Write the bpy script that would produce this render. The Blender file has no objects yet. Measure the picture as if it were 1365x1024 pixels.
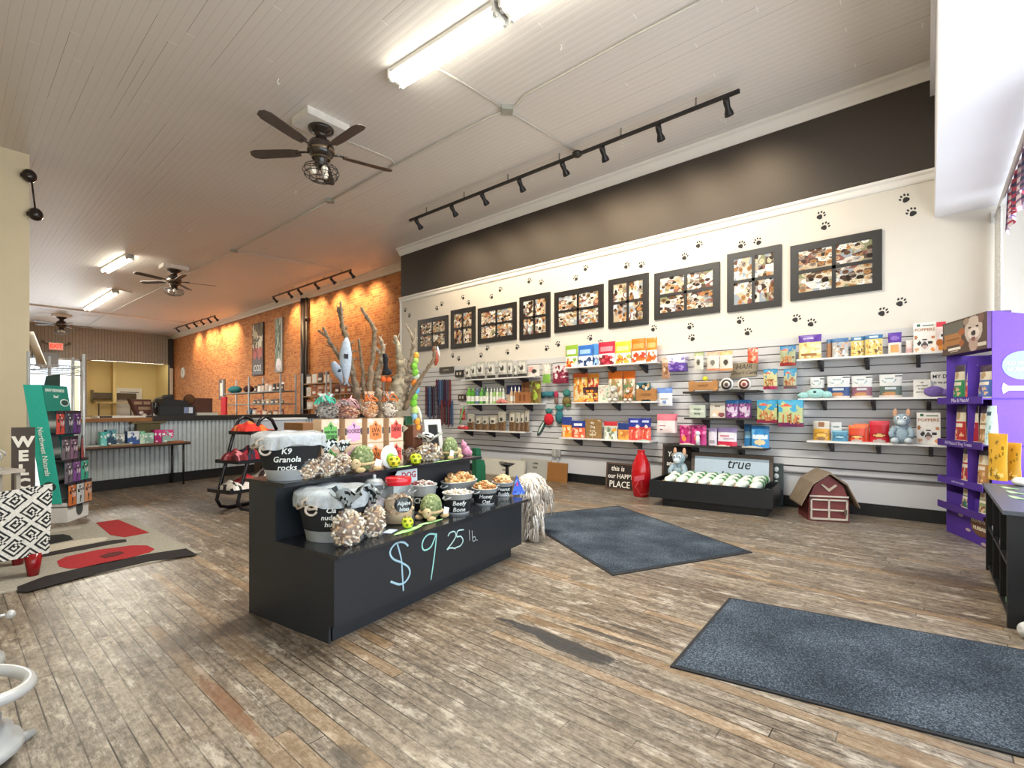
import bpy, math, random
from mathutils import Matrix, Vector
PI = math.pi
R = math.radians
S = bpy.context.scene
COL = S.collection
# ---------------------------------------------------------------- camera, world, big lights, exposure
EYE = 1.3; FPX = 650.0; HY = 546.0; YAW = R(49.55)
FW = (math.sin(YAW), math.cos(YAW)); RT = (math.cos(YAW), -math.sin(YAW))
cd = bpy.data.cameras.new('camera'); cam = bpy.data.objects.new('camera', cd); COL.objects.link(cam)
cd.sensor_width = 36; cd.lens = FPX / 1365 * 36; cd.shift_y = (HY - 512) / 1365; cd.clip_start = .02
cam.location = (0, 0, EYE); cam.rotation_euler = (PI / 2, 0, -YAW); S.camera = cam
S.view_settings.view_transform = 'Standard'; S.view_settings.look = 'None'; S.view_settings.gamma = 1
S.view_settings.use_curve_mapping = False; S.view_settings.exposure = 0.30
w = bpy.data.worlds.new('daylight'); S.world = w; w.use_nodes = True
w.node_tree.nodes['Background'].inputs[0].default_value = (.80, .90, 1, 1)
w.node_tree.nodes['Background'].inputs[1].default_value = 1.6
def area(name, loc, size, power, col, rot):
    l = bpy.data.lights.new(name, 'AREA'); l.shape = 'RECTANGLE'; l.size, l.size_y = size; l.energy = power; l.color = col
    o = bpy.data.objects.new(name, l); o.location = loc; o.rotation_euler = rot; COL.objects.link(o); return o
for i, x in enumerate((-1.6, .9, 3.4, 5.9)):
    area('shopfront_daylight', (x, -1.25, 2.0), (2.2, 2.6), 66, (.86, .93, 1), (R(106), 0, 0))
area('rear_window_daylight', (3.3, 31.3, 2.4), (2.1, 2.6), 260, (.9, .97, 1), (R(-90), 0, 0))

def ray(px, py):
    dx = (px - 682.5) / FPX
    return (FW[0] + dx * RT[0], FW[1] + dx * RT[1], -(py - HY) / FPX)
def at_z(px, py, z=0.0):
    d = ray(px, py); t = (z - EYE) / d[2]; return Vector((d[0] * t, d[1] * t, z))
def at_x(px, py, X):
    d = ray(px, py); t = X / d[0]; return Vector((X, d[1] * t, EYE + d[2] * t))
def at_y(px, py, Y):
    d = ray(px, py); t = Y / d[1]; return Vector((d[0] * t, Y, EYE + d[2] * t))
def at_t(px, py, t):
    d = ray(px, py); return Vector((d[0] * t, d[1] * t, EYE + d[2] * t))

# ---------------------------------------------------------------- materials
def lin(c):
    if isinstance(c, str): c = tuple(int(c[i:i + 2], 16) / 255 for i in (0, 2, 4))
    return tuple((v / 12.92 if v <= .04045 else ((v + .055) / 1.055) ** 2.4) for v in c[:3])
class G:
    def __init__(s, name):
        s.m = bpy.data.materials.new(name); s.m.use_nodes = True; s.t = s.m.node_tree; s.b = s.t.nodes['Principled BSDF']
        s.tc = s.t.nodes.new('ShaderNodeTexCoord')
    def n(s, typ, **kw):
        nd = s.t.nodes.new('ShaderNode' + typ)
        for k, v in kw.items(): setattr(nd, k, v)
        return nd
    def link(s, a, b): s.t.links.new(a, b)
    def put(s, sock, v):
        if hasattr(v, 'is_linked') or hasattr(v, 'links'): s.link(v, sock)
        elif isinstance(v, (int, float)): sock.default_value = v
        else: sock.default_value = tuple(v) + ((1,) if len(v) == 3 and len(sock.default_value) == 4 else ())
    def math(s, op, a, b=0.0, c=0.0):
        nd = s.n('Math', operation=op); s.put(nd.inputs[0], a); s.put(nd.inputs[1], b); s.put(nd.inputs[2], c); return nd.outputs[0]
    def vec(s, x, y, z=0.0):
        nd = s.n('CombineXYZ'); s.put(nd.inputs[0], x); s.put(nd.inputs[1], y); s.put(nd.inputs[2], z); return nd.outputs[0]
    def xyz(s, src='Object'):
        nd = s.n('SeparateXYZ'); s.link(s.tc.outputs[src], nd.inputs[0]); return nd.outputs
    def noise(s, v, scale, detail=3, rough=.5):
        nd = s.n('TexNoise'); s.put(nd.inputs['Vector'], v); nd.inputs['Scale'].default_value = scale
        nd.inputs['Detail'].default_value = detail; nd.inputs['Roughness'].default_value = rough; return nd.outputs[0]
    def white(s, v):
        nd = s.n('TexWhiteNoise'); s.put(nd.inputs['Vector'], v); return nd.outputs['Value']
    def ramp(s, f, stops):
        nd = s.n('ValToRGB'); s.put(nd.inputs[0], f); e = nd.color_ramp.elements
        e[0].position, e[0].color = stops[0][0], lin(stops[0][1]) + (1,)
        e[1].position, e[1].color = stops[-1][0], lin(stops[-1][1]) + (1,)
        for p, c in stops[1:-1]:
            q = e.new(p); q.color = lin(c) + (1,)
        return nd.outputs[0]
    def mix(s, f, a, b, mode='MIX'):
        nd = s.n('MixRGB', blend_type=mode); s.put(nd.inputs[0], f); s.put(nd.inputs[1], a); s.put(nd.inputs[2], b); return nd.outputs[0]
    def bump(s, h, strength=.3, dist=.01):
        nd = s.n('Bump'); nd.inputs['Strength'].default_value = strength; nd.inputs['Distance'].default_value = dist
        s.put(nd.inputs['Height'], h); s.link(nd.outputs[0], s.b.inputs['Normal'])
    def out(s, col=None, rough=None, metal=None, spec=None):
        if col is not None: s.put(s.b.inputs['Base Color'], col)
        if rough is not None: s.put(s.b.inputs['Roughness'], rough)
        if metal is not None: s.put(s.b.inputs['Metallic'], metal)
        if spec is not None: s.b.inputs['Specular IOR Level'].default_value = spec
        return s.m
MC = {}
def plain(c, rough=.6, metal=0.0, var=.06, scale=9, bump=.05, spec=.5):
    k = ('p', str(c), rough, metal, var, scale)
    if k in MC: return MC[k]
    g = G('paint_%d' % len(MC)); l = lin(c)
    f = g.noise(g.tc.outputs['Object'], scale, 4)
    col = g.mix(f, tuple(v * (1 - var) for v in l), tuple(min(1, v * (1 + var)) for v in l))
    if bump: g.bump(f, bump, .01)
    MC[k] = g.out(col, rough, metal, spec); return MC[k]
def finish(kind):                                            # colour comes from the mesh's own printed colours
    if kind in MC: return MC[kind]
    rough, metal, var, sc, bm = dict(matte=(.8, 0, .08, 14, .1), card=(.7, 0, .05, 40, .05), satin=(.42, 0, .05, 12, .04), gloss=(.16, 0, .03, 8, .02),
        foil=(.38, .0, .07, 9, .35), fabric=(.95, 0, .14, 55, .5), metal=(.34, .25, .08, 12, .08), wood=(.6, 0, .16, 7, .15), bark=(.9, 0, .42, 26, .9), ceramic=(.1, 0, .03, 6, .02))[kind]
    g = G('print_' + kind); a = g.n('Attribute', attribute_name='Col')
    f = g.noise(g.tc.outputs['Object'], sc, 4)
    col = g.mix(1.0, a.outputs['Color'], g.ramp(f, [(.25, (1 - var,) * 3), (.75, (1, 1, 1))]), 'MULTIPLY')
    g.bump(f, bm, .008); MC[kind] = g.out(col, rough, metal); return MC[kind]
def emit(c, e, name='glow'):
    k = ('e', str(c), e)
    if k in MC: return MC[k]
    g = G(name); g.b.inputs['Base Color'].default_value = lin(c) + (1,); g.b.inputs['Emission Color'].default_value = lin(c) + (1,)
    g.b.inputs['Emission Strength'].default_value = e; MC[k] = g.m; return g.m
def clear(tint, alpha, rough, name):
    if name in MC: return MC[name]
    g = G(name); f = g.noise(g.tc.outputs['Object'], 16, 4, .7)
    g.bump(f, .8, .02); g.out(lin(tint), rough, 0.0)
    a = g.math('MULTIPLY_ADD', f, .5, alpha - .25); g.put(g.b.inputs['Alpha'], a); MC[name] = g.m; return g.m

# ---------------------------------------------------------------- mesh builder
class M:
    def __init__(s, col='888888'):
        s.v = []; s.f = []; s.c = []; s.sm = []; s.x = Matrix(); s.col = lin(col); s.smooth = False
    def paint(s, c): s.col = lin(c); return s
    def add(s, vs, fs, cols=None, smooth=None):
        b = len(s.v); s.v += [s.x @ Vector(p) for p in vs]
        for i, f in enumerate(fs):
            s.f.append([b + k for k in f]); s.c.append(cols[i] if cols else s.col); s.sm.append(s.smooth if smooth is None else smooth)
        return s
    def box(s, x0, x1, y0, y1, z0, z1, bev=0):
        if bev:
            return s.prism([(x0 + bev, y0), (x1 - bev, y0), (x1, y0 + bev), (x1, y1 - bev), (x1 - bev, y1), (x0 + bev, y1), (x0, y1 - bev), (x0, y0 + bev)], z0, z1)
        return s.add([(x0, y0, z0), (x1, y0, z0), (x1, y1, z0), (x0, y1, z0), (x0, y0, z1), (x1, y0, z1), (x1, y1, z1), (x0, y1, z1)],
                     [(0, 3, 2, 1), (4, 5, 6, 7), (0, 1, 5, 4), (1, 2, 6, 5), (2, 3, 7, 6), (3, 0, 4, 7)], smooth=False)
    def prism(s, pts, z0, z1):
        n = len(pts); vs = [(p[0], p[1], z0) for p in pts] + [(p[0], p[1], z1) for p in pts]
        fs = [tuple(range(n))[::-1], tuple(range(n, 2 * n))] + [(i, (i + 1) % n, n + (i + 1) % n, n + i) for i in range(n)]
        return s.add(vs, fs, smooth=False)
    def slab(s, pts, y0, y1):                                # outline in x,z extruded along y
        n = len(pts); vs = [(p[0], y0, p[1]) for p in pts] + [(p[0], y1, p[1]) for p in pts]
        fs = [tuple(range(n)), tuple(range(n, 2 * n))[::-1]] + [(i, n + i, n + (i + 1) % n, (i + 1) % n) for i in range(n)]
        return s.add(vs, fs, smooth=False)
    def lathe(s, prof, n=20, c=(0, 0, 0), sx=1, sy=1, cap=True):
        vs = []; fs = []; k = len(prof)
        for (r, z) in prof:
            for i in range(n):
                a = 2 * PI * i / n; vs.append((c[0] + r * sx * math.cos(a), c[1] + r * sy * math.sin(a), c[2] + z))
        for j in range(k - 1):
            for i in range(n): fs.append((j * n + i, j * n + (i + 1) % n, (j + 1) * n + (i + 1) % n, (j + 1) * n + i))
        if cap: fs.append(tuple(range(n))[::-1]); fs.append(tuple((k - 1) * n + i for i in range(n)))
        return s.add(vs, fs, smooth=True)
    def tube(s, pts, r, n=8, cap=True):
        pts = [Vector(p) for p in pts]; rs = r if isinstance(r, (list, tuple)) else [r] * len(pts)
        vs = []; fs = []; up = None
        for i, p in enumerate(pts):
            d = (pts[min(i + 1, len(pts) - 1)] - pts[max(i - 1, 0)]).normalized()
            if up is None: up = d.orthogonal().normalized()
            up = (up - d * up.dot(d)); up = up.normalized() if up.length > 1e-5 else d.orthogonal().normalized()
            sd = d.cross(up)
            for k in range(n):
                a = 2 * PI * k / n; vs.append(p + (up * math.cos(a) + sd * math.sin(a)) * rs[i])
        for i in range(len(pts) - 1):
            for k in range(n): fs.append((i * n + k, i * n + (k + 1) % n, (i + 1) * n + (k + 1) % n, (i + 1) * n + k))
        if cap: fs.append(tuple(range(n))[::-1]); fs.append(tuple((len(pts) - 1) * n + k for k in range(n)))
        return s.add(vs, fs, smooth=True)
    def ball(s, c, r, n=12, m=8, fn=None):
        r = r if isinstance(r, (list, tuple)) else (r, r, r); vs = []; fs = []; cols = []
        for j in range(m + 1):
            b = PI * (j / m - .5)
            for i in range(n):
                a = 2 * PI * i / n; vs.append((c[0] + r[0] * math.cos(b) * math.cos(a), c[1] + r[1] * math.cos(b) * math.sin(a), c[2] + r[2] * math.sin(b)))
        for j in range(m):
            for i in range(n):
                fs.append((j * n + i, j * n + (i + 1) % n, (j + 1) * n + (i + 1) % n, (j + 1) * n + i)); cols.append(fn(i / n, j / m) if fn else s.col)
        return s.add(vs, fs, cols, True)
    def grid(s, pf, cf, nx, ny, smooth=True):                # pf(u,v)->point, cf(u,v)->linear rgb
        vs = [pf(i / nx, j / ny) for j in range(ny + 1) for i in range(nx + 1)]; fs = []; cs = []
        for j in range(ny):
            for i in range(nx):
                a = j * (nx + 1) + i; fs.append((a, a + 1, a + nx + 2, a + nx + 1)); cs.append(cf((i + .5) / nx, (j + .5) / ny) if cf else s.col)
        return s.add(vs, fs, cs, smooth)
    def build(s, name, mat='matte', parent=None, loc=(0, 0, 0), rz=0):
        me = bpy.data.meshes.new(name); me.from_pydata([tuple(p) for p in s.v], [], s.f)
        me.polygons.foreach_set('use_smooth', s.sm)
        at = me.color_attributes.new('Col', 'FLOAT_COLOR', 'CORNER'); buf = []
        for f, c in zip(s.f, s.c): buf += [c[0], c[1], c[2], 1.0] * len(f)
        at.data.foreach_set('color', buf)
        me.materials.append(finish(mat) if isinstance(mat, str) else mat)
        o = bpy.data.objects.new(name, me); COL.objects.link(o); o.location = loc; o.rotation_euler = (0, 0, rz)
        if parent: o.parent = parent
        return o
def tag(o, label, cat, group=None, kind=None):
    o['label'] = label; o['category'] = cat
    if group: o['group'] = group
    if kind: o['kind'] = kind
    return o
def struct(o): o['kind'] = 'structure'; return o
def T(name, label, cat, loc=(0, 0, 0), rz=0, group=None):
    o = bpy.data.objects.new(name, None); COL.objects.link(o); o.location = loc; o.rotation_euler = (0, 0, rz); o.empty_display_size = .1
    return tag(o, label, cat, group)
def dup(root, loc, rz, label=None, group=None):
    r = root.copy(); COL.objects.link(r); r.location = loc; r.rotation_euler = (0, 0, rz)
    if label: r['label'] = label
    if group: r['group'] = group
    for ch in list(root.children):
        c = ch.copy(); COL.objects.link(c); c.parent = r
        for g2 in list(ch.children):
            d = g2.copy(); COL.objects.link(d); d.parent = c
    return r
def text(s, size, col, parent, loc, rot=(PI / 2, 0, 0), name='lettering', shear=0, sx=1, ex=.0012, fat=0.0, rough=.6, space=1):
    cu = bpy.data.curves.new('t', 'FONT'); cu.body = s; cu.size = size; cu.align_x = 'CENTER'; cu.align_y = 'CENTER'
    cu.extrude = ex; cu.shear = shear; cu.offset = fat; cu.resolution_u = 2; cu.space_character = space
    to = bpy.data.objects.new('t', cu); COL.objects.link(to)
    bpy.context.view_layer.update()
    me = bpy.data.meshes.new_from_object(to.evaluated_get(bpy.context.evaluated_depsgraph_get())); me.name = name
    bpy.data.objects.remove(to); me.materials.clear(); me.materials.append(plain(col, rough, bump=0))
    o = bpy.data.objects.new(name, me); COL.objects.link(o); o.location = loc; o.rotation_euler = rot; o.scale = (sx, 1, 1)
    if parent: o.parent = parent
    return o
def rnd(a, b): return random.uniform(a, b)
random.seed(7)
# printed artwork: a base colour and a list of shapes, later ones on top
def art(base, *ops, seed=0):
    base = lin(base); rg = random.Random(seed * 77 + len(ops)); L = []
    for o in ops:
        if o[0] == 'speck':                                  # speck,u0,v0,u1,v1,colors,n,r
            for _ in range(o[6]):
                L.append((rg.uniform(o[1], o[3]), rg.uniform(o[2], o[4]), o[7] * rg.uniform(.6, 1.3), o[7] * rg.uniform(.5, 1), lin(rg.choice(o[5])), 1))
        elif o[0] == 'ell': L.append((o[1], o[2], o[3], o[4], lin(o[5]), 1))
        elif o[0] == 'rect': L.append(((o[1] + o[3]) / 2, (o[2] + o[4]) / 2, (o[3] - o[1]) / 2, (o[4] - o[2]) / 2, lin(o[5]), 0))
        elif o[0] == 'band': L.append((.5, (o[1] + o[2]) / 2, .6, (o[2] - o[1]) / 2, lin(o[3]), 0))
    def fn(u, v):
        c = base
        for (x, y, a, b, k, e) in L:
            du = (u - x) / a; dv = (v - y) / b
            if (du * du + dv * dv < 1) if e else (abs(du) < 1 and abs(dv) < 1): c = k
        return c
    return fn
# ---------------------------------------------------------------- the setting
XW = 7.4; XB = 8.15; HC = 5.25; YF = 9.9; YB = 31.0; YS = -1.0
# floor
g = G('floor_boards'); o = g.xyz(); x, y = o[0], o[1]; W_ = .071
xi = g.math('FLOOR', g.math('DIVIDE', x, W_)); fx = g.math('FRACT', g.math('DIVIDE', x, W_))
off = g.math('MULTIPLY', g.white(g.vec(xi, 3.3)), 5.0); yy = g.math('DIVIDE', g.math('ADD', y, off), 2.1)
yi = g.math('FLOOR', yy); fy = g.math('FRACT', yy); rn = g.white(g.vec(xi, yi))
grain = g.noise(g.vec(g.math('MULTIPLY', x, 26), g.math('ADD', g.math('MULTIPLY', y, 2.2), g.math('MULTIPLY', rn, 30))), 1.6, 7, .65)
fine = g.noise(g.vec(g.math('MULTIPLY', x, 90), g.math('MULTIPLY', y, 9)), 2, 5, .7)
mixv = g.math('ADD', g.math('MULTIPLY', rn, .20), g.math('MULTIPLY', grain, .88))
col = g.ramp(mixv, [(.24, '3d3128'), (.42, '6b5c4c'), (.56, '8d7e6b'), (.78, 'b3a590')])
worn = g.noise(g.vec(x, y), .55, 4, .6)                                   # grey, trodden areas
col = g.mix(g.ramp(worn, [(.40, (0, 0, 0)), (.60, (.8, .8, .8))]), col, g.ramp(fine, [(.34, '5f5a53'), (.5, '8f887d'), (.68, 'b9b1a4')]))
warm = g.noise(g.vec(x, g.math('MULTIPLY', y, .6), 9), .8, 3)
col = g.mix(g.ramp(warm, [(.5, (0, 0, 0)), (.72, (.4, .4, .4))]), col, g.mix(.5, col, lin('a47b49')))
far = g.math('SMOOTH_MIN', g.math('MAXIMUM', g.math('MULTIPLY', g.math('SUBTRACT', g.math('ADD', g.math('MULTIPLY', x, .3), y), 5.2), .28), 0), .62, .1)
col = g.mix(far, col, g.mix(1.0, col, lin('b8936a'), 'MULTIPLY'))          # less worn, browner varnish away from the door
scr = g.noise(g.vec(g.math('MULTIPLY', x, 6), g.math('MULTIPLY', y, 2.2)), 2.6, 8, .75)
col = g.mix(g.ramp(scr, [(.52, (0, 0, 0)), (.64, (.75, .75, .75))]), col, lin('40372e'))
scf = g.noise(g.vec(g.math('MULTIPLY', x, 22), g.math('MULTIPLY', y, 13)), 1.7, 10, .78)
col = g.mix(1.0, col, g.ramp(scf, [(.36, (.60, .57, .55)), (.47, (.86, .85, .84)), (.60, (1.0, 1.0, 1.0))]), 'MULTIPLY')
lit = g.noise(g.vec(g.math('MULTIPLY', x, 9), g.math('MULTIPLY', y, 3), 7), 1.4, 8, .75)
col = g.mix(g.ramp(lit, [(.54, (0, 0, 0)), (.64, (.7, .7, .7))]), col, lin('d6ccbc'))
blt = g.noise(g.vec(g.math('MULTIPLY', x, 1.5), g.math('MULTIPLY', y, 1.1), 2), 2.2, 9, .72)
col = g.mix(g.ramp(blt, [(.58, (0, 0, 0)), (.63, (.55, .55, .55))]), col, lin('3a322b'))
gold = g.white(g.vec(xi, yi, 8)); col = g.mix(g.math('MULTIPLY', g.math('GREATER_THAN', gold, .87), .24), col, lin('a9814f'))
scr2 = g.noise(g.vec(g.math('MULTIPLY', x, 14), g.math('MULTIPLY', y, 5)), 1.5, 8, .8)
def patch(c, px, py, rx, ry, amt, dark, thr=.46, ang=0.0):                # a worn-through stain with a ragged edge
    p = at_z(px, py); ca, sa = math.cos(ang), math.sin(ang)
    dx = g.math('SUBTRACT', x, p.x); dy = g.math('SUBTRACT', y, p.y)
    a = g.math('ADD', g.math('MULTIPLY', dx, ca / rx), g.math('MULTIPLY', dy, sa / rx))
    b = g.math('ADD', g.math('MULTIPLY', dx, -sa / ry), g.math('MULTIPLY', dy, ca / ry))
    d = g.math('ADD', g.math('MULTIPLY', a, a), g.math('MULTIPLY', b, b))
    m = g.math('MULTIPLY', g.math('SUBTRACT', 1.25, d), g.math('MULTIPLY', scr2, 2.0))
    m = g.math('MULTIPLY', g.math('MINIMUM', g.math('MAXIMUM', g.math('MULTIPLY', g.math('SUBTRACT', m, thr), 6), 0), 1), amt)
    return g.mix(m, c, lin(dark))
for pt in [(735, 850, .06, .55, .92, '2b2c2f', .6), (765, 868, .06, .35, .92, '2b2c2f', .6), (800, 845, .035, .3, .8, '302f2f', .7), (845, 842, .03, .22, .75, '34312f', .7), (858, 862, .02, .25, .7, '34312f', .7), (255, 850, .3, .22, .55, '4a3a2a', .7), (330, 832, .25, .2, .55, '40342a', .7),
           (300, 935, .06, .5, .5, '6b3f25', .8), (620, 930, .06, .55, .5, '4a4038', .9), (560, 890, .05, .4, .5, '4a4038', .9), (770, 770, .12, .1, .5, '4c4136', .8), (900, 770, .1, .3, .3, '4c4136', .9),
           (1245, 770, .28, .5, .5, '3c2e24', .7), (1180, 735, .3, .35, .35, '4a3a2a', .9), (60, 820, .3, .3, .35, '5a4736', .9), (470, 1010, .1, .2, .6, '3c362f', .9), (650, 815, .1, .3, .4, '5a5046', .9), (180, 700, .5, .7, .3, '4a3a2c', .8)]:
    col = patch(col, *pt)
seam = g.math('MAXIMUM', g.math('LESS_THAN', fx, .075), g.math('LESS_THAN', fy, .0025))
seamd = g.math('MULTIPLY', seam, g.ramp(g.noise(g.vec(x, y, 4), 2.0, 3), [(.35, (.5,) * 3), (.6, (1,) * 3)]))
col = g.mix(seamd, col, lin('2c231a'))
g.bump(g.math('SUBTRACT', g.math('MULTIPLY', scf, .6), seam), .5, .004)
fm = g.out(col, g.math('ADD', .24, g.math('MULTIPLY', scr, .32)), 0.0, .5)
struct(M().box(-2.6, XB + .3, YS - .2, 34.5, -.15, 0).build('floor', fm))
# ceiling of painted narrow boards
g = G('ceiling_boards'); o = g.xyz(); x, y = o[0], o[1]
q = g.math('DIVIDE', x, .088); xi = g.math('FLOOR', q); fx = g.math('FRACT', q)
yy = g.math('ADD', g.math('DIVIDE', y, 1.7), g.math('MULTIPLY', g.white(g.vec(xi, 1.1)), 7)); yi = g.math('FLOOR', yy); fy = g.math('FRACT', yy)
rn = g.white(g.vec(xi, yi)); n1 = g.noise(g.vec(x, y), .35, 3); sp = g.noise(g.vec(x, y), 60, 3, .8)
base = g.mix(n1, lin('ddd7d1'), lin('ece7e2'))
base = g.mix(g.math('MULTIPLY', sp, .25), base, lin('b8b0a9'))
line = g.math('LESS_THAN', fx, .05); open_ = g.math('MULTIPLY', line, g.math('GREATER_THAN', g.white(g.vec(xi, yi, 5)), .93))
base = g.mix(g.math('MULTIPLY', line, .36), base, lin('988e86')); base = g.mix(g.math('MULTIPLY', open_, .55), base, lin('3e3733'))
butt = g.math('MULTIPLY', g.math('LESS_THAN', fy, .006), g.math('GREATER_THAN', rn, .8)); base = g.mix(butt, base, lin('f4f0ea'))
g.bump(g.math('ADD', g.math('MULTIPLY', g.math('ABSOLUTE', g.math('SUBTRACT', fx, .5)), -1.0), g.math('MULTIPLY', sp, .15)), .3, .006)
cm = g.out(base, .5, 0.0)
struct(M().box(-2.6, XB + .3, YS - .2, YB + .2, HC, HC + .2).build('ceiling', cm))
struct(M().box(-2.6, XB + .3, 25.5, 25.62, HC - .06, HC).build('trim_1', cm))
# right wall: furred front part with white panel, black band above the rail
cream = plain('d8d1c6', .75, var=.03, scale=5)
wall = struct(M().box(XW, XB + .3, YS - .2, YF, 0, HC).build('wall_right', cream))
g = G('black_band'); f = g.noise(g.tc.outputs['Object'], 90, 3, .8); f2 = g.noise(g.tc.outputs['Object'], .7, 2)
g.bump(f, .5, .004); bandm = g.out(g.mix(f, lin('25211e'), lin('4c4239')), .55)
struct(M().box(XW - .012, XW + .01, -.1, YF + .004, 4.03, 5.1).build('wall_right_band', bandm, wall))
# slatwall below: boards with dark grooves, plain panel and black base
SLZ0, SLZ1, SP = .55, 2.26, .1068
g = G('slatwall'); o = g.xyz(); z = o[2]
q = g.math('DIVIDE', g.math('SUBTRACT', z, SLZ0), SP); fz = g.math('FRACT', q); gr = g.math('LESS_THAN', fz, .10)
n1 = g.noise(g.tc.outputs['Object'], 4, 3); c = g.mix(n1, lin('d6d3d2'), lin('e2dfdd')); c = g.mix(gr, c, lin('4c4846'))
slm = g.out(c, .42)
gm = M('d8d5d3')
k = 0; z = SLZ0
while z < SLZ1 - .02:                                       # each board stands proud, the grooves are real gaps
    gm.box(XW - .030, XW - .012, YS + .02, YF - .35, z + .012, min(z + SP, SLZ1)); z += SP
gm2 = M('d8d5d3').box(XW - .012, XW, YS + .02, YF - .35, SLZ0 - .01, SLZ1)
sb = struct(gm2.build('wall_right_slatwall', plain('5a5553', .6), wall)); gm.build('slat_boards', plain('cdcccd', .38, var=.03, scale=3), sb)
struct(M().box(XW - .02, XW, YS + .02, YF, .15, SLZ0 - .01).build('wall_right_panel', plain('c9c9cc', .4, var=.04, scale=3), wall))
struct(M().box(XW - .035, XW, YS + .02, YF + .03, 0, .15, .0).build('baseboard_right', plain('17191c', .4)))
def mould(name, pts, y0, y1, mat):                          # profile in x,z swept along y
    m = M(); n = len(pts); vs = [(p[0], y0, p[1]) for p in pts] + [(p[0], y1, p[1]) for p in pts]
    m.add(vs, [tuple(range(n)), tuple(range(n, 2 * n))[::-1]] + [(i, n + i, n + (i + 1) % n, (i + 1) % n) for i in range(n)])
    return struct(m.build(name, mat))
wht = plain('e9e5df', .45, var=.02)
mould('trim_2', [(XW, 3.94), (XW, 4.06), (XW - .05, 4.06), (XW - .05, 4.03), (XW - .028, 4.01), (XW - .028, 3.96), (XW - .015, 3.94)], -.08, YF + .05, wht)
mould('trim_3', [(XW, 5.09), (XW, HC), (XW - .14, HC), (XW - .14, HC - .035), (XW - .10, HC - .05), (XW - .05, HC - .12), (XW - .03, 5.09)], -.06, YF + .03, wht)
mould('trim_4', [(XB, 5.07), (XB, HC), (XB - .16, HC), (XB - .16, HC - .03), (XB - .06, HC - .12), (XB - .04, 5.07)], YF, YB, plain('d9cdb9', .5))
struct(M().box(XW - .03, XW + .03, YF - .01, YF + .03, .1, 4.0).build('trim_5', wht))
# brick wall behind
g = G('brick'); o = g.xyz(); v = g.vec(o[1], o[2], 0)
b = g.n('TexBrick'); g.link(v, b.inputs['Vector']); b.inputs['Scale'].default_value = 1; b.inputs['Brick Width'].default_value = .23; b.inputs['Row Height'].default_value = .078
b.inputs['Mortar Size'].default_value = .007; b.inputs['Mortar Smooth'].default_value = .3; b.inputs['Bias'].default_value = 0
b.inputs['Color1'].default_value = lin('b4683a') + (1,); b.inputs['Color2'].default_value = lin('d58f52') + (1,); b.inputs['Mortar'].default_value = lin('c9a070') + (1,)
xi = g.math('FLOOR', g.math('DIVIDE', o[2], .078)); n1 = g.noise(g.vec(g.math('MULTIPLY', o[1], 4.3), g.math('MULTIPLY', xi, 1.7)), 1.3, 2)
c = g.mix(g.ramp(n1, [(.56, (0, 0, 0)), (.64, (.75, .75, .75))]), b.outputs[0], lin('83421f'))
c = g.mix(g.math('MULTIPLY', g.noise(g.tc.outputs['Object'], 22, 4), .35), c, lin('7c4a26'))
g.bump(g.math('SUBTRACT', 1.0, b.outputs[1]), .6, .01); brick = g.out(c, .8)
struct(M().box(XB, XB + .3, YF, YB + .2, 0, HC).build('wall_right_brick', brick))
# left wall, cream partition, shopfront wall, back wall
lw = plain('e0d5b4', .75, var=.03)
struct(M().box(-2.6, -2.4, YS - .2, YB, 0, HC).build('wall_left', lw))
struct(M().box(-2.4, .90, 10.6, 10.8, 0, HC).build('wall_partition', plain('e6d9ba', .75, var=.04, scale=6)))
fw = M('e9e7e6')
for (x0, x1) in ((-2.4, -2.3), (-.3, -.1), (2.1, 2.3), (4.6, 4.8), (7.1, XW)): fw.box(x0, x1, YS - .15, YS, .5, 3.45)
fw.box(-2.4, XW, YS - .15, YS, 0, .5); fw.box(-2.4, XW, YS - .15, YS, 3.45, HC)
struct(fw.build('wall_front', plain('ebe9e7', .5, var=.02)))
gl = clear('e8f4ff', .12, .02, 'window_glass')
for i, (x0, x1) in enumerate(((-2.3, -.3), (-.1, 2.1), (2.3, 4.6), (4.8, 7.1))):
    f = M('eeeeee')
    for a in ((x0, x0 + .05, .5, 3.45), (x1 - .05, x1, .5, 3.45), (x0, x1, .5, .56), (x0, x1, 3.39, 3.45), (x0, x1, 2.7, 2.75)): f.box(a[0], a[1], YS - .10, YS - .04, a[2], a[3])
    fo = struct(f.build('window_%d' % (i + 1), plain('efeeec', .4)))
    M().box(x0 + .05, x1 - .05, YS - .072, YS - .066, .56, 3.39).build('glass_pane', gl, fo)
sof = M('e6e4ea'); sof.box(-2.4, XW, YS, -.14, 3.5, 3.62); sof.box(-2.4, XW, -.14, -.06, 3.5, HC); sof.box(-2.4, XW, -.06, -.02, 4.9, HC)
struct(sof.build('wall_front_soffit', plain('e8e6ea', .6, var=.03, scale=2)))
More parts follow.
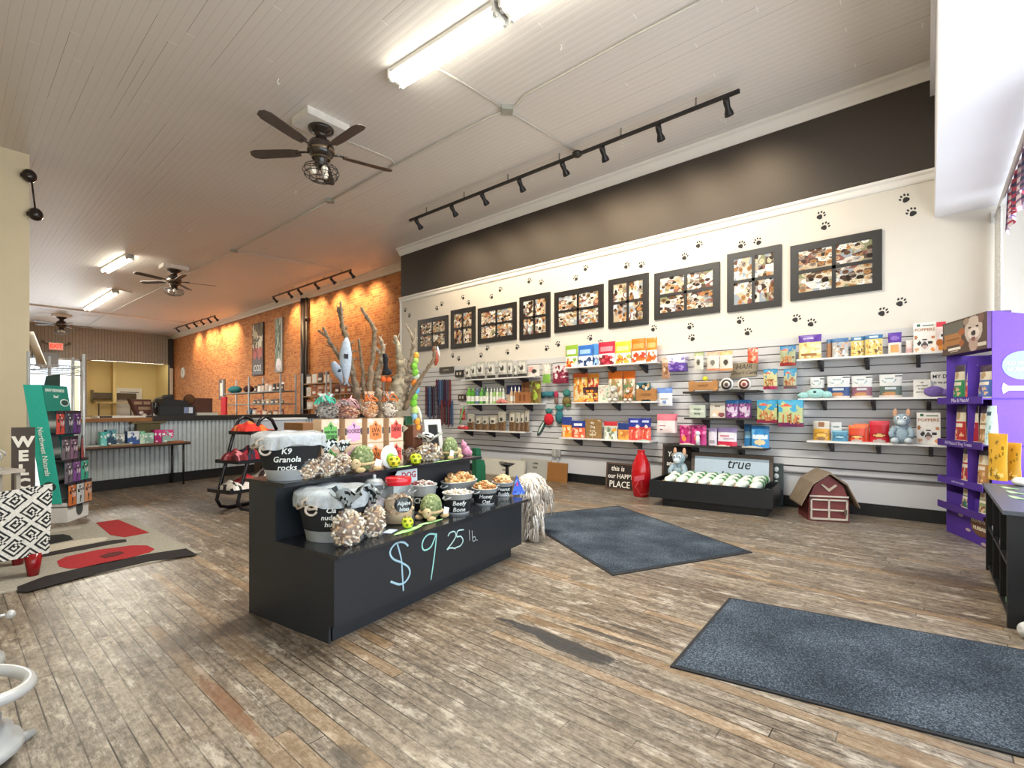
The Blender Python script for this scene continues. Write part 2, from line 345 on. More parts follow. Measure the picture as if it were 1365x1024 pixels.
# back wall with service opening and glazed part on its left
bb = G('beadboard'); o = bb.xyz(); fx = bb.math('FRACT', bb.math('DIVIDE', o[0], .12)); nb = bb.noise(bb.tc.outputs['Object'], 6, 4)
c = bb.mix(bb.math('LESS_THAN', fx, .12), bb.mix(nb, lin('9c9484'), lin('b8b0a2')), lin('6f675c')); bbm = bb.out(c, .6)
bw = M(); bw.box(-2.4, XB, YB, YB + .15, 3.72, HC); bw.box(-2.4, 2.2, YB, YB + .15, 0, 3.72); bw.box(4.42, 4.62, YB, YB + .15, 0, 3.72); bw.box(2.2, XB, YB, YB + .15, 0, .9)
bw.box(8.0, XB, YB, YB + .15, .9, 3.72)
struct(bw.build('wall_back', bbm))
yel = plain('e3cd92', .8, var=.03, scale=3)
yr = M(); yr.box(4.5, XB + .1, 34.0, 34.15, 0, 3.9); yr.box(4.42, 4.55, YB + .15, 34.0, 0, 3.9); yr.box(XB - .05, XB + .1, YB + .15, 34.0, 0, 3.9); yr.box(6.05, 6.2, 33.4, 34, 0, 3.9)
struct(yr.build('wall_back_room', yel)); struct(M().box(4.42, XB + .1, YB + .15, 34.15, 3.9, 4.0).build('ceiling_back_room', wht))
d3 = M('efece2'); d3.box(6.28, 7.42, 33.9, 33.99, 0, 2.5); d3.box(6.42, 7.28, 33.86, 33.9, 0, 2.28)
do = struct(d3.build('door_1', wht)); M('55504a').box(6.42, 7.28, 33.855, 33.865, 2.24, 2.28).build('door_gap', 'matte', do)
wf = M('c8c8c4')
for x0 in (2.2, 3.25, 4.36): wf.box(x0, x0 + .07, YB + .02, YB + .1, .9, 3.72)
wf.box(2.2, 4.42, YB + .02, YB + .1, .9, .98); wf.box(2.2, 4.42, YB + .02, YB + .1, 3.62, 3.72); wf.box(2.2, 4.42, YB + .02, YB + .1, 2.9, 2.96)
w5 = struct(wf.build('window_5', plain('cfd2d0', .4))); M().box(2.24, 4.4, YB + .05, YB + .056, .95, 3.65).build('glass_pane', gl, w5)
struct(M('3a3634').box(XB - .22, XB - .02, YB - .2, YB, 0, 5.07).build('trim_6', plain('35302c', .6)))
struct(M('ddd8cc').box(XB - .20, XB - .06, YB - .26, YB - .2, 0, 3.5).build('trim_7', plain('ddd0bb', .6)))
# ---------------------------------------------------------------- ceiling fittings
def beam_rot(p, q): return math.atan2(q.y - p.y, q.x - p.x)
def fluoro(p0, p1, label, power, wdt=.16):
    L = (p1 - p0).length; c = (p0 + p1) / 2; a = beam_rot(p0, p1)
    t = T('fluorescent_light', label, 'ceiling light', (c.x, c.y, HC - .003), a, 'fluorescent ceiling lights')
    h = M('f2f0ea')
    h.box(-L / 2, L / 2, -wdt * .55, wdt * .55, -.05, 0); h.box(-L / 2, L / 2, -wdt * .3, wdt * .3, -.085, -.05); h.box(-L / 2, -L / 2 + .03, -wdt * .6, wdt * .6, -.11, 0); h.box(L / 2 - .03, L / 2, -wdt * .6, wdt * .6, -.11, 0)
    h.build('housing', 'satin', t)
    for s in (-1, 1):
        tb = M('ffffff').tube([(-L / 2 + .03, s * wdt * .38, -.115), (L / 2 - .03, s * wdt * .38, -.115)], .022, 10).build('tube', emit('fffbea', 14.0, 'lit_tube'), t)
        for e in (-1, 1): M('d9d9d2').box(e * (L / 2 - .017) - .017, e * (L / 2 - .017) + .017, s * wdt * .38 - .02, s * wdt * .38 + .02, -.14, -.05).build('lamp_holder', 'satin', t)
    area('fluorescent_glow', (c.x, c.y, HC - .16), (L, wdt), power, (1, .96, .84), (0, 0, a)); return t
z = HC - .1
a0, a1 = at_z(527, 110, z), at_z(668, 22, z)
fluoro(a0, a1, 'long bright fluorescent strip light near the top of the picture, nearer the black fan', 190, .2)
dv = (a1 - a0).normalized(); fluoro(a1 + dv * .06, a1 + dv * 1.7, 'bright fluorescent strip light cut off by the top edge of the picture', 120, .2)
fluoro(at_z(173, 344, z), at_z(140, 362, z), 'short fluorescent strip light in the middle of the deep ceiling', 260)
fluoro(at_z(154, 390, z), at_z(116, 413, z), 'farthest fluorescent strip light on the ceiling near the rear wall', 330)
fluoro(Vector((4.85, YB + .55, 3.92)), Vector((7.9, YB + .55, 3.92)), 'fluorescent strip light inside the yellow back room over the service opening', 300).location.z = 3.89
def fan(px, py, label, scale=1.0, phase=126.6, y=None):
    p = at_z(px, py, HC - .1)
    if y: p = at_y(px, py, y); p.z = HC - .1
    t = T('ceiling_fan', label, 'ceiling fan', (p.x, p.y, HC), 0, 'black ceiling fans with caged lights')
    M('f1eee8').box(-.30, .30, -.22, .22, -.10, 0).build('mounting_board', 'satin', t)
    m = M('2f2722'); m.lathe([(.17, -.10), (.165, -.13), (.10, -.17), (.07, -.20), (.075, -.24), (.15, -.29), (.175, -.36), (.17, -.44), (.12, -.50), (.08, -.53), (.085, -.60), (.05, -.64)], 24)
    m.build('motor_housing', 'gloss', t)
    r = M('6e5a43'); r.lathe([(.176, -.40), (.184, -.415), (.176, -.43)], 24, cap=False); r.lathe([(.12, -.50), (.128, -.51), (.118, -.52)], 24, cap=False); r.build('bronze_ring', 'metal', t)
    for k in range(5):
        a = R(phase + 72 * k); b = M('5a4e46'); b.x = Matrix.Rotation(a, 4, 'Z') @ Matrix.Translation((0, 0, -.42)) @ Matrix.Rotation(R(11), 4, 'X')
        b.prism([(.30, -.055), (.42, -.075), (.90, -.085), (.975, -.06), (1.0, 0), (.975, .06), (.90, .085), (.42, .075), (.30, .055)], -.004, .006)
        bl = b.build('blade', 'wood', t)
        i = M('2b2522'); i.x = b.x; i.tube([(.13, 0, -.01), (.22, 0, .012), (.36, 0, .012)], [.014, .012, .02], 8); i.build('blade_iron', 'gloss', bl)
    cg = M('2c2623'); z0 = -.60
    for rr, zz in ((.10, z0 - .02), (.215, z0 - .045), (.235, z0 - .09), (.215, z0 - .145), (.15, z0 - .19), (.07, z0 - .21)):
        cg.tube([(rr * math.cos(q), rr * math.sin(q), zz) for q in [2 * PI * i / 24 for i in range(25)]], .005, 6, cap=False)
    for i in range(14):
        q = 2 * PI * i / 14; cg.tube([(rr * math.cos(q), rr * math.sin(q), zz) for rr, zz in ((.06, z0 - .015), (.16, z0 - .03), (.225, z0 - .06), (.235, z0 - .10), (.20, z0 - .16), (.12, z0 - .2), (.04, z0 - .213))], .0035, 5)
    cg.build('light_cage', 'satin', t)
    for i in range(3):
        q = 2 * PI * i / 3 + .5; M('efe9dc').ball((.10 * math.cos(q), .10 * math.sin(q), z0 - .09), (.045, .045, .055), 10, 8).build('light_bulb', 'gloss', t)
    return t
fan(428, 172, 'nearest black ceiling fan, on a white board, with a caged light below')
fan(232, 360, 'black ceiling fan with caged light between the short strip light and the farther track', phase=-20)
fan(82, 434, 'farthest black ceiling fan, in front of the rear wall above the exit sign', phase=-8, y=27.5)
def conduit(pts, label, r=.013, zz=HC - .02):
    P = [at_z(a, b, zz) for a, b in pts]; o = M('cfcac0').tube(P, r, 8).build('conduit', 'satin'); tag(o, label, 'conduit', 'metal conduits on the ceiling'); return o
conduit([(943, -3), (845, 48), (750, 100), (700, 127), (690, 139), (678, 146)], 'thin metal conduit running from the square ceiling box towards the top right')
conduit([(672, 149), (655, 155), (600, 183), (520, 224), (445, 265)], 'thin metal conduit passing behind the nearest fan blade to the small ceiling box')
conduit([(436, 269), (380, 299), (315, 333)], 'thin metal conduit between the small ceiling box and the far junction box')
conduit([(312, 335), (260, 360), (205, 388), (140, 420), (100, 445)], 'thin metal conduit running from the far junction box to the rear wall')
conduit([(582, 90), (620, 112), (676, 147)], 'short metal conduit from the near strip light to the square ceiling box')
conduit([(676, 147), (720, 173), (770, 204)], 'short metal conduit from the square ceiling box to the near track light', .012)
conduit([(316, 335), (380, 346), (455, 360)], 'metal conduit from the far junction box to the middle track light')
conduit([(455, 185), (500, 203), (522, 213), (526, 219), (519, 223)], 'bent metal conduit from the nearest fan board to the long conduit')
conduit([(160, 386), (176, 390)], 'short metal conduit from the farthest strip light')
def jbox(px, py, s, label, rot=45):
    p = at_z(px, py, HC - .03); m = M('a9aba4').box(-s, s, -s, s, -.055, 0); o = m.build('junction_box', 'metal', None, (p.x, p.y, HC), R(rot)); tag(o, label, 'electrical box', 'ceiling junction boxes')
    return o
jbox(676, 147, .075, 'square metal junction box where the conduits cross near the track light')
jbox(440, 268, .06, 'small junction box on the conduit just past the nearest fan')
jbox(312, 335, .06, 'far junction box where the conduit branches to the middle track')
for i, (px, py, nm) in enumerate([(748, 64, 'to the right of the near strip light'), (371, 110, 'above the nearest fan'), (394, 257, 'below the nearest fan'), (254, 308, 'left of the far junction box'), (252, 352, 'beside the second fan')]):
    p = at_z(px, py, HC - .05); m = M('f4f2ee'); m.tube([(0, 0, 0), (0, 0, -.03)], .006, 6); m.tube([(.018 * math.cos(q), 0, -.05 + .02 * math.sin(q)) for q in [PI / 2 + k * .5 for k in range(11)]], .006, 6)
    tag(m.build('ceiling_hook', 'satin', None, (p.x, p.y, HC), rnd(0, 3)), 'small white hook screwed in the ceiling ' + nm, 'hook', 'white ceiling hooks')
def track(p0, p1, heads, label, aim, power, group='black ceiling track lights', col=(1, .72, .40), lit=True, drop=.13):
    zt = HC - drop; A, B = at_z(*p0, zt), at_z(*p1, zt); L = (B - A).length; a = beam_rot(A, B); mid = (A + B) / 2
    t = T('track_light', label, 'track light', (A.x, A.y, HC), a, group)
    M('1d1a1b').box(0, L, -.02, .02, -drop - .02, -drop + .02).build('track_rail', 'satin', t)
    n = max(3, int(L / .9))
    for i in range(n): M('8d8a86').box((i + .5) * L / n - .01, (i + .5) * L / n + .01, -.006, .006, -drop + .02, 0).build('hanger', 'metal', t)
    for (hx, hy) in heads:
        h = at_z(hx, hy, zt - .12); d = (h - A).dot(B - A) / L; d = max(.06, min(L - .04, d))
        hm = M('1c191a'); hm.x = Matrix.Translation((d, 0, -drop - .02)); hm.box(-.03, .03, -.015, .015, -.02, 0); hm.tube([(0, 0, -.02), (0, 0, -.07)], .01, 8)
        ra = Matrix.Rotation(-a, 4, 'Z') @ Vector((aim[0], aim[1], 0)); tilt = Vector((ra.x * .8 + rnd(-.1, .1), ra.y * .8, -.75)).normalized()
        q = Vector((0, 0, -1)).rotation_difference(tilt).to_matrix().to_4x4()
        hm.x = Matrix.Translation((d, 0, -drop - .07)) @ q
        hm.lathe([(.034, .035), (.04, .0), (.036, -.05), (.033, -.075), (.052, -.13), (.056, -.165)], 14); ho = hm.build('spot_head', 'satin', t)
        fm_ = M('fff3cf'); fm_.x = hm.x; fm_.lathe([(.0, -.166), (.046, -.1665)], 14, cap=False); fm_.build('lamp_face', emit('ffe2a8', 3.5 if lit else .6, 'lit_spot'), ho)
        if power:
            l = bpy.data.lights.new('spot_beam', 'SPOT'); l.energy = power; l.color = col; l.spot_size = R(105); l.spot_blend = .9; l.shadow_soft_size = .05
            o = bpy.data.objects.new('spot_beam', l); COL.objects.link(o)
            W = Matrix.Translation((A.x, A.y, HC)) @ Matrix.Rotation(a, 4, 'Z') @ hm.x
            o.location = W @ Vector((0, 0, -.20)); dd = (W.to_3x3() @ Vector((0, 0, -1)))
            o.rotation_euler = dd.to_track_quat('-Z', 'Y').to_euler()
    return t
tr = track((546, 294), (986, 121), [(557, 299), (606, 282), (645, 266), (692, 246), (751, 225), (804, 205), (879, 177), (969, 142)], 'long black track light with eight heads near the black wall band', (1, 0), 70, col=(1, .80, .55))
p = at_z(769, 206, HC - .13); M('26211f').lathe([(.05, -.03), (.075, -.01), (.075, .03), (.05, .05)], 8).build('feed_box', 'satin', tr, (((p - Vector((tr.location.x, tr.location.y, HC - .13))).length), 0, -.13))
track((363, 396), (468, 360), [(365, 400), (383, 393), (397, 389), (417, 381), (439, 374), (463, 365)], 'black track light with six heads in front of the brick wall, by the dark pipe', (1, 0), 95, drop=.1)
track((232, 438), (287, 421), [(233, 440), (246, 436), (256, 433), (264, 430), (272, 427), (284, 422)], 'farthest black track light with six heads at the rear end of the brick wall', (1, 0), 140, drop=.1)
# pipe, clock, banners on the brick wall
m = M('2e2421'); p = at_x(405, 450, XB - .1)
m.tube([(XB - .12, p.y, .2), (XB - .12, p.y, 5.08)], .09, 14); m.tube([(XB - .10, p.y - .2, .2), (XB - .10, p.y - .2, 5.08)], .05, 12); m.tube([(XB - .10, p.y - .2, 4.3), (XB - .10, p.y - .2, 4.45)], .075, 12)
tag(m.build('drain_pipe', 'satin'), 'dark brown vertical pipe running up the brick wall beside the metal shelving', 'pipe')
def wall_px(X, x0, x1, y0, y1):                              # px box -> centre Y, width, z0, z1 on plane X
    a, b = at_x(x0, y0, X), at_x(x1, y0, X); c = at_x(x0, y1, X); return (a.y + b.y) / 2, abs(a.y - b.y), c.z, a.z
HR = -PI / 2
def banner(x0, x1, y0, y1, fn, frame, label, nm='banner', words=None):
    cy, w_, z0, z1 = wall_px(XB - .05, x0, x1, y0, y1); h = z1 - z0
    t = T(nm, label, nm, (XB - .012, cy, z0), HR, 'tall pictures on the brick wall')
    M(frame).box(-w_ / 2, w_ / 2, -.05, 0, 0, h).build('frame', 'wood', t)
    m = M(); m.grid(lambda u, v: ((u - .5) * w_ * .9, -.052, h * (.02 + .96 * v)), fn, 16, 70); m.build('printed_panel', 'satin', t)
    if words: text(words, w_ * .34, 'efe9dd', t, (0, -.056, h * .13), sx=1)
    return t
banner(336.5, 351, 433, 501, art('8f8468', ('band', .45, .95, '7d6f4a'), ('speck', .1, .5, .9, .98, ['b9ad8d', '5e4e30', 'd8cfb8', '8a6a3c', '3f3826'], 60, .16), ('band', .28, .5, 'a04b3c'), ('speck', .1, .3, .9, .48, ['b8604e', '8a3a30'], 12, .15), ('band', 0, .27, '4b4038'), ('speck', .05, .02, .9, .25, ['57493f', '3c332d'], 16, .14)), '4a3a30', 'tall narrow picture with brown top, red middle and pale lettering on the brick wall', 'picture', 'CO2')
banner(367, 376.5, 425, 497, art('5c6a52', ('speck', .1, .2, .9, .98, ['7d8a70', '46543c', '93a08a', '3a4632', 'aab59f'], 70, .14), ('band', 0, .13, '8d8078'), ('ell', .5, .13, .4, .12, 'efe8ea'), ('ell', .35, .2, .18, .05, 'f6f2f2'), ('ell', .5, .07, .35, .05, 'd9c9cf'), ('rect', .9, 0, 1, 1, 'c9c4bc')), 'a9a298', 'tall narrow green forest picture with a pale animal at its foot, nearer the pipe', 'picture')
p = at_x(244, 497, XB - .03); m = M('e9e4d8'); t = T('wall_clock', 'round white wall clock on the brick wall near its rear corner', 'clock', (XB - .005, p.y, p.z), HR)
m.x = Matrix.Rotation(PI / 2, 4, 'X'); m.lathe([(.0, .06), (.24, .06), (.27, .05), (.28, .0)], 24); m.build('clock_case', 'satin', t)
h = M('1c1c1c').box(-.012, .012, -.07, -.062, 0, .15); h.box(0, .11, -.07, -.062, -.01, .01); h.build('clock_hands', 'satin', t)
# two dark cups on the edge of the partition: a wall lamp pair
for i, (px, py, lb) in enumerate([(38, 237, 'upper dark round fixture on the edge of the cream partition'), (42, 287, 'lower dark round fixture hanging at the partition edge')]):
    p = at_y(px, py, 10.62); m = M('2c2320'); m.ball((0, 0, 0), (.09, .08, .10), 14, 10); m.tube([(-.1, 0, -.02), (0, 0, 0)], [.03, .05], 10)
    if i: m.tube([(0, .03, .08), (-.05, .05, .65)], .012, 8)
    tag(m.build('wall_fixture', 'gloss', None, (p.x if i == 0 else .96, 10.52, p.z)), lb, 'wall lamp', 'dark fixtures on the partition')
# exit sign
p = at_y(75, 462, YB - .1); t = T('exit_sign', 'red lettered EXIT sign mounted high on the rear wall', 'exit sign', (p.x, YB, p.z - .17))
M('c9a48c').box(-.26, .26, -.06, 0, 0, .36).build('sign_box', 'satin', t); M('f0d8cc').box(-.24, .24, -.066, -.06, .02, .34).build('sign_face', emit('d98c7a', .6, 'exit_face'), t)
text('EXIT', .24, 'ff3a24', t, (0, -.07, .18), name='lettering', sx=.85, fat=.008).data.materials[0] = emit('ff2a18', 2.5, 'exit_red')
for s in (-1, 1):
    e = M('6e675c'); e.tube([(s * .28, -.03, .25), (s * .42, -.05, .33)], .02, 8); e.ball((s * .46, -.09, .35), .07, 10, 8); e.build('emergency_lamp', 'satin', t)
# grey duct box and slanting white board by the rear windows
p = at_y(63, 480, 30.2); tag(M('8f9296').box(p.x - .4, p.x + .35, 30.0, YB, p.z - .32, p.z + .32).build('duct_box', 'satin'), 'grey rectangular duct box under the exit sign', 'duct')
a, b = at_y(40, 445, 21), at_y(58, 489, 22.5); m = M('cfc8b8'); m.tube([a, b], .12, 4); tag(m.build('slanting_beam', 'satin'), 'pale slanting beam coming down behind the edge of the cream partition', 'beam')

# ---------------------------------------------------------------- counter with corrugated front
ca, cb = Vector((1.28, 9.92, 0)), Vector((7.2, 11.3, 0)); CA = math.atan2(cb.y - ca.y, cb.x - ca.x); CL = (cb - ca).length
cn = T('counter', 'long service counter with corrugated metal front and dark base', 'counter', (ca.x, ca.y, 0), CA)
def cpt(px, py, z, off=0.0):                                 # pixel to counter-local x at height z
    p = at_z(px, py, z); return (p.x - ca.x) * math.cos(CA) + (p.y - ca.y) * math.sin(CA)
def cx_at(px, v=0.0):                                        # local x where pixel column px meets the line y_local = v
    d = ray(px, 600); o = Vector((ca.x - math.sin(CA) * v, ca.y + math.cos(CA) * v)); u = Vector((math.cos(CA), math.sin(CA)))
    den = d[0] * u.y - d[1] * u.x; t = (o.x * u.y - o.y * u.x) / den; return (Vector((d[0] * t, d[1] * t)) - o).dot(u)
m = M('b9bfc0'); N_ = int(CL / .0125)
def cf(u, v): return (u * CL, -.012 * math.sin(u * CL / .075 * 2 * PI) , .16 + v * .94)
m.grid(cf, None, N_, 1); m.build('corrugated_front', 'metal', cn)
M('b0b4b4').box(0, CL, .03, .6, .0, 1.1).build('counter_body', 'satin', cn)
M('141416').box(-.02, CL, -.02, .03, 0, .17).build('kick_board', 'satin', cn)
xs = cx_at(199)
M('9a6436').box(-.05, xs, -.10, .55, 1.10, 1.165).build('wooden_top', 'wood', cn); M('2a2624').box(xs, CL, -.10, .62, 1.10, 1.19).build('dark_top', 'satin', cn)
# ---------------------------------------------------------------- floor mats and rug
def floor_quad(name, pts, zt, col, mat, label, cat, border=None, group=None):
    P = [at_z(*p, 0) for p in pts]; c = sum(P, Vector()) / 4
    t = T(name, label, cat, (c.x, c.y, 0), 0, group); Q = [(p.x - c.x, p.y - c.y) for p in P]
    if border:
        M(border).prism(Q, 0, zt * .7).build('rubber_edge', 'matte', t); Q = [(x * (1 - .05 / math.hypot(x, y)), y * (1 - .05 / math.hypot(x, y))) for x, y in Q]
        M(col).prism(Q, zt * .7, zt).build('pile', mat, t)
    else: M(col).prism(Q, 0, zt).build('pile', mat, t)
    return t
g = G('mat_pile'); f = g.noise(g.tc.outputs['Object'], 120, 4, .8); f2 = g.noise(g.tc.outputs['Object'], 2.2, 3)
c = g.ramp(g.math('ADD', g.math('MULTIPLY', f, .75), g.math('MULTIPLY', f2, .25)), [(.38, '23282f'), (.5, '3b434d'), (.64, '7c8792')]); g.bump(f, .8, .01); matm = g.out(c, .95, 0, .1)
floor_quad('door_mat', [(688, 689), (817, 768), (1003, 737), (825, 675)], .010, '39404a', matm, 'dark grey entrance mat lying diagonally between the island and the low black bin', 'floor mat', '1b1d21', 'dark grey floor mats')
A, B = at_z(972, 798), at_z(893, 890); d = (at_z(1365, 868) - A).normalized(); L = 2.7
Cc, Dd = A + d * L, B + d * L; c = (A + B + Cc + Dd) / 4; t = T('door_mat', 'large dark grey mat in the foreground running off the right edge of the picture', 'floor mat', (c.x, c.y, 0), 0, 'dark grey floor mats')
Q = [(p.x - c.x, p.y - c.y) for p in (B, Dd, Cc, A)]; M('1b1d21').prism(Q, 0, .008).build('rubber_edge', 'matte', t)
e_ = (B - A).normalized(); Q = [(p.x - c.x, p.y - c.y) for p in (B - e_ * .02 + d * .02, Dd - e_ * .02 - d * .02, Cc + e_ * .02 - d * .02, A + e_ * .02 + d * .02)]; M('39404a').prism(Q, .008, .011).build('pile', matm, t)
rug = T('area_rug', 'grey rug with red, black and cream shapes on the floor by the teal display', 'rug', (.4, 6.1, 0))
def rq(name, pts, z0, z1, col):
    m = M(col); P = [at_z(a, b, z1) for a, b in pts]; m.prism([(p.x - .4, p.y - 6.1) for p in P], z0, z1); return m.build(name, 'fabric', rug)
M('a39e92').prism([(-1.9, -1.16), (1.12, -1.07), (1.07, 1.12), (-1.9, 1.12)], 0, .011).build('rug_pile', 'fabric', rug)
M('b9b2a4').prism([(-1.9, -1.18), (1.14, -1.09), (1.14, -1.065), (-1.9, -1.15)], 0, .010).build('rug_binding', 'fabric', rug)
rq('red_shape', [(128, 697), (147, 713), (166, 716), (199, 710), (157, 692.5)], .011, .014, 'a3141c')
rq('red_shape', [(76, 748), (79, 755), (92, 758), (110, 757), (160, 747), (200, 736), (206, 732), (196, 727), (176, 727), (130, 733), (88, 742)], .011, .014, 'a81a22')
rq('black_shape', [(132, 742), (140, 744), (155, 741), (166, 737), (160, 735), (145, 737)], .014, .016, '5c1418')
rq('black_shape', [(23, 782), (24, 788), (36, 789), (70, 780), (130, 764), (200, 748), (263, 739.5), (248, 731), (200, 738), (130, 752), (60, 768)], .011, .014, '1a1114')
rq('black_shape', [(30, 745), (32, 748), (64, 741), (110, 733), (150, 725), (169, 722), (168, 719), (150, 720), (100, 729), (50, 739)], .011, .014, '241a1a')
rq('cream_shape', [(50, 740), (100, 728), (140, 720), (145, 717), (138, 716), (110, 719), (66, 727), (30, 736)], .011, .014, 'cbc2b2')
rq('black_shape', [(64, 726), (98, 719), (93, 714), (84, 712), (60, 714)], .011, .014, '19181b')
rq('cream_shape', [(50, 713), (108, 704), (107, 702), (50, 708)], .011, .014, 'b9b2a6')
# ---------------------------------------------------------------- display island
IO = Vector((1.415, 2.48, 0)); IA = R(8.1); IU = Vector((math.cos(IA), math.sin(IA), 0)); IV = Vector((-math.sin(IA), math.cos(IA), 0)); IL = 1.97
Z1, Z2 = .50, .86
def depth(p): return p[0] * FW[0] + p[1] * FW[1]
def isl(px, v, z=0.0):                                       # point over the island in pixel column px, at v behind its front
    d = ray(px, 600); o = IO + IV * v; den = d[0] * IU.y - d[1] * IU.x; t = (o.x * IU.y - o.y * IU.x) / den
    return Vector((d[0] * t, d[1] * t, z))
def pw(p, n): return n * depth(p) / FPX
def zat(p, py): return EYE - (py - HY) / FPX * depth(p)
isd = T('display_island', 'black painted two-tier display island with chalked price on its front', 'display island', (IO.x, IO.y, 0), IA)
bk = 'wood'
c0 = '1f242a'
M(c0).box(0, IL, 0, .84, .10, Z1 - .02).build('lower_box', 'satin', isd)
M(c0).box(.02, IL - .09, .055, .80, 0, .10).build('kick_board', 'satin', isd)
M(c0).box(.0, IL - .02, .56, .84, Z1, Z2 - .022).build('upper_box', 'satin', isd)
M(c0).box(-.012, 0, .0, .84, .10, Z1 - .02).box(-.012, 0, .045, .84, 0, .10).box(-.012, 0, .55, .84, Z1 - .02, Z2 - .022).build('side_panel', 'satin', isd)
M('24272b').box(-.018, IL + .05, -.045, .56, Z1 - .02, Z1).build('lower_top', 'gloss', isd)
M('24272b').box(-.03, IL - .01, .43, .86, Z2 - .022, Z2).build('upper_top', 'gloss', isd)
def ip(px, py):
    d = ray(px, py); o = IO; den = d[0] * IU.y - d[1] * IU.x; t = (o.x * IU.y - o.y * IU.x) / den
    return ((Vector((d[0] * t, d[1] * t, 0)) - o).dot(IU), -.002, EYE + d[2] * t)
def chalk(pts, r, col):
    P = []                                                   # smooth the stroke
    q = [Vector(ip(320 + a / 3.4125, 640 + b / 3.4125)) for a, b in pts]
    for i in range(len(q) - 1):
        a, b, c, d = q[max(i - 1, 0)], q[i], q[i + 1], q[min(i + 2, len(q) - 1)]
        for k in range(5):
            t = k / 5; P.append(.5 * ((2 * b) + (c - a) * t + (2 * a - 5 * b + 4 * c - d) * t * t + (3 * b - a - 3 * c + d) * t ** 3))
    P.append(q[-1]); m = M(col); m.x = Matrix.Translation((0, -.0008, 0)) @ Matrix.Diagonal((1, .12, 1, 1)); m.tube(P, r, 6)
    return m.build('chalk_mark', 'matte', isd)
chalk([(765, 300), (745, 284), (715, 285), (690, 308), (682, 335), (697, 360), (733, 376), (764, 396), (772, 425), (755, 460), (725, 475), (684, 462)], .0075, 'a9cfe0')
chalk([(715, 290), (733, 360), (738, 430), (743, 505)], .0065, 'a9cfe0')
chalk([(893, 248), (860, 246), (835, 270), (828, 303), (840, 320), (868, 304), (886, 262), (893, 248), (884, 340), (868, 455)], .0065, '9fe0d8')
chalk([(945, 256), (955, 240), (975, 235), (981, 255), (965, 285), (941, 316), (957, 309), (980, 312)], .0055, 'c2e6e4')
chalk([(1017, 226), (990, 232), (986, 258), (1003, 256), (1014, 275), (1003, 298), (980, 308)], .0055, 'c2e6e4')
chalk([(1042, 228), (1045, 276)], .003, 'c8d2d4'); chalk([(1055, 230), (1059, 276), (1070, 272), (1068, 258), (1058, 262)], .003, 'c8d2d4'); chalk([(1076, 272), (1079, 274)], .003, 'c8d2d4')

# ---------------------------------------------------------------- things that stand on it
film = clear('f4f8fa', .10, .08, 'clear_film'); film2 = clear('f4e8d8', .5, .15, 'cream_film'); glass = clear('e4ecee', .12, .03, 'jar_glass')
def ctext(s_, size, col, parent, rf, z, ang=0.0, name='handwriting', fat=.002, tilt=0.0):
    o = text(s_, size, col, None, (0, 0, 0), (0, 0, 0), name, .18, ex=.0005, fat=fat)
    ct, st = math.cos(tilt), math.sin(tilt)
    for v in o.data.vertices:
        x, y = v.co.x * ct - v.co.y * st, v.co.x * st + v.co.y * ct; zz = z + y; r = rf(zz) + .0022 + v.co.z; a = x / r + ang; v.co = (r * math.sin(a), -r * math.cos(a), zz)
    o.parent = parent; o.scale = (1, 1, 1); return o
def bones(n, rx, ry, rz, z0, size, cols, seed, top=False):   # biscuits heaped over a lump
    rg = random.Random(seed); m = M()
    for i in range(n):
        a = 2.39996 * i; h = (i + .5) / n; h = h if not top else .55 + .45 * h
        b = PI * (h - .5); c = Vector((rx * math.cos(b) * math.cos(a), ry * math.cos(b) * math.sin(a), z0 + rz + rz * math.sin(b)))
        m.x = Matrix.Translation(c) @ Matrix.Rotation(rg.uniform(0, 6.28), 4, 'Z') @ Matrix.Rotation(rg.uniform(-1.3, 1.3), 4, 'X') @ Matrix.Rotation(rg.uniform(0, 6.28), 4, 'Z')
        m.paint(rg.choice(cols)); s = size * rg.uniform(.8, 1.2)
        m.tube([(-s, 0, 0), (-s * .6, 0, s * .1), (s * .6, 0, 0), (s, s * .1, 0)], [s * .60, s * .46, s * .46, s * .60], 6)
    m.x = Matrix(); return m
TAN = ['ead6b4', 'd9bc94', 'f2e4cc', 'f4ead8', 'c9a47c', 'f3e8d4', '6b4a32']
def bag(p, w_, h, label, seed, tie='20201f', ruff='dfe6e4', cols=TAN, size=None, group='clear bags of small treats', ruffdots='2a3230', nm='treat_bag', rz=IA, topm=True):
    w_ *= 1.18; t = T(nm, label, 'bag', tuple(p), rz, group); bh = h * .66; rx = w_ / 2
    rg = random.Random(seed)
    m = bones(110, rx * .88, rx * .66, bh * .46, .006, size or w_ * .082, cols, seed); m.paint('8a6b4c'); m.ball((0, 0, bh * .46 + .006), (rx * .82, rx * .58, bh * .42), 12, 8)  # darker core ball: shade in the gaps between treats painted as colour
    o = m.build('treats', 'satin', t); o['kind'] = 'stuff'
    f = M('f0f0ea'); f.lathe([(rx * .6, 0), (rx * .95, bh * .14), (rx * 1.0, bh * .45), (rx * .85, bh * .8), (rx * .35, bh * 1.02), (rx * .16, bh * 1.08)], 18, sy=.74)
    f.build('bag_film', film, t)
    M(tie).lathe([(rx * .17, bh * 1.05), (rx * .20, bh * 1.08), (rx * .17, bh * 1.12)], 12).build('tie', 'satin', t)
    if topm:
        m = M(ruff); n = 26
        def pf(u, v):
            a = u * 2 * PI; r = rx * (.14 + .80 * v ** 1.1) * (1 + .22 * math.sin(a * 5 + seed) * v); return (r * math.cos(a), r * math.sin(a) * .8, bh * 1.1 + (h * 1.02 - bh * 1.1) * v * (1 + .3 * math.sin(a * 3 + seed)))
        dk, lt = lin(ruffdots), lin(ruff)
        m.grid(pf, lambda u, v: dk if rg.random() < .34 else lt, n, 6); m.build('bag_ruffle', 'gloss', t)
    return t
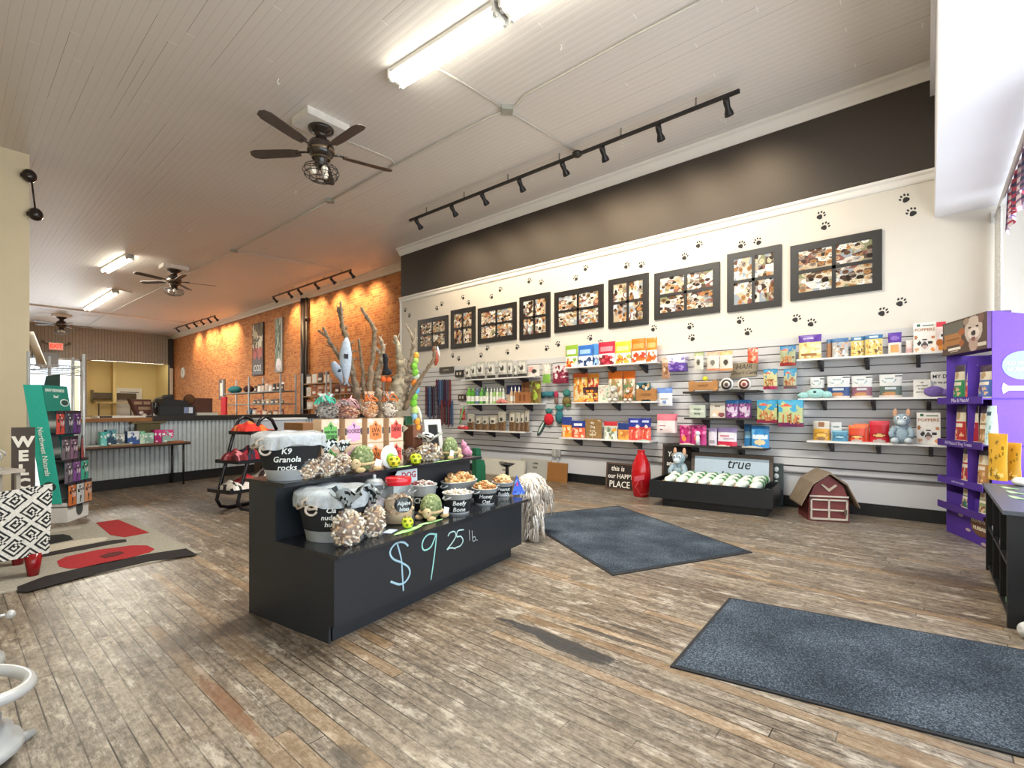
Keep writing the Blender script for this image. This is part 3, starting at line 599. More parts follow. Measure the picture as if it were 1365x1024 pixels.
def pail(p, rt, rb, h, label, words, seed, liner=False, cont=None, nm='metal_pail', sx=1.0, ang=0.0, fs=None, colw='e8edea', group='metal pails with chalk labels', band=(.25, .80), rimc='b9bdbe'):
    t = T(nm, label, 'pail', tuple(p), IA + ang, group)
    rf = lambda z: rb + (rt - rb) * z / h
    m = M('d0d5d7'); m.lathe([(rb * .96, 0), (rb, .004), (rf(h * .97), h * .97), (rt * 1.035, h * .975), (rt * 1.035, h), (rt * .97, h), (rt * .95, h * .9), (rb * .9, .02), (0.001, .02)], 36, sx=sx, cap=False); m.build('pail_body', 'metal', t)
    m = M('15181b'); m.lathe([(rf(h * band[0]) + .0012, h * band[0]), (rf(h * band[1]) + .0012, h * band[1])], 36, sx=sx, cap=False); m.build('chalk_band', 'matte', t)
    if words:
        fs = fs or h * .2; zz = h * (band[1] - .03) - fs * .45
        for k, s_ in enumerate(words): ctext(s_, fs, colw, t, lambda z: rf(z) * (1 if sx == 1 else sx * .98), zz - k * fs * 1.02, ang=math.atan2(-p[0], p[1]) - IA + (-.1 if liner else .12), fat=.0008)
    for s in (-1, 1):
        hd = M('9a8a72' if liner else '8f9394'); hd.tube([(s * (rt * sx + .002), -.03, h * .86), (s * (rt * sx + .03), -.025, h * .80), (s * (rt * sx + .035), 0, h * .76), (s * (rt * sx + .03), .025, h * .80), (s * (rt * sx + .002), .03, h * .86)], .007, 8); hd.build('handle', 'satin', t)
    if cont:
        cm_ = bones(cont[0], rt * sx * .72, rt * .72, cont[2], h - cont[2] * 1.2, cont[1], cont[3], seed, top=True); cm_.paint(cont[3][0]); cm_.ball((0, 0, h - .03), (rt * sx * .93, rt * .93, .03 + cont[2] * .5), 16, 8); o = cm_.build('treats', 'satin', t); o['kind'] = 'stuff'
    if liner:
        rg = random.Random(seed); ph = [rg.uniform(0, 6) for _ in range(6)]
        def lf(u, v):
            a = u * 2 * PI; fr = 1 + .025 * math.sin(9 * a + ph[0]) + .02 * math.sin(17 * a + ph[1]) + .012 * math.sin(31 * a + ph[4] + v * 3)
            if v < .35: k = v / .35; r = rt * (.25 + .78 * k) ; z = h + .012 + .02 * math.sin(k * 3) + .006 * math.sin(5 * a + ph[2]) * k
            else: k = (v - .35) / .65; r = rt * (1.06 + .015 * math.sin(k * 3)) * (1 + (fr - 1) * k * 1.4); z = h + .012 - k * h * (.26 + .05 * math.sin(3 * a + ph[3]) + .03 * math.sin(7 * a))
            return (r * math.cos(a) * sx, r * math.sin(a), z)
        m = M('e8eef0'); m.grid(lf, None, 120, 14); m.build('plastic_liner', clear('dfe8ee', .55, .1, 'liner_film'), t)
        m = M('d8c4ae'); m.x = Matrix.Translation((-rt * sx * .98, -rt * .28, h * .86)) @ Matrix.Rotation(-1.1, 4, 'Z')                   # knotted corner of the liner
        m.tube([(.05 * math.cos(q), .012 * math.sin(q * 2), .032 * math.sin(q)) for q in [k * .45 for k in range(15)]], [.009 + .003 * math.sin(k * 2.1) for k in range(15)], 7)
        m.tube([(.035 * math.cos(q) + .01, -.01, -.035 + .03 * math.sin(q)) for q in [k * .5 for k in range(13)]], .007, 7)
        m.build('liner_knot', film2, t)
    return t
p = isl(386, .62, Z2); pail(p, .205, .13, .27, 'large metal tub labelled K9 in clear plastic, on the left end of the upper tier', ['K9', 'Granola', 'rocks'], 3, True, fs=.05, group='large lined treat tubs', nm='treat_tub')
p = isl(446, .34, Z1); pail(p, .222, .165, .285, 'large metal tub wrapped in clear plastic, on the left end of the lower tier', ['Cla', 'nudger', 'hubs'], 4, True, fs=.042, group='large lined treat tubs', nm='treat_tub')
for a in [(393, .57, 17, 604, 'narrow clear treat bag squeezed between the upper tub and its neighbours', 11), (409, .50, 28, 592, 'clear treat bag in front of the upper tub, leftmost full one on the upper tier', 12),
          (435, .50, 25, 590, 'clear treat bag in the middle of the row before the green carton', 13), (456, .52, 23, 590, 'clear treat bag at the right end of the row, below the pink carton', 14)]:
    p = isl(a[0], a[1], Z2); bag(p, pw(p, a[2]), zat(p, a[3]) - Z2, a[4], a[5])
for a in [(464, .10, 40, 655, 'large clear bag of pale chews at the left front of the lower tier', 15), (498, .12, 31, 652, 'clear bag of pale chews beside the large one on the lower tier', 16)]:
    p = isl(a[0], a[1], Z1); bag(p, pw(p, a[2]), zat(p, a[3]) - Z1, a[4], a[5], ruff='9aa4a6', ruffdots='1d2224')
p = isl(571, .60, Z2); bag(p, pw(p, 34), zat(p, 580) - Z2, 'treat bag with zebra striped tie in front of the empty white frame', 17, ruff='f2f2f0', ruffdots='141414')
p = isl(547, .63, Z2); bag(p, pw(p, 17), zat(p, 588) - Z2, 'small brown treat bag just right of the lower red carton', 18, cols=['6b4630', '8a5d3e', '54351f', 'a87b52'], topm=False)
# cartons, two high
CH = (1.235 - Z2) / 2
def carton(px, v, z, w_, col, words, label, roof=True):
    p = isl(px, v, z); t = T('treat_carton', label, 'carton', (p.x, p.y, z), IA, 'kraft treat cartons stacked two high'); D = .09
    M('d9b48f').box(-w_ / 2, w_ / 2, 0, D, 0, CH - .002).build('carton_body', 'card', t)
    M('e9cbb0').box(-w_ / 2 + .003, w_ / 2 - .003, -.0012, 0, .004, CH - .006).build('front_face', 'card', t)
    a = w_ * .36; b0, b1 = CH * .16, CH * .70
    M(col).slab([(-a, b0), (-a * .55, b0 * .92), (0, b0 * .55), (a * .55, b0 * .92), (a, b0), (a, b1), (a * .5, b1 * 1.03), (0, CH * .90), (-a * .5, b1 * 1.03), (-a, b1)], -.0024, -.0012).build('badge', 'card', t)
    for s in (-1, 1): M('5b5350').box(s * w_ * .45 - w_ * .05, s * w_ * .45 + w_ * .05, -.002, -.001, CH * .36, CH * .62).build('side_tab', 'card', t)
    M('fbf3e6').slab([(s_ * w_ * .3 + w_ * .14 * math.cos(q), CH * .9 + CH * .07 * math.sin(q)) for q in [2 * PI * k / 12 for k in range(12)]] if (s_ := (1 if 'pink' in label or 'green' in label else -1)) else [], -.0022, -.0012).build('price_oval', 'card', t)
    dk = tuple(v * .45 for v in (int(col[0:2], 16) / 255, int(col[2:4], 16) / 255, int(col[4:6], 16) / 255))
    for k, (s, sz) in enumerate(words): text(s, sz * CH, dk, t, (0, -.003, CH * (.50 - .17 * k)), fat=.0008, sx=.78)
    m = M('000000'); m.col = lin(dk); m.slab([(w_ * .05 * math.cos(q) - .0, CH * .74 + CH * .05 * math.sin(q)) for q in [2 * PI * k / 10 for k in range(10)]], -.0032, -.0024); m.slab([(-.002, CH * .6), (.004, CH * .6), (.012, CH * .74), (.006, CH * .74)], -.0032, -.0024); m.build('emblem', 'card', t)
cw = .183
for px, col, nm, words in [(440.5, '6fb35e', 'green', [('EVERY DAY IS', .11), ('TOOTHDAY', .17)]), (471.5, 'eab0d4', 'pink', [('HOOKED!', .22), ('', .1)]), (500.5, 'f08a4b', 'orange', [("LIV'A", .24), ('LITTLE', .13)]), (528, 'e8564c', 'red', [('OINK!', .26), ('', .1)])]:
    w_ = pw(isl(px, .62), 28.2 if nm != 'red' else 26)
    carton(px, .62, Z2, w_, col, [x for x in words if x[0]], 'kraft treat carton with %s badge, lower one of its stack' % nm)
    carton(px, .62, Z2 + CH, w_, col, [x for x in words if x[0]], 'kraft treat carton with %s badge, upper one of its stack' % nm)
# gift bags on the cartons
ZT = Z2 + 2 * CH
def ribbon(m, c, r, n, seed, th=.004):
    rg = random.Random(seed)
    for i in range(n):
        a = rg.uniform(0, 6.28); l = r * rg.uniform(.7, 1.2); up = rg.uniform(-.1, .9); q = []
        for k in range(7):
            s = k / 6; q.append((c[0] + math.cos(a + s * 1.5) * l * s, c[1] + math.sin(a + s * 1.5) * l * s * .7, c[2] + l * (up * math.sin(s * 3.0) - .25 * s)))
        m.tube(q, th, 4)
    return m
def giftbag(px, w_px, ytop, cols, rib, label, seed, stripe=None):
    p = isl(px, .665, ZT); w_ = pw(p, w_px); h = max(.09, zat(p, ytop) - ZT); t = T('gift_bag', label, 'gift bag', tuple(p), IA, 'ribboned gift bags on the cartons')
    m = bones(90, w_ * .46, min(.08, w_ * .38), h * .30, .004, w_ * .07, cols, seed); m.paint(cols[0]); m.ball((0, 0, h * .3), (w_ * .44, min(.075, w_ * .36), h * .29), 14, 8); o = m.build('treats', 'satin', t); o['kind'] = 'stuff'
    f = M('f0f0f0').lathe([(w_ * .34, 0), (w_ * .5, h * .2), (w_ * .46, h * .45), (w_ * .2, h * .62), (w_ * .07, h * .68)], 16, sy=.66); f.build('bag_film', film, t)
    o = ribbon(M(rib), (0, 0, h * .7), w_ * .55, 14, seed).build('ribbon', 'gloss', t); o['kind'] = 'stuff'
    m = M(stripe or 'eeeeee'); rg = random.Random(seed)
    m.grid(lambda u, v: (w_ * (.08 + .3 * v) * math.cos(u * 6.283) * (1 + .3 * math.sin(u * 31) * v), w_ * .2 * v * math.sin(u * 6.283), h * (.66 + .34 * v)), lambda u, v: lin(stripe or 'f1efe9') if rg.random() < .6 else lin('8f8c86'), 22, 4); m.build('bag_ruffle', 'gloss', t)
giftbag(436, 31, 525, ['8d857c', '6e655c', 'a89c8f', '57504a'], '4fd0b0', 'gift bag with teal ribbon on the green carton', 21)
giftbag(463, 32, 534, ['a56b52', '7c4a38', 'c58d6c', 'e3b79d'], 'd9a3a8', 'wide brown treat bag with pink trim on the pink carton', 22, 'e8c8c8')
giftbag(493, 24, 522, ['c98b55', 'e6c9a0', 'a8653a', 'f0e0c8'], 'f0803a', 'gift bag with orange ribbon on the orange carton', 23, 'f4c8a0')
giftbag(519, 22, 522, ['cfc0aa', '8a7866', 'f1e8da', '5b4c40'], 'f0803a', 'gift bag with orange ribbon on the red carton', 24, 'f4e0cc')
# plush turtles
def turtle(px, v, z, wpx, hpx, label, seed, flip=1, tagc=True):
    p = isl(px, v, z); w_ = pw(p, wpx); h = pw(p, hpx); t = T('plush_turtle', label, 'plush toy', tuple(p), IA, 'plush turtles'); rg = random.Random(seed)
    m = M(); g1, g2, g3 = lin('6f8050'), lin('93a070'), lin('c5c99a')
    m.ball((0, .01, h * .48), (w_ * .36, w_ * .30, h * .50), 34, 20, lambda u, v: (g3 if (math.sin(u * 63) * math.sin(v * 41) > .8) else (g1 if rg.random() < .5 else g2))); m.build('shell', 'fabric', t)
    m = M('cbb389').tube([(w_ * .37 * math.cos(q), .01 + w_ * .31 * math.sin(q), h * .30) for q in [k * PI / 9 for k in range(19)]], w_ * .045, 8); m.build('shell_rim', 'fabric', t)
    hd = M('cfb88e').ball((flip * w_ * .36, -w_ * .12, h * .30), (w_ * .15, w_ * .13, h * .20), 14, 10).build('head', 'fabric', t)
    M('15120f').ball((flip * w_ * .42, -w_ * .235, h * .36), w_ * .018, 8, 6).build('eye', 'gloss', hd)
    for sx, sy in ((-1, -1), (1, -1), (-1, 1), (1, 1)):
        M('c9ae80').ball((sx * w_ * .30, sy * w_ * .24, h * .10), (w_ * .16, w_ * .12, h * .10), 12, 8).build('foot', 'fabric', t)
    if tagc:
        m = M('f4f2ee'); m.x = Matrix.Translation((-flip * w_ * .3, -w_ * .30, h * .30)) @ Matrix.Rotation(.3, 4, 'Y'); m.lathe([(w_ * .10, 0), (w_ * .10, .002)], 14) if tagc == 2 else m.box(-w_ * .12, w_ * .12, -.001, .001, -h * .13, h * .13); m.build('paper_tag', 'card', t)
turtle(484, .50, Z2, 46, 36, 'plush turtle on the upper tier in front of the pink and orange cartons', 31, -1)
turtle(601, .52, Z2, 32, 30, 'plush turtle near the right end of the upper tier', 32)
turtle(576, .15, Z1, 44, 34, 'plush turtle on the lower tier in front of the cheese pail', 33, -1)
# balls
def whiffle(px, v, z, rpx, label, col='d9e23a'):
    p = isl(px, v, z); r = pw(p, rpx); d1, d2 = lin(col), lin('6f7a18')
    pts = [Vector((math.cos(a) * math.cos(b), math.sin(a) * math.cos(b), math.sin(b))) for b in (-1.0, -.3, .4, 1.1) for a in [k * 1.05 + b for k in range(6)]]
    def fn(u, v_):
        a = 2 * PI * u; b = PI * (v_ - .5); q = Vector((math.cos(a) * math.cos(b), math.sin(a) * math.cos(b), math.sin(b)))
        return d2 if any(q.dot(k) > .965 for k in pts) else d1
    m = M(); m.ball((0, 0, r), r, 40, 26, fn); return tag(m.build('toy_ball', 'gloss', None, tuple(p)), label, 'ball', 'yellow holed toy balls')
whiffle(543, .09, Z1, 8, 'yellow holed ball on the lower tier in front of the red lidded jar')
whiffle(554, .47, Z2, 8, 'yellow ball resting on the upper tier just right of the red cartons', 'cfe02e')
whiffle(541 - 16, .47, Z2 + 0, 8.5, 'yellow faced ball on a white card between the turtle and the red carton', 'e6dc3a')
p = isl(519, .495, Z2); r = pw(p, 15); m = M('eef4ee'); m.x = Matrix.Rotation(PI / 2, 4, 'X'); m.lathe([(r, 0), (r, .004)], 26)
m.x = Matrix.Translation((0, 0, r)) @ Matrix.Rotation(PI / 2 - .1, 4, 'X'); m.v = []; m.f = []; m.c = []; m.sm = []; m.lathe([(r, -.002), (r, .002)], 26); m.paint('86b63a'); m.lathe([(r * .55, .002), (r * .55, .0035)], 20, c=(r * .15, -r * .25, 0))
tag(m.build('round_card', 'card', None, tuple(p), IA), 'white round card with green centre standing behind the yellow faced ball', 'card')
# green paper leaves lying on both tiers
def leaf(px, v, z, l, wd, rz, label, col='8fcf72'):
    p = isl(px, v, z); m = M(col); n = 14
    m.grid(lambda u, v_: (l * (u - .5), wd * math.sin(PI * min(1, u * 1.02)) ** .6 * (v_ - .5), .001 + .0015 * (1 + math.sin(u * 40) * .5)), lambda u, v_: lin(col) if abs(v_ - .5) > .12 else lin('d8efc0'), n, 5)
    return tag(m.build('green_leaf_card', 'card', None, tuple(p), IA + rz), label, 'paper leaf', 'green paper leaves')
leaf(535, .455, Z2, .24, .05, .05, 'green paper leaf lying below the lower red carton on the upper tier'); leaf(598, .455, Z2, .42, .04, .02, 'long green paper leaf at the right end of the upper tier')
leaf(545, .05, Z1, .30, .06, .1, 'green paper leaf lying under the yellow ball on the lower tier'); leaf(574, .08, Z1, .26, .05, -.05, 'green paper leaf under the feet of the lower plush turtle', '9bd88a')
p = isl(520, .13, Z1); tag(M('b9c6d8').box(-.05, .05, -.03, .03, 0, .003).build('blue_card', 'card', None, tuple(p), .5), 'small pale blue card lying beside the bag of chews', 'card')
# jars
def jar(px, v, wpx, ytop, label, lid, cols, seed, knob=False, tagt=None):
    p = isl(px, v, Z1); r = pw(p, wpx) / 2; h = zat(p, ytop) - Z1; t = T('treat_jar', label, 'jar', tuple(p), IA, 'glass treat jars')
    m = M('dde6e8').lathe([(r * .9, 0), (r, .01), (r, h * .66), (r * .93, h * .76), (r * .72, h * .84)], 28); m.build('glass_body', glass, t)
    m = bones(80, r * .82, r * .82, h * .28, .008, r * .2, cols, seed); m.paint(cols[0]); m.lathe([(r * .86, .008), (r * .88, h * .5)], 20); o = m.build('treats', 'satin', t); o['kind'] = 'stuff'
    if knob: m = M('a9b0b4').lathe([(r * .85, h * .80), (r * .9, h * .83), (r * .6, h * .92), (r * .12, h * .94), (r * .16, h * .98), (r * .1, h * 1.02)], 22); m.build('lid', glass if lid is None else 'metal', t)
    else: m = M(lid).lathe([(r * .80, h * .84), (r * .82, h * .85), (r * .82, h * .985), (r * .78, h)], 26); m.build('lid', 'gloss', t)
    if tagt:
        m = M('15191f'); rf = lambda z: r * 1.01
        vs = []; n = 18
        for k in range(n): a = 2 * PI * k / n; x = r * .62 * math.cos(a); zz = h * .44 + r * .48 * math.sin(a); q = x / r - .42; vs.append((r * 1.015 * math.sin(q), -r * 1.015 * math.cos(q), zz))
        m.add(vs, [tuple(range(n))]); lb = m.build('oval_label', 'satin', t)
        for k, s in enumerate(tagt): ctext(s, r * .34, 'dfe8ea', t, rf, h * .47 - k * r * .36, -.42, fat=.0005)
    return t
jar(499, .40, 31, 634, 'glass jar with pale lid and knob behind the bags of chews', 'b5bcc0', ['b9aeb0', '8d8890', 'd8cfc8', '6a6468'], 41, True)
jar(531, .28, 42, 636, 'glass biscuit jar with bright red lid and black oval label', 'd8232f', ['d9b98c', 'c79a63', 'f0d8b0', 'a87844'], 42, False, ['Alpine', 'bites'])
# DOG card behind the jars
p = isl(541, .50, Z1); t = T('paper_sign', 'pale paper sign reading DOG standing behind the red lidded jar', 'sign', tuple(p), IA); M('d5e4ea').slab([(-.13, 0), (.13, 0), (.125, .345), (-.08, .345), (-.13, .27)], -.002, .002).build('sheet', 'card', t); text('DOG', .07, 'a8505a', t, (.03, -.004, .28), fat=.002)
BIS = ['d9b07a', 'c4935a', 'eed2a4', 'b87e48', 'e8c08a']
p = isl(564, .36, Z1); pail(p, pw(p, 18), pw(p, 14), zat(p, 645) - Z1, 'metal pail with chalked word Cheese behind the lower plush turtle', ['Cheese'], 51, cont=(60, .014, .02, ['cfc6bd', 'e6ddd2', 'b0a59a', '93474a']), fs=.06, band=(.1, .62))
p = isl(612, .44, Z1); pail(p, pw(p, 20), pw(p, 17), zat(p, 640) - Z1, 'wide oval metal tub heaped with brown biscuits behind the beef pail', None, 52, cont=(70, .03, .055, BIS), sx=1.45, nm='oval_tub', band=(.1, .55), group='metal tubs and pails of biscuits')
p = isl(610, .13, Z1); pail(p, pw(p, 20), pw(p, 15.5), zat(p, 656) - Z1, 'metal pail with chalked words Beef and Bone', ['Beefy', 'Bone'], 53, cont=(50, .014, .012, ['e8dccb', 'cdbba5', 'f3ebe0']), fs=.048, band=(.1, .72))
p = isl(646, .16, Z1); pail(p, pw(p, 17), pw(p, 13), zat(p, 650) - Z1, 'metal pail with chalked word Honey heaped with biscuits', ['Honey', 'Oat'], 54, cont=(50, .022, .045, BIS), fs=.044, band=(.1, .72))
p = isl(670, .25, Z1); pail(p, pw(p, 14), pw(p, 11), zat(p, 642) - Z1, 'metal pail with chalked words Peanut Butter at the right end of the lower tier', ['Peanut', 'Buddy'], 55, cont=(44, .026, .05, BIS), fs=.044, band=(.1, .72))
p = isl(692, .17, Z1); m = M(); rg = random.Random(5)
def bf(u, v): a = (u - .5) * 2.6; w_ = .16 * (1 - v * .85); return (w_ * (u - .5) * 1.5, -.02 - .03 * math.cos(a * 2) * (1 - v) + .05 * v + .006 * math.sin(u * 20), .002 + .17 * v * (1 - .55 * abs(u - .5)))
m.grid(bf, art('3f63c9', ('speck', .05, .05, .95, .95, ['5a86dd', '2f4ab0', '6b9be8'], 26, .07), ('ell', .3, .62, .11, .13, 'c23a6a'), ('ell', .8, .2, .08, .06, 'dfe8ea')), 22, 18)
tag(m.build('folded_bandana', 'fabric', None, tuple(p), IA), 'bright blue bandana with a red spot on the right corner of the lower tier', 'bandana')
p = isl(676, .50, Z1); tag(M('17181a').lathe([(.05, 0), (.02, .02), (.018, .20), (.085, .235), (.08, .238), (.03, .215), (0.001, .21)], 24, cap=False).build('black_dish', 'gloss', None, tuple(p)), 'black footed dish behind the peanut butter pail', 'dish')
# leaning white frame, brown box, pink plush
p = isl(581, .74, Z2); w_, h = pw(p, 33) / 2, zat(p, 559) - Z2; t = T('photo_frame', 'empty white picture frame leaning on the upper tier behind the zebra tied bag', 'frame', tuple(p), IA)
m = M('dcdad2'); b = w_ * .42
L_ = lambda x, z: (x, z); tilt = Matrix.Rotation(-.12, 4, 'X')
for q in ([(-w_, 0), (w_, 0), (w_ - b, b), (-w_ + b, b)], [(-w_, h), (-w_ + b, h - b), (w_ - b, h - b), (w_, h)], [(-w_, 0), (-w_ + b, b), (-w_ + b, h - b), (-w_, h)], [(w_, 0), (w_, h), (w_ - b, h - b), (w_ - b, b)]):
    m.x = tilt; m.slab(q, 0, .018)
m.build('frame', 'satin', t); k = M('1b1b1c'); k.x = tilt; k.slab([(-w_ + b, b), (w_ - b, b), (w_ - b, h - b), (-w_ + b, h - b)], .012, .017); k.build('backing', 'satin', t)
p = isl(557, .70, Z2); w_ = pw(p, 9); tag(M('7a4a33').box(-w_, w_, 0, .10, 0, zat(p, 567) - Z2).build('brown_box', 'card', None, tuple(p), IA), 'plain brown box on the upper tier between the green post and the white frame', 'box')
p = isl(621, .60, Z2); m = M('e89ab4'); r = pw(p, 6); m.ball((0, 0, r * 1.1), (r * 1.1, r, r * 1.1), 14, 10); m.ball((-r * .6, 0, r * 2.3), (r * .7, r * .7, r * .9), 12, 8); m.ball((r * .9, -r * .3, r * .6), (r * .6, r * .6, r * .6), 10, 8); m.tube([(-r * .9, 0, r * 2.6), (-r * 1.0, 0, r * 3.6)], [r * .25, r * .15], 8)
tag(m.build('pink_plush', 'fabric', None, tuple(p)), 'small pink plush animal at the right end of the upper tier', 'plush toy')
# driftwood branches behind the cartons with toys hung on them
def branch(base_px, v, paths, label, seed, holder=None):
    p = isl(base_px, v, Z2); t0 = depth(p); rg = random.Random(seed); m = M('a08c76')
    cs = ['b8a488', '9c8468', 'c9b898', '8a7660']
    for path in paths:
        pts = [at_t(a, b, t0 + dz) for a, b, dz, r in path]; rr = [r * t0 / FPX * .5 for a, b, dz, r in path]
        P = []; RR = []
        for i in range(len(pts) - 1):
            n = 8
            for k in range(n):
                s = k / n; j = Vector((rg.uniform(-1, 1), rg.uniform(-1, 1), rg.uniform(-1, 1))) * rr[i] * .35
                P.append(pts[i].lerp(pts[i + 1], s) + j); RR.append((rr[i] + (rr[i + 1] - rr[i]) * s) * rg.uniform(.74, 1.26))
        P.append(pts[-1]); RR.append(rr[-1] * .7)
        m.paint(rg.choice(cs)); m.tube([q - p for q in P], RR, 9)
        for i in range(2, len(P) - 1, 2):                    # broken twigs and knots
            if rg.random() < .75:
                d = Vector((rg.uniform(-1, 1), rg.uniform(-.5, .5), rg.uniform(.1, 1))).normalized(); q = P[i] - p; m.tube([q, q + d * RR[i] * rg.uniform(1.6, 4)], [RR[i] * .4, RR[i] * .15], 5)
    return tag(m.build('driftwood_branch', 'bark', None, tuple(p)), label, 'branch', 'driftwood branches on the island')
def path(*a): return [(x, y, z, r) for x, y, z, r in a]
branch(478, .81, [path((478, 622, 0, 8), (476, 560, 0, 8), (474, 520, 0, 9), (469, 490, .02, 8), (462, 452, .02, 7), (456, 430, 0, 6), (450, 410, 0, 5)), path((466, 470, .02, 6), (460, 448, 0, 5), (456, 425, -.02, 4), (454, 402, 0, 3)),
                  path((470, 500, 0, 6), (458, 483, -.03, 6), (445, 466, -.05, 5), (437, 450, -.06, 4), (424, 441, -.06, 3)), path((437, 450, -.06, 4), (431, 436, -.05, 3))], 'tall driftwood branch on the left, holding the pale grey plush shark', 61)
branch(489, .80, [path((489, 622, 0, 7), (490, 560, 0, 7), (492, 520, .02, 7), (497, 470, .03, 6), (500, 442, .03, 6), (490, 425, .02, 5), (481, 410, 0, 4)), path((478, 452, .03, 3), (484, 500, .03, 5), (487, 540, 0, 6))], 'bent driftwood branch in the middle with its tip curving left', 62)
branch(507, .81, [path((507, 622, 0, 8), (506, 560, 0, 9), (504, 522, 0, 9), (503, 500, 0, 8), (509, 478, .02, 7), (511, 462, .02, 6), (505, 448, 0, 3)), path((508, 475, .02, 6), (498, 460, 0, 4))], 'short driftwood branch with the black duck toy hung on it', 63)
branch(533, .80, [path((533, 622, 0, 16), (532, 590, 0, 18), (530, 545, 0, 19), (531, 520, 0, 16), (534, 500, .01, 12), (533, 485, .02, 9), (531, 465, .02, 7), (527, 447, .02, 5)), path((536, 545, .03, 15), (539, 520, .03, 11), (543, 500, .03, 9), (548, 478, .02, 7), (552, 455, .02, 5), (546, 442, 0, 3), (541, 432, 0, 2)),
                  path((552, 458, .02, 4), (554, 438, 0, 2)), path((540, 545, -.02, 8), (552, 520, -.03, 6), (566, 496, -.04, 5), (578, 480, -.05, 4), (580, 462, -.05, 3))], 'thick forked driftwood stump right of the cartons, the stoutest branch', 64)
p = isl(546, .79, Z2); w_ = pw(p, 6.5); tag(M('145a34').box(-w_, w_, -.0, .05, 0, zat(p, 555) - Z2, .008).build('green_post', 'satin', None, tuple(p), IA), 'dark green post standing right beside the red cartons', 'post')
# hung toys
def hung(px, py, dz=0.0, v=.80): q = isl(px, v, 0); return at_t(px, py, depth(q) + dz)
c = hung(460.5, 481, -.045); s = depth(c) / FPX; t = T('plush_shark', 'long pale grey plush shark hanging on the tall left branch', 'plush toy', tuple(c), IA)
m = M('b9c2cc'); m.tube([(2 * s, 0, 31 * s), (1 * s, 0, 24 * s), (0, 0, 10 * s), (0, 0, -6 * s), (1 * s, 0, -20 * s), (2 * s, 0, -30 * s)], [1.5 * s, 5 * s, 8 * s, 7.4 * s, 4.4 * s, 1.2 * s], 16); m.build('body', 'fabric', t)
M('2c2c30').box(-8 * s, -2 * s, -8 * s, -7.2 * s, 2 * s, 8 * s).build('label_patch', 'fabric', t)
M('8e98a4').slab([(0, -26 * s), (-3 * s, -33 * s), (2 * s, -30 * s), (5 * s, -34 * s), (3 * s, -26 * s)], -s, s).build('tail_fin', 'fabric', t)
c = hung(449, 494, -.06); m = M('98a2ae'); m.x = Matrix.Rotation(-.5, 4, 'Y'); m.tube([(0, 0, 12 * s), (0, 0, 4 * s), (0, 0, -6 * s), (0, 0, -18 * s)], [3 * s, 6 * s, 5 * s, 1.4 * s], 12); m.paint('26292f'); m.ball((0, -3 * s, 0), (3.5 * s, 3 * s, 4 * s), 10, 8)
tag(m.build('small_plush_fish', 'fabric', None, tuple(c), IA), 'small grey and black plush fish behind the plush shark', 'plush toy')
c = hung(514, 492, -.10); t = T('plush_duck', 'black plush duck with orange feet hanging on the short branch', 'plush toy', tuple(c), IA)
m = M('1c1b20'); m.tube([(-2 * s, 0, 22 * s), (0, 0, 14 * s), (0, 0, 4 * s), (2 * s, 0, -8 * s)], [3 * s, 4 * s, 3 * s, 7 * s], 12); m.ball((3 * s, 0, -4 * s), (8 * s, 5 * s, 5 * s), 12, 8); m.build('body', 'fabric', t)
for k in (-1, 1): M('e8662a').ball((k * 5 * s, -s, -15 * s), (5 * s, 3 * s, 4 * s), 10, 8).build('foot', 'fabric', t)
t = None; c = hung(553, 520, -.14); t = T('plush_caterpillar', 'long segmented plush caterpillar in green, orange and blue hanging down the forked stump', 'plush toy', tuple(c), IA)
seg = [(3, 53, 'f0b040', 5), (2, 45, 'b8dc6a', 5), (-1, 36, '8ccf4a', 5.5), (1, 27, '8ccf4a', 6), (4, 20, 'dff0d8', 5.5), (0, 10, 'f0913a', 6), (2, 0, '6fb8e0', 6.5), (-1, -10, '8ccf4a', 6), (-3, -20, '7cc53e', 6.5), (0, -30, 'c8e08a', 7), (-1, -40, '9ccfe8', 5), (5, -48, 'f0a23a', 5.5), (7, -57, 'f0a23a', 4.5)]
for i, (dx, dz, cc, r) in enumerate(seg): M(cc).ball((dx * s, 0, dz * s), (r * s, r * s * .8, (r + .4) * s), 12, 8).build('segment', 'fabric', t)
M('e8e8d8').tube([(6 * s, 0, -28 * s), (12 * s, 0, -40 * s), (15 * s, 0, -50 * s)], [3 * s, 2.5 * s, s], 8).build('limb', 'fabric', t)
c = hung(580, 474, -.05); t = T('plush_bird', 'red and white plush bird on the right tip of the stump', 'plush toy', tuple(c), IA)
M('b5553c').tube([(-5 * s, 0, 12 * s), (0, 0, 4 * s), (3 * s, 0, -8 * s), (1 * s, 0, -16 * s)], [2 * s, 4 * s, 4.5 * s, 2 * s], 10).build('body', 'fabric', t); M('f0e4dc').tube([(3 * s, -2 * s, 15 * s), (5 * s, -3 * s, 4 * s), (8 * s, -2 * s, -3 * s)], [s, 2.4 * s, s], 8).build('wing', 'fabric', t)
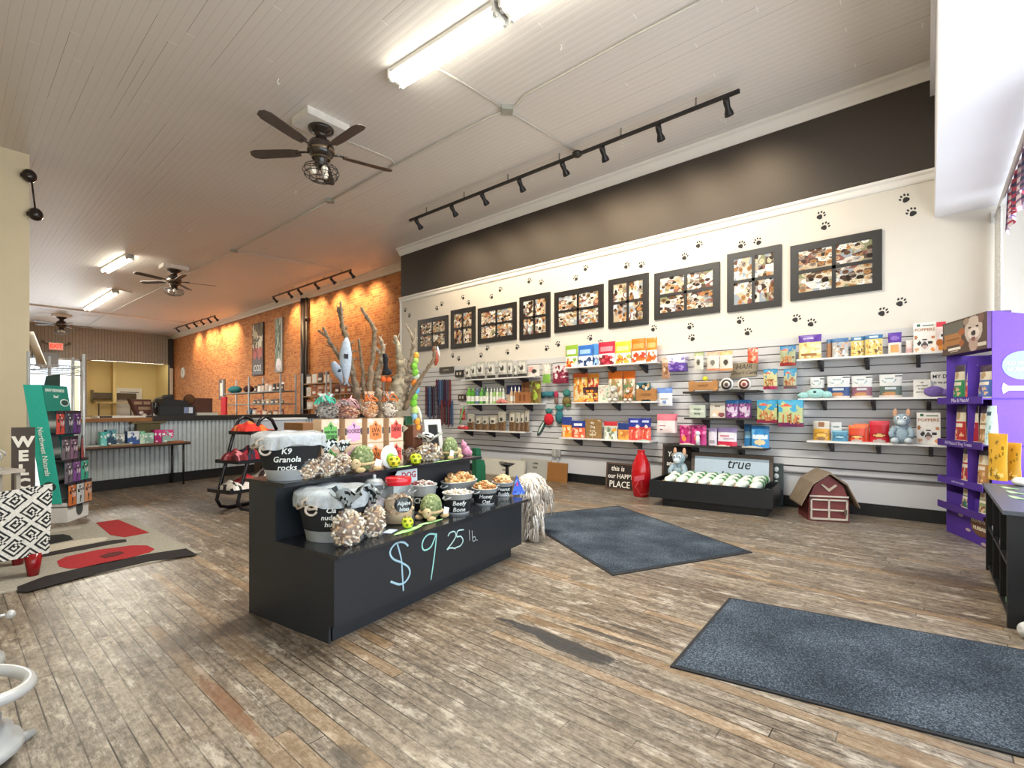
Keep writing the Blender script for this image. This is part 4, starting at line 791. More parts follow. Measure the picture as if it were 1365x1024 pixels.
# green stepped panel behind the right end, shaggy white plush dog on the floor
p = isl(641, .95, 0); s = depth(p) / FPX; zt = zat(p, 597); tag(M('11603f').slab([(-10 * s, 0), (11 * s, 0), (11 * s, zt - 26 * s), (7 * s, zt - 17 * s), (1 * s, zt - 16 * s), (0, zt - 3 * s), (-3 * s, zt), (-10 * s, zt)], 0, .06).build('green_stepped_panel', 'satin', None, (p.x, p.y, 0), IA), 'dark green stepped panel standing behind the right end of the island', 'panel')
p = at_z(712, 722); t = T('shaggy_plush_dog', 'large shaggy white plush dog on the floor at the right end of the island', 'plush toy', (p.x + .06, p.y + .08, 0), R(20)); rg = random.Random(9)
body = M('cfc5b8'); body.ball((.05, .02, .50), (.19, .13, .15), 20, 14); body.ball((.22, -.03, .43), (.10, .09, .11), 14, 10)
for (x_, y_) in ((-.06, -.05), (-.04, .08), (.13, .08)): body.tube([(x_, y_, .46), (x_ - .0, y_, .2), (x_ - .01, y_, .0)], [.06, .045, .05], 10)
body.build('body', 'fabric', t)
fur = M()
for i in range(520):
    a = rg.uniform(0, 6.28); b = rg.uniform(-.2, 1.4); q = Vector((.05 + .19 * math.cos(b) * math.cos(a), .02 + .13 * math.cos(b) * math.sin(a), .50 + .15 * math.sin(b)))
    if i % 4 == 0: q = Vector((-.06 + .055 * math.cos(a), -.05 + .055 * math.sin(a), rg.uniform(.08, .42)))
    elif i % 4 == 1: q = Vector((.22 + .10 * math.cos(a), -.02 + .09 * math.sin(a), rg.uniform(.34, .5)))
    o_ = Vector((math.cos(a), math.sin(a), .25)) * .035; l = rg.uniform(.08, .20); l = min(l, q.z - .02)
    fur.paint(rg.choice(['e6ddd0', 'f4efe6', 'd9cdbf', 'cbbfb0', 'fbf8f2'])); fur.tube([q, q + o_ + Vector((0, 0, -l * .25)), q + o_ * 1.3 + Vector((rg.uniform(-.02, .02), rg.uniform(-.02, .02), -l))], [.009, .008, .0015], 4)
o = fur.build('fur', 'fabric', t); o['kind'] = 'stuff'
# ---------------------------------------------------------------- right wall: paw decals, collages
XF = XW - .004
FR = [(558, 597.8, 427.5, 468.9), (602, 634, 414.6, 465.6), (638, 689, 412, 458.7), (693.6, 734, 397, 454), (740, 805, 391, 444), (812, 865, 374, 438.5), (873, 960, 365.5, 427), (970, 1042, 340, 417), (1054, 1176, 329.2, 402)]
NTH = ['first', 'second', 'third', 'fourth', 'fifth', 'sixth', 'seventh', 'eighth', 'ninth']
FUR = ['f0e8dc', 'd9c3a2', 'a8794e', '6b4a33', '2c2420', 'c9a27a', '8d7f74', 'f7f3ec', '4a3a32', 'b7b0a8', 'c08858', '9a8b80', 'e0d4c4']
def collage(seed, n):
    rg = random.Random(seed); pts = [(rg.random(), rg.random(), lin(rg.choice(FUR)), lin(rg.choice(['1d1816', '2c2420', '3a2c26'])), lin(rg.choice(['8a8a6a', 'e6e2dc', '8a5a50', '9aa3ac', 'cbb79a', '5a4a40', 'd8cfc4', 'b8a890']))) for _ in range(n)]
    def fn(u, v):
        b = min(pts, key=lambda p: (p[0] - u) ** 2 + (p[1] - v) ** 2); dx, dy = u - b[0], v - b[1]; s = .42 / math.sqrt(n)
        if (dx / s) ** 2 + (dy / s) ** 2 > 1.35: return b[4]
        if abs(abs(dx) - s * .4) < s * .16 and abs(dy - s * .25) < s * .16: return b[3]
        if abs(dx) < s * .2 and abs(dy + s * .2) < s * .17: return b[3]
        return b[2]
    return fn
FRY = []
for i, (x0, x1, ya, yb) in enumerate(FR):
    A, B, C = at_x(x0, ya, XF), at_x(x1, ya, XF), at_x(x0, yb, XF); w_ = abs(A.y - B.y); h = A.z - C.z; cy = (A.y + B.y) / 2; FRY.append((cy, w_))
    t = T('dog_collage', '%s black framed collage of dog photos counted from the left of the row' % NTH[i].capitalize(), 'picture', (XW, cy, C.z), HR, 'framed dog collages on the wall')
    b = min(w_, h) * .13; m = M('221f1f'); D = -.035
    for q in ((-w_ / 2, w_ / 2, 0, b), (-w_ / 2, w_ / 2, h - b, h), (-w_ / 2, -w_ / 2 + b, b, h - b), (w_ / 2 - b, w_ / 2, b, h - b), (-b * .22, b * .22, b, h - b), (-w_ / 2 + b, w_ / 2 - b, h / 2 - b * .22, h / 2 + b * .22)): m.box(q[0], q[1], D, 0, q[2], q[3])
    m.build('frame', 'satin', t); iw = (w_ - 2 * b) / 2; ih = (h - 2 * b) / 2
    for r in range(2):
        for c in range(2):
            fn = collage(i * 10 + r * 2 + c, 26 if iw > ih * 1.2 else 18); ox = -w_ / 2 + b + c * iw; oz = b + r * ih
            m = M(); N1 = 16 + 4 * i; m.grid(lambda u, v: (ox + iw * u, D + .012, oz + ih * v), fn, int(N1 * (1.5 if iw > ih * 1.2 else 1)), N1, False); m.build('photo_pane', 'gloss', t)
PAW = [(588.6, 405.9), (582.3, 411.6), (617.2, 397.1), (624.7, 404.1), (655.3, 396.1), (666.5, 386.7), (705.1, 375.2), (721.1, 377.2), (767.7, 371.5), (780.4, 358.3), (834.7, 355.3), (854.6, 354), (545.5, 421.3), (540, 414), (603.5, 474.9), (611.5, 478.8), (640.9, 474.4), (649.1, 464.9), (676.7, 470.1), (689, 463.4), (728.3, 465.1), (744, 459.4), (786.8, 451.2), (800, 458), (870.8, 438.7),
       (912.3, 343.1), (931, 327), (987.7, 327.4), (1010.8, 322.8), (1093.2, 288.3), (1099, 302.5), (1207, 265.5), (1216.3, 283.7), (919.4, 436), (985.8, 428.3), (1060.6, 425.5), (1081, 431.4), (1176, 417), (1200, 404), (922.7, 451.3), (996.4, 443.5)]
pm = M('2f2c2c'); pm.x = Matrix.Rotation(PI / 2, 4, 'X')
def disc(m, cx, cz, a, b, rot=0):
    ca, sa = math.cos(rot), math.sin(rot); n = 12; P = [(cx + a * math.cos(q) * ca - b * math.sin(q) * sa, cz + a * math.cos(q) * sa + b * math.sin(q) * ca) for q in [2 * PI * k / n for k in range(n)]]
    m.slab(P, -.003, 0)
pm = M('2f2c2c'); pm.x = Matrix.Diagonal((.84, 1, .84, 1))
P = [(0, -.045), (.03, -.04), (.042, -.015), (.02, .02), (0, .028), (-.02, .02), (-.042, -.015), (-.03, -.04)]; pm.slab(P, -.003, 0)
pm.x = Matrix.Diagonal((.84, 1, .84, 1))
for cx, cz, r in ((-.05, .035, .3), (-.02, .062, .1), (.02, .062, -.1), (.05, .035, -.3)): disc(pm, cx, cz, .012, .018, r)
paw0 = pm.build('paw_print_decal', 'matte'); usedl = {}
for i, (px, py) in enumerate(PAW):
    p = at_x(px, py, XF); o = paw0 if i == 0 else paw0.copy()
    if i: COL.objects.link(o)
    rg = random.Random(i); o.location = (XW - .0005, p.y, p.z); o.rotation_euler = (0, rg.choice([-.5, .35, .6]) * (1), HR)
    k = min(range(9), key=lambda q: abs(FRY[q][0] - p.y)); inside = abs(FRY[k][0] - p.y) < FRY[k][1] / 2 + .1
    pos = ('above' if p.z > 3.1 else 'below') + (' the %s dog collage from the left' % NTH[k])
    if k == 8 and px > 1180: pos = ('high up right of' if p.z > 3.1 else 'low down right of') + ' the last dog collage'
    if k == 0 and px < 556: pos = 'left of the first dog collage'
    usedl.setdefault(pos, []).append((o, p))
for pos, L in usedl.items():
    L.sort(key=lambda q: -q[1].y)
    wd = {1: [''], 2: ['left one of two ', 'right one of two '], 3: ['leftmost of three ', 'middle of three ', 'rightmost of three '], 4: ['first of four ', 'second of four ', 'third of four ', 'fourth of four ']}
    n = len(L)
    for j, (o, p) in enumerate(L):
        pre = wd[n][j] if n in wd else ['first', 'second', 'third', 'fourth', 'fifth', 'sixth'][j] + ' of %d ' % n
        tag(o, 'black paw print' + ((', ' + pre) if n > 1 else ' ') + pos, 'paw print', 'black paw prints on the cream wall')

# ---------------------------------------------------------------- shelves
def shelf(x0, x1, y0, y1, label, dark=False, dep=.30, lip=True, nb=3):
    Xs = XW - .03 - dep; A, B = at_x(x0, y0, Xs), at_x(x1, y1, Xs); z = (A.z + B.z) / 2; th = .028 if dark else .022; L = A.y - B.y
    t = T('wall_shelf', label, 'shelf', (XW - .031, (A.y + B.y) / 2, z), HR, 'shelves on the slatwall')
    M('2a2523' if dark else 'e4e2e0').box(-L / 2, L / 2, -dep, 0, -th, 0, .0).build('shelf_board', 'wood' if dark else 'satin', t)
    for k in range(nb):
        x = -L / 2 + L * (k + .5) / nb if nb > 2 else -L / 2 + L * (.26 + .48 * k)
        m = M('241f24'); b = m.add([(x - .02, 0, -th), (x + .02, 0, -th), (x + .02, -dep * .8, -th), (x - .02, -dep * .8, -th), (x - .02, 0, -th - .13), (x + .02, 0, -th - .13), (x + .02, -dep * .8, -th - .03), (x - .02, -dep * .8, -th - .03)],
            [(0, 1, 2, 3), (4, 7, 6, 5), (0, 4, 5, 1), (2, 6, 7, 3), (0, 3, 7, 4), (1, 5, 6, 2)], smooth=False); m.build('bracket', 'satin', t)
    return z
SH = {}
for k, a in {'L1': (614, 708, 506.7, 501, 'top white shelf of the left shelf group, holding clear and black packs'), 'L2': (612.7, 715.5, 539.3, 536.8, 'middle white shelf of the left shelf group, holding green bottles'), 'L3': (602.5, 696, 572.3, 576, 'lowest white shelf of the left shelf group, holding clear pouches of chews'),
             'M1': (751.5, 874.5, 489, 482.8, 'top white shelf with the green, blue, red and orange bags'), 'M2': (761.5, 874.5, 536.3, 534.6, 'white shelf with the plush animals and bone sign'), 'M3': (745, 866, 582.8, 589, 'white shelf with blue and orange pouches above the happy place sign'),
             'R1': (1061.7, 1262, 479.6, 466.9, 'top white shelf at the right, with yellow and purple bags'), 'R2': (1063.7, 1280, 531, 529, 'middle white shelf at the right, with four grey topped pouches'), 'R3': (1075.4, 1280, 587, 594.8, 'lowest white shelf at the right, with orange and red bags')}.items():
    SH[k] = shelf(a[0], a[1], a[2], a[3], a[4])
for k, a in {'D1': (910, 1010, 523, 519, 'top dark wooden shelf holding the bone shaped sign'), 'D2': (912, 1008, 557, 557.5, 'middle dark wooden shelf with purple pouches'), 'D3': (889.7, 1020, 592, 598, 'lowest and widest dark wooden shelf with pink and blue packs')}.items():
    SH[k] = shelf(a[0], a[1], a[2], a[3], a[4], True, nb=2)

# ---------------------------------------------------------------- packages
def pouch(w_, h, d, fn, nx=16, ny=20, back=None, hang=False):
    m = M(); rg = random.Random(int(w_ * 1e4 + h * 1e5)); ph = rg.uniform(0, 6)
    def th(u, v):
        e = max(0, 1 - abs(2 * u - 1) ** 3); t = (1 - v) ** .5 if not hang else math.sin(PI * min(1, v * 1.06 + .02)) ** .6
        return d * .5 * (e * (t * .95 + .05)) + .0015 + .03 * w_ * e * (math.sin(u * 9 + ph) * math.sin(v * 7 + ph)) * (.3 + t) * .5
    def X(u, v): return (u - .5) * w_ * (1 - .05 * math.sin(PI * v))
    m.grid(lambda u, v: (X(u, v), -th(u, v), h * v), fn, nx, ny); bc = back or fn(.5, .95)
    m.grid(lambda u, v: (X(1 - u, v), th(1 - u, v), h * v), lambda u, v: bc, 6, 8)
    s = []
    for v in [k / 8 for k in range(9)]: s.append((X(0, v), -th(0, v), h * v)); s.append((X(0, v), th(0, v), h * v))
    m.add(s, [(2 * k, 2 * k + 2, 2 * k + 3, 2 * k + 1) for k in range(8)], [bc] * 8)
    s = [(-q[0], q[1], q[2]) for q in s]; m.add(s, [(2 * k, 2 * k + 1, 2 * k + 3, 2 * k + 2) for k in range(8)], [bc] * 8)
    n = 8; s = []
    for u in [k / n for k in range(n + 1)]: s.append((X(u, 0), -th(u, 0), 0)); s.append((X(u, 0), th(u, 0), 0))
    m.add(s, [(2 * k, 2 * k + 1, 2 * k + 3, 2 * k + 2) for k in range(n)], [bc] * n); return m
def cartonm(w_, h, d, fn, nx=20, ny=24, side=None):
    m = M(); sc = side or fn(.02, .5); m.col = sc; m.box(-w_ / 2, w_ / 2, -d / 2 + .0006, d / 2, 0, h); m.grid(lambda u, v: ((u - .5) * w_, -d / 2, h * v), fn, nx, ny, False); return m
def words(o, L, w_, h, y):                                   # L: (text, u, v, size/h, colour[, shear])
    for a in L: text(a[0], a[3] * h, a[4], o, ((a[1] - .5) * w_, y, a[2] * h), name='lettering', fat=.0008, ex=.0006, sx=a[5] if len(a) > 5 else 1)
# ready artwork
def A_bag(top, body, spots, ban=None, seed=1, split=.55):
    ops = [('band', split, 1.01, top)]
    if ban: ops.append(('rect', .12, split + .12, .88, split + .28, ban))
    ops.append(('speck', .1, .04, .9, split - .12, spots, 22, .11)); return art(body, *ops, seed=seed)
def A_treat(sky, mid, low, seed=1): return art(mid, ('band', .82, 1.01, sky), ('speck', .05, .62, .95, .85, [sky, mid], 10, .12), ('ell', .32, .78, .22, .05, 'd85a3c'), ('band', 0, .14, low), ('speck', .12, .12, .88, .5, ['c98a5a', 'a8643c', 'e0b88a', '7d4a2c'], 20, .07), ('rect', .2, .14, .27, .44, 'b56c42'), ('rect', .36, .14, .43, .46, 'c98054'), ('rect', .52, .14, .59, .45, 'b56c42'), ('rect', .68, .14, .75, .44, 'c98054'), ('speck', .0, .0, 1, .12, [low, '8a2a4a'], 12, .08), seed=seed)
def put(px0, px1, py, key, label, cat='bag', kind='pouch', fn=None, back=.14, d=.07, nm='treat_pouch', mat='foil', group=None, wd=None, dpt=None, y1=None):
    """things on a shelf: px0..px1 columns and top row py, standing back metres behind the shelf's front edge"""
    Xp = XW - .33 + back; z = SH[key]; c = at_x((px0 + px1) / 2, py, Xp); a, b = at_x(px0, py, Xp), at_x(px1, py, Xp); w_ = abs(a.y - b.y) * .97; h = max(.05, c.z - z)
    m = pouch(w_, h, d, fn) if kind == 'pouch' else cartonm(w_, h, d, fn)
    o = m.build(nm, mat, None, (Xp + (d / 2 if kind == 'carton' else d / 2), c.y, z), HR); tag(o, label, cat, group)
    if wd: words(o, wd, w_, h, -d / 2 - .002)
    return o
peg0 = None
def hangp(px0, px1, ya, yb, label, fn, n=1, d=.04, nm='hanging_pouch', mat='foil', cat='bag', group=None, wd=None, X=None, kind='pouch', hook=True):
    """things hanging on slatwall hooks, n of them one behind the other"""
    X = X or XW - .20; c = at_x((px0 + px1) / 2, ya, X); b0, b1 = at_x(px0, ya, X), at_x(px1, ya, X); cz = at_x((px0 + px1) / 2, yb, X); w_ = abs(b0.y - b1.y) * .96; h = c.z - cz.z
    m = pouch(w_, h, d, fn, hang=True) if kind == 'pouch' else cartonm(w_, h, d, fn)
    o = m.build(nm, mat, None, (X, c.y, cz.z), HR); tag(o, label, cat, group)
    if wd: words(o, wd, w_, h, -d / 2 - .002)
    for k in range(1, n):
        q = o.copy(); COL.objects.link(q); q.location = (X + k * (d + .006), c.y + .004 * k, cz.z); q['label'] = label + ', ' + ['second', 'third', 'fourth'][k - 1] + ' on its hook'
        for ch in list(o.children): r = ch.copy(); COL.objects.link(r); r.parent = q
    if n > 1: o['label'] = label + ', front one'
    if hook:
        m = M('b9bcbf'); m.tube([(0, 0, 0), (0, -(XW - .03 - X) - .03, .0), (0, -(XW - .03 - X) - .04, .02)], .0035, 6); m.box(-.02, .02, -.006, 0, -.03, .03)
        tag(m.build('wall_hook', 'metal', None, (XW - .031, c.y, c.z - .012), HR), 'metal hook above the ' + (label[0].lower() + label[1:] if len(label.split()) < 13 else ' '.join(label.split()[:12])), 'hook', 'metal hooks on the slatwall')
    return o
G1 = 'treat bags on the top middle shelf'
fruit = ['c8452e', '7a9c3a', 'e8b23c', 'f0d8c0']
put(752, 769, 460, 'M1', 'green topped treat bag at the left end of the top middle shelf', fn=A_bag('8fb53a', 'eef0e6', fruit, 'f0f2e0', 1, .5), group=G1)
put(769, 789, 460, 'M1', 'blue topped treat bag second on the top middle shelf', fn=A_bag('2f6fc4', 'e8eff8', ['2a4a7c', '1c335a', 'dfe8f4'], '9cc4ee', 2, .5), group=G1)
put(788, 797, 458, 'M1', 'narrow blue treat bag half hidden behind the red one', fn=A_bag('4f93d8', 'dfeaf5', ['9cc4ee', '2a4a7c'], None, 3, .5), back=.19, group=G1)
put(796, 819, 455.5, 'M1', 'red topped treat bag on the top middle shelf', fn=A_bag('c02a44', 'f2e9e6', ['a01c30', '7c1424', 'd84a5a'], 'e8909c', 4, .5), group=G1)
put(818, 840, 455, 'M1', 'yellow topped treat bag on the top middle shelf', fn=A_bag('e8c93a', 'f4f1dc', ['e8a23c', 'd0602c', '9ab04a'], 'f4e89c', 5, .5), group=G1)
put(840, 860, 451, 'M1', 'orange treat bag, left one of the orange pair on the top middle shelf', fn=A_bag('f07c1c', 'f4efe8', ['e0441c', 'f06a1c', 'c83818'], 'f4a45c', 6, .5), group=G1)
put(860, 875, 450, 'M1', 'orange treat bag, right one of the orange pair on the top middle shelf', fn=A_bag('f4851c', 'f4efe8', ['e0541c', 'f06a1c'], 'f8b46c', 7, .5), group=G1)
# M2
put(763, 783, 497.5, 'M2', 'upper orange pouch hanging above the black and orange pack', fn=art('e9a03a', ('speck', .05, .1, .95, .9, ['f4c86a', 'c8702c', 'e8d8a8'], 40, .1), ('band', .85, 1, 'd8602c')), back=.20, d=.04)
put(783, 798, 498, 'M2', 'red and orange pouch beside the upper orange pouch', fn=art('d8602c', ('speck', .05, .1, .95, .9, ['f0a83c', 'b83838', 'f4d89c'], 30, .12), ('band', .85, 1, 'e8902c')), back=.21, d=.04)
put(775, 796, 516, 'M2', 'black and orange pack on the left of the plush animal shelf', fn=art('e8a23c', ('band', .62, 1.01, '3a1c28'), ('speck', .05, .05, .95, .55, ['c8642c', 'f4d08a', '5a2c1c'], 26, .12), ('speck', .1, .65, .9, .95, ['e8902c', '5a3040'], 8, .1)), back=.10)
put(797, 814, 513, 'M2', 'pale floral greeting block on the plush animal shelf', kind='carton', fn=art('dcdccb', ('speck', .05, .05, .95, .95, ['9ab89a', 'e0a8a0', 'b8c8b0'], 26, .07)), d=.03, nm='greeting_block', cat='card', mat='card', back=.13)
put(809, 829, 495, 'M2', 'orange topped pouch behind the plush dogs, left one', fn=art('d8c0a0', ('band', .76, 1.01, 'ef7a24'), ('speck', .1, .05, .9, .7, ['efe4d0', 'b88a5c', '8c9a5c'], 24, .12)), back=.20)
put(829, 846, 494.5, 'M2', 'orange topped pouch behind the plush dogs, right one', fn=art('cdb698', ('band', .76, 1.01, 'ee7420'), ('speck', .1, .05, .9, .7, ['efe4d0', 'b88a5c', '6c8a5c'], 24, .12)), back=.20)
put(848, 866, 510, 'M2', 'teal and tan pack above the bone shaped sign', kind='carton', fn=art('2f6a78', ('speck', .05, .1, .95, .9, ['e8e4d8', '1c2c34', 'c8a878'], 18, .13)), d=.04, nm='treat_box', cat='box', mat='card', back=.20)
# M3
zM3 = SH['M3']
put(747, 761, 556, 'M3', 'blue and orange pouch at the left end of the lower middle shelf', fn=art('f09a2c', ('band', .60, 1.01, '2a3f8c'), ('speck', .1, .1, .9, .5, ['f4c06a', 'e8702c', 'f8e0b0'], 14, .13)))
put(760, 779, 561, 'M3', 'blue and red orange pouch second on the lower middle shelf', fn=art('e8603c', ('band', .60, 1.01, '24388a'), ('rect', .2, .72, .8, .84, 'e8ecf4'), ('speck', .1, .1, .9, .5, ['f08a5c', 'd84a2c', 'f4c8a8'], 14, .12)), back=.09)
t_ = put(778, 802, 559, 'M3', 'kraft brown sign with white lettering standing on the lower middle shelf', 'sign', 'carton', art('9c7848', ('speck', .05, .05, .95, .95, ['f0e4cc', '8a683c'], 26, .035)), d=.02, nm='wooden_sign', mat='wood', wd=[('My', .5, .8, .17, 'f2e8d2'), ('Dog', .5, .6, .17, 'f2e8d2'), ('is my', .5, .4, .15, 'f2e8d2'), ('heart', .5, .2, .17, 'f2e8d2')])
put(803, 822, 562, 'M3', 'small red topped pack with white label on the lower middle shelf', fn=art('cbd0c0', ('band', .74, 1.01, 'c8303a'), ('speck', .1, .05, .9, .65, ['f4f4ec', '6c8a5c', 'e8a03c', '8c8c84'], 24, .1)))
put(822, 838, 564, 'M3', 'small blue and orange pouch left of the blue and red pair', fn=art('e8a03c', ('band', .62, 1.01, '223a7c'), ('speck', .1, .1, .9, .5, ['f4c87a', 'c87838'], 14, .12)))
put(836, 853, 557.5, 'M3', 'blue and red pouch, left one of the pair on the lower middle shelf', fn=art('d8483c', ('band', .58, 1.01, '2c3a98'), ('rect', .2, .78, .8, .88, 'c8d0f0'), ('ell', .78, .62, .14, .09, 'f4e0dc'), ('speck', .1, .1, .9, .5, ['f0705c', 'b82c2c', 'f4b8a0'], 12, .12)))
put(852, 867, 557.5, 'M3', 'blue and red pouch, right one of the pair on the lower middle shelf', fn=art('dc4a3a', ('band', .58, 1.01, '28368f'), ('rect', .2, .78, .8, .88, 'c8d0f0'), ('ell', .6, .62, .14, .09, 'f4e0dc'), ('speck', .1, .1, .9, .5, ['f0705c', 'b82c2c', 'f4b8a0'], 12, .12)))
# D shelves
put(919, 940, 540, 'D2', 'small pale wooden block with green script on the middle dark shelf', 'sign', 'carton', art('cfd6c4', ('band', .45, .6, 'dfe4d6')), d=.04, nm='wooden_sign', mat='wood', wd=[('always', .5, .68, .22, '2f4a3c'), ('family', .5, .32, .22, '2f4a3c')])
put(946, 967, 537, 'D2', 'cream picture block with sleeping dog on the middle dark shelf', 'sign', 'carton', art('d9cfc0', ('ell', .45, .28, .34, .2, 'e8c8a8'), ('ell', .75, .2, .2, .15, '8a4a50'), ('ell', .3, .2, .15, .12, 'f4e8e0')), d=.04, nm='picture_block', mat='card', back=.18, wd=[('love', .5, .78, .2, '2a2422')])
put(966, 984, 533.5, 'D2', 'purple and blue pouch, left one on the middle dark shelf', fn=art('7c3a7c', ('band', .80, 1.01, '2a78b8'), ('speck', .1, .1, .9, .75, ['c8a0c8', '5a1c5c', 'e0d0e0', '9a4a8c'], 26, .1), ('rect', .3, .3, .7, .6, 'd8c8dc')))
put(983, 1001, 533, 'D2', 'purple and blue pouch, right one on the middle dark shelf', fn=art('8a3f84', ('band', .80, 1.01, '2c6fb0'), ('speck', .1, .1, .9, .75, ['c8a0c8', '5a1c5c', 'e0d0e0', 'a85a9c'], 26, .1), ('rect', .3, .3, .7, .6, 'e0d0e4')))
put(904, 921, 567, 'D3', 'bright pink pouch at the left end of the widest dark shelf', fn=art('c8287c', ('band', .8, 1.01, 'd85a98'), ('ell', .45, .32, .2, .16, 'f0a04c'), ('speck', .1, .4, .9, .9, ['f08ab8', 'a01c5c'], 10, .1)))
put(920, 941, 567, 'D3', 'bright pink pouch with a small white toy against it', fn=art('c82a80', ('band', .8, 1.01, 'd85a98'), ('ell', .45, .32, .2, .16, 'f0a04c'), ('speck', .1, .4, .9, .9, ['f08ab8', 'a01c5c'], 10, .1)), back=.09)
put(943, 955, 571, 'D3', 'white and lilac pouch left of the red based pack', fn=art('e4dce8', ('band', .78, 1.01, 'c8b0dc'), ('rect', .2, .1, .8, .3, 'a8a0a8')))
put(955, 982, 570.5, 'D3', 'lilac and white pack with red base on the widest dark shelf', fn=art('ece6ec', ('band', .76, 1.01, 'b8a0d8'), ('band', 0, .26, 'd82c4c'), ('rect', .1, .5, .6, .62, 'd88aa0'), ('rect', .3, .36, .9, .46, 'c8b8c8')))
put(991, 1002, 566.5, 'D3', 'narrow blue pouch behind the wide blue one', fn=art('2a7cb8', ('band', .4, .7, '8ac0e0'), ('band', .85, 1.01, '1c5c98')), back=.18)
put(1000, 1025, 568, 'D3', 'wide sky blue pouch at the right end of the widest dark shelf', fn=art('3a94d4', ('band', .84, 1.01, '2270b0'), ('rect', .08, .40, .92, .60, 'dfeaf4'), ('ell', .5, .25, .3, .13, 'e8cfa0'), ('speck', .05, .6, .95, .85, ['6cb4e4', '2a80c0'], 10, .1)), back=.08)
# R1
put(1063, 1095, 446, 'R1', 'yellow treat bag with purple top at the left end of the right top shelf', fn=art('e8d08c', ('band', .68, 1.01, '5a3098'), ('ell', .45, .84, .26, .12, '7a58b0'), ('speck', .1, .05, .9, .6, ['f4e8b8', 'c89a5c', 'd8b46c'], 24, .1), ('rect', .1, .16, .8, .24, '9c6c3c')), wd=[('OLD MOTHER', .45, .84, .07, 'e8e0f4', .8)])
put(1101, 1110, 452, 'R1', 'thin brown and blue pouch behind the blue topped one', fn=art('a87850', ('band', .82, 1.01, '3a6a9c')), back=.2)
put(1108, 1131, 450.5, 'R1', 'blue topped pouch with pale label on the right top shelf', fn=art('b8b4b0', ('band', .80, 1.01, '3c6c9c'), ('speck', .08, .08, .92, .78, ['e8e4dc', '8a7060', 'd8a070', '9cb0c4'], 34, .09)))
put(1133, 1153, 448.5, 'R1', 'yellow pouch with blue top, left one of the yellow pair', fn=art('e4c46c', ('band', .80, 1.01, '2f6a98'), ('speck', .08, .08, .92, .72, ['5a4430', 'f4e4a8', 'c89440', 'f8f0d0'], 34, .07), ('rect', .25, .86, .75, .95, 'c8dce8')))
put(1152, 1177, 446, 'R1', 'yellow pouch with blue top, right one of the yellow pair', fn=art('e6c670', ('band', .80, 1.01, '2f6a98'), ('speck', .08, .08, .92, .72, ['5a4430', 'f4e4a8', 'c89440', 'f8f0d0'], 34, .07), ('rect', .25, .86, .75, .95, 'c8dce8')), back=.10)
put(1183, 1202, 443, 'R1', 'white treat bag with purple top on the right top shelf', fn=art('f0e8dc', ('band', .55, 1.01, '5c30a0'), ('ell', .5, .75, .3, .1, '8a68c0'), ('rect', .2, .1, .8, .45, 'e8a868')))
put(1207, 1217, 453, 'R1', 'small pale bottle shaped pack beside the white treat box', fn=art('ecdcd8', ('band', .0, .5, 'e8d0cc'), ('rect', .2, .1, .8, .4, 'd8a8a8')))
def poppers(px0, px1, py, key, label, back=.12, w=True): return put(px0, px1, py, key, label, 'box', 'carton', art('f1ece4', ('ell', .5, .27, .24, .20, 'e8e4e2'), ('ell', .27, .33, .10, .07, '35302f'), ('ell', .75, .33, .10, .06, '35302f'), ('ell', .5, .44, .09, .04, '2a2625'), ('ell', .5, .26, .14, .11, '5a5252'), ('ell', .5, .2, .1, .06, 'c8a8a0'), ('ell', .12, .52, .09, .05, 'c07848'), ('ell', .88, .5, .09, .05, 'c8845a'), ('ell', .14, .12, .1, .06, 'e0b088'), ('ell', .86, .1, .1, .06, 'e89a58'), ('rect', .15, .88, .32, .94, '3f6a4c'), ('rect', .4, .88, .88, .93, '7a8a78')), d=.09, nm='treat_box', mat='card', back=back, wd=[('POPPERS', .5, .76, .13, 'b07850')] if w else [('PO', .5, .76, .13, 'b07850')], group='white treat boxes with a dog face')
poppers(1217, 1248, 430, 'R1', 'white treat box with dog face on the right top shelf')
put(1248, 1261, 429, 'R1', 'red and white treat box with orange biscuits next to the purple stand', 'box', 'carton', art('f0dcd4', ('band', .82, 1.01, 'd83a48'), ('ell', .6, .52, .3, .13, 'f8f4f0'), ('ell', .6, .54, .12, .05, '1c1a1a'), ('ell', .35, .3, .4, .12, 'c8702c'), ('ell', .6, .12, .4, .1, 'e0913c')), d=.09, nm='treat_box', mat='card', back=.08)
# R2
def npouch(px0, px1, py, col, label, back=.12): put(px0, px1, py, 'R2', label, fn=art('dcdcda', ('band', .12, .52, col), ('band', 0, .12, 'd8c8c0'), ('ell', .45, .74, .3, .11, '8fa6ae'), ('ell', .45, .74, .26, .085, 'dfe2e0'), ('rect', .7, .88, .98, .95, '3c4248'), ('rect', .28, .36, .72, .46, 'c8ccd0'), ('ell', .45, .17, .3, .08, 'c08a5c')), back=back, group='grey topped pouches on the right middle shelf')
npouch(1079, 1099, 503, '4c4c50', 'grey topped pouch with dark band at the left, behind the teal plush', .18); npouch(1101, 1133, 501, '2a4a80', 'grey topped pouch with navy band on the right middle shelf'); npouch(1134, 1163, 501, '8a5a6a', 'grey topped pouch with mauve band on the right middle shelf'); npouch(1171, 1203, 499, '5c6c64', 'grey topped pouch with green grey band on the right middle shelf')
put(1217, 1241, 506, 'R2', 'pale square block with small grey words left of the MY DOG sign', 'sign', 'carton', art('e4e0d8'), d=.03, nm='word_block', mat='card', wd=[('all', .5, .84, .12, '5a5650'), ('you need', .5, .66, .13, '5a5650'), ('is love', .5, .48, .13, '5a5650'), ('and a dog', .5, .3, .13, '5a5650')])
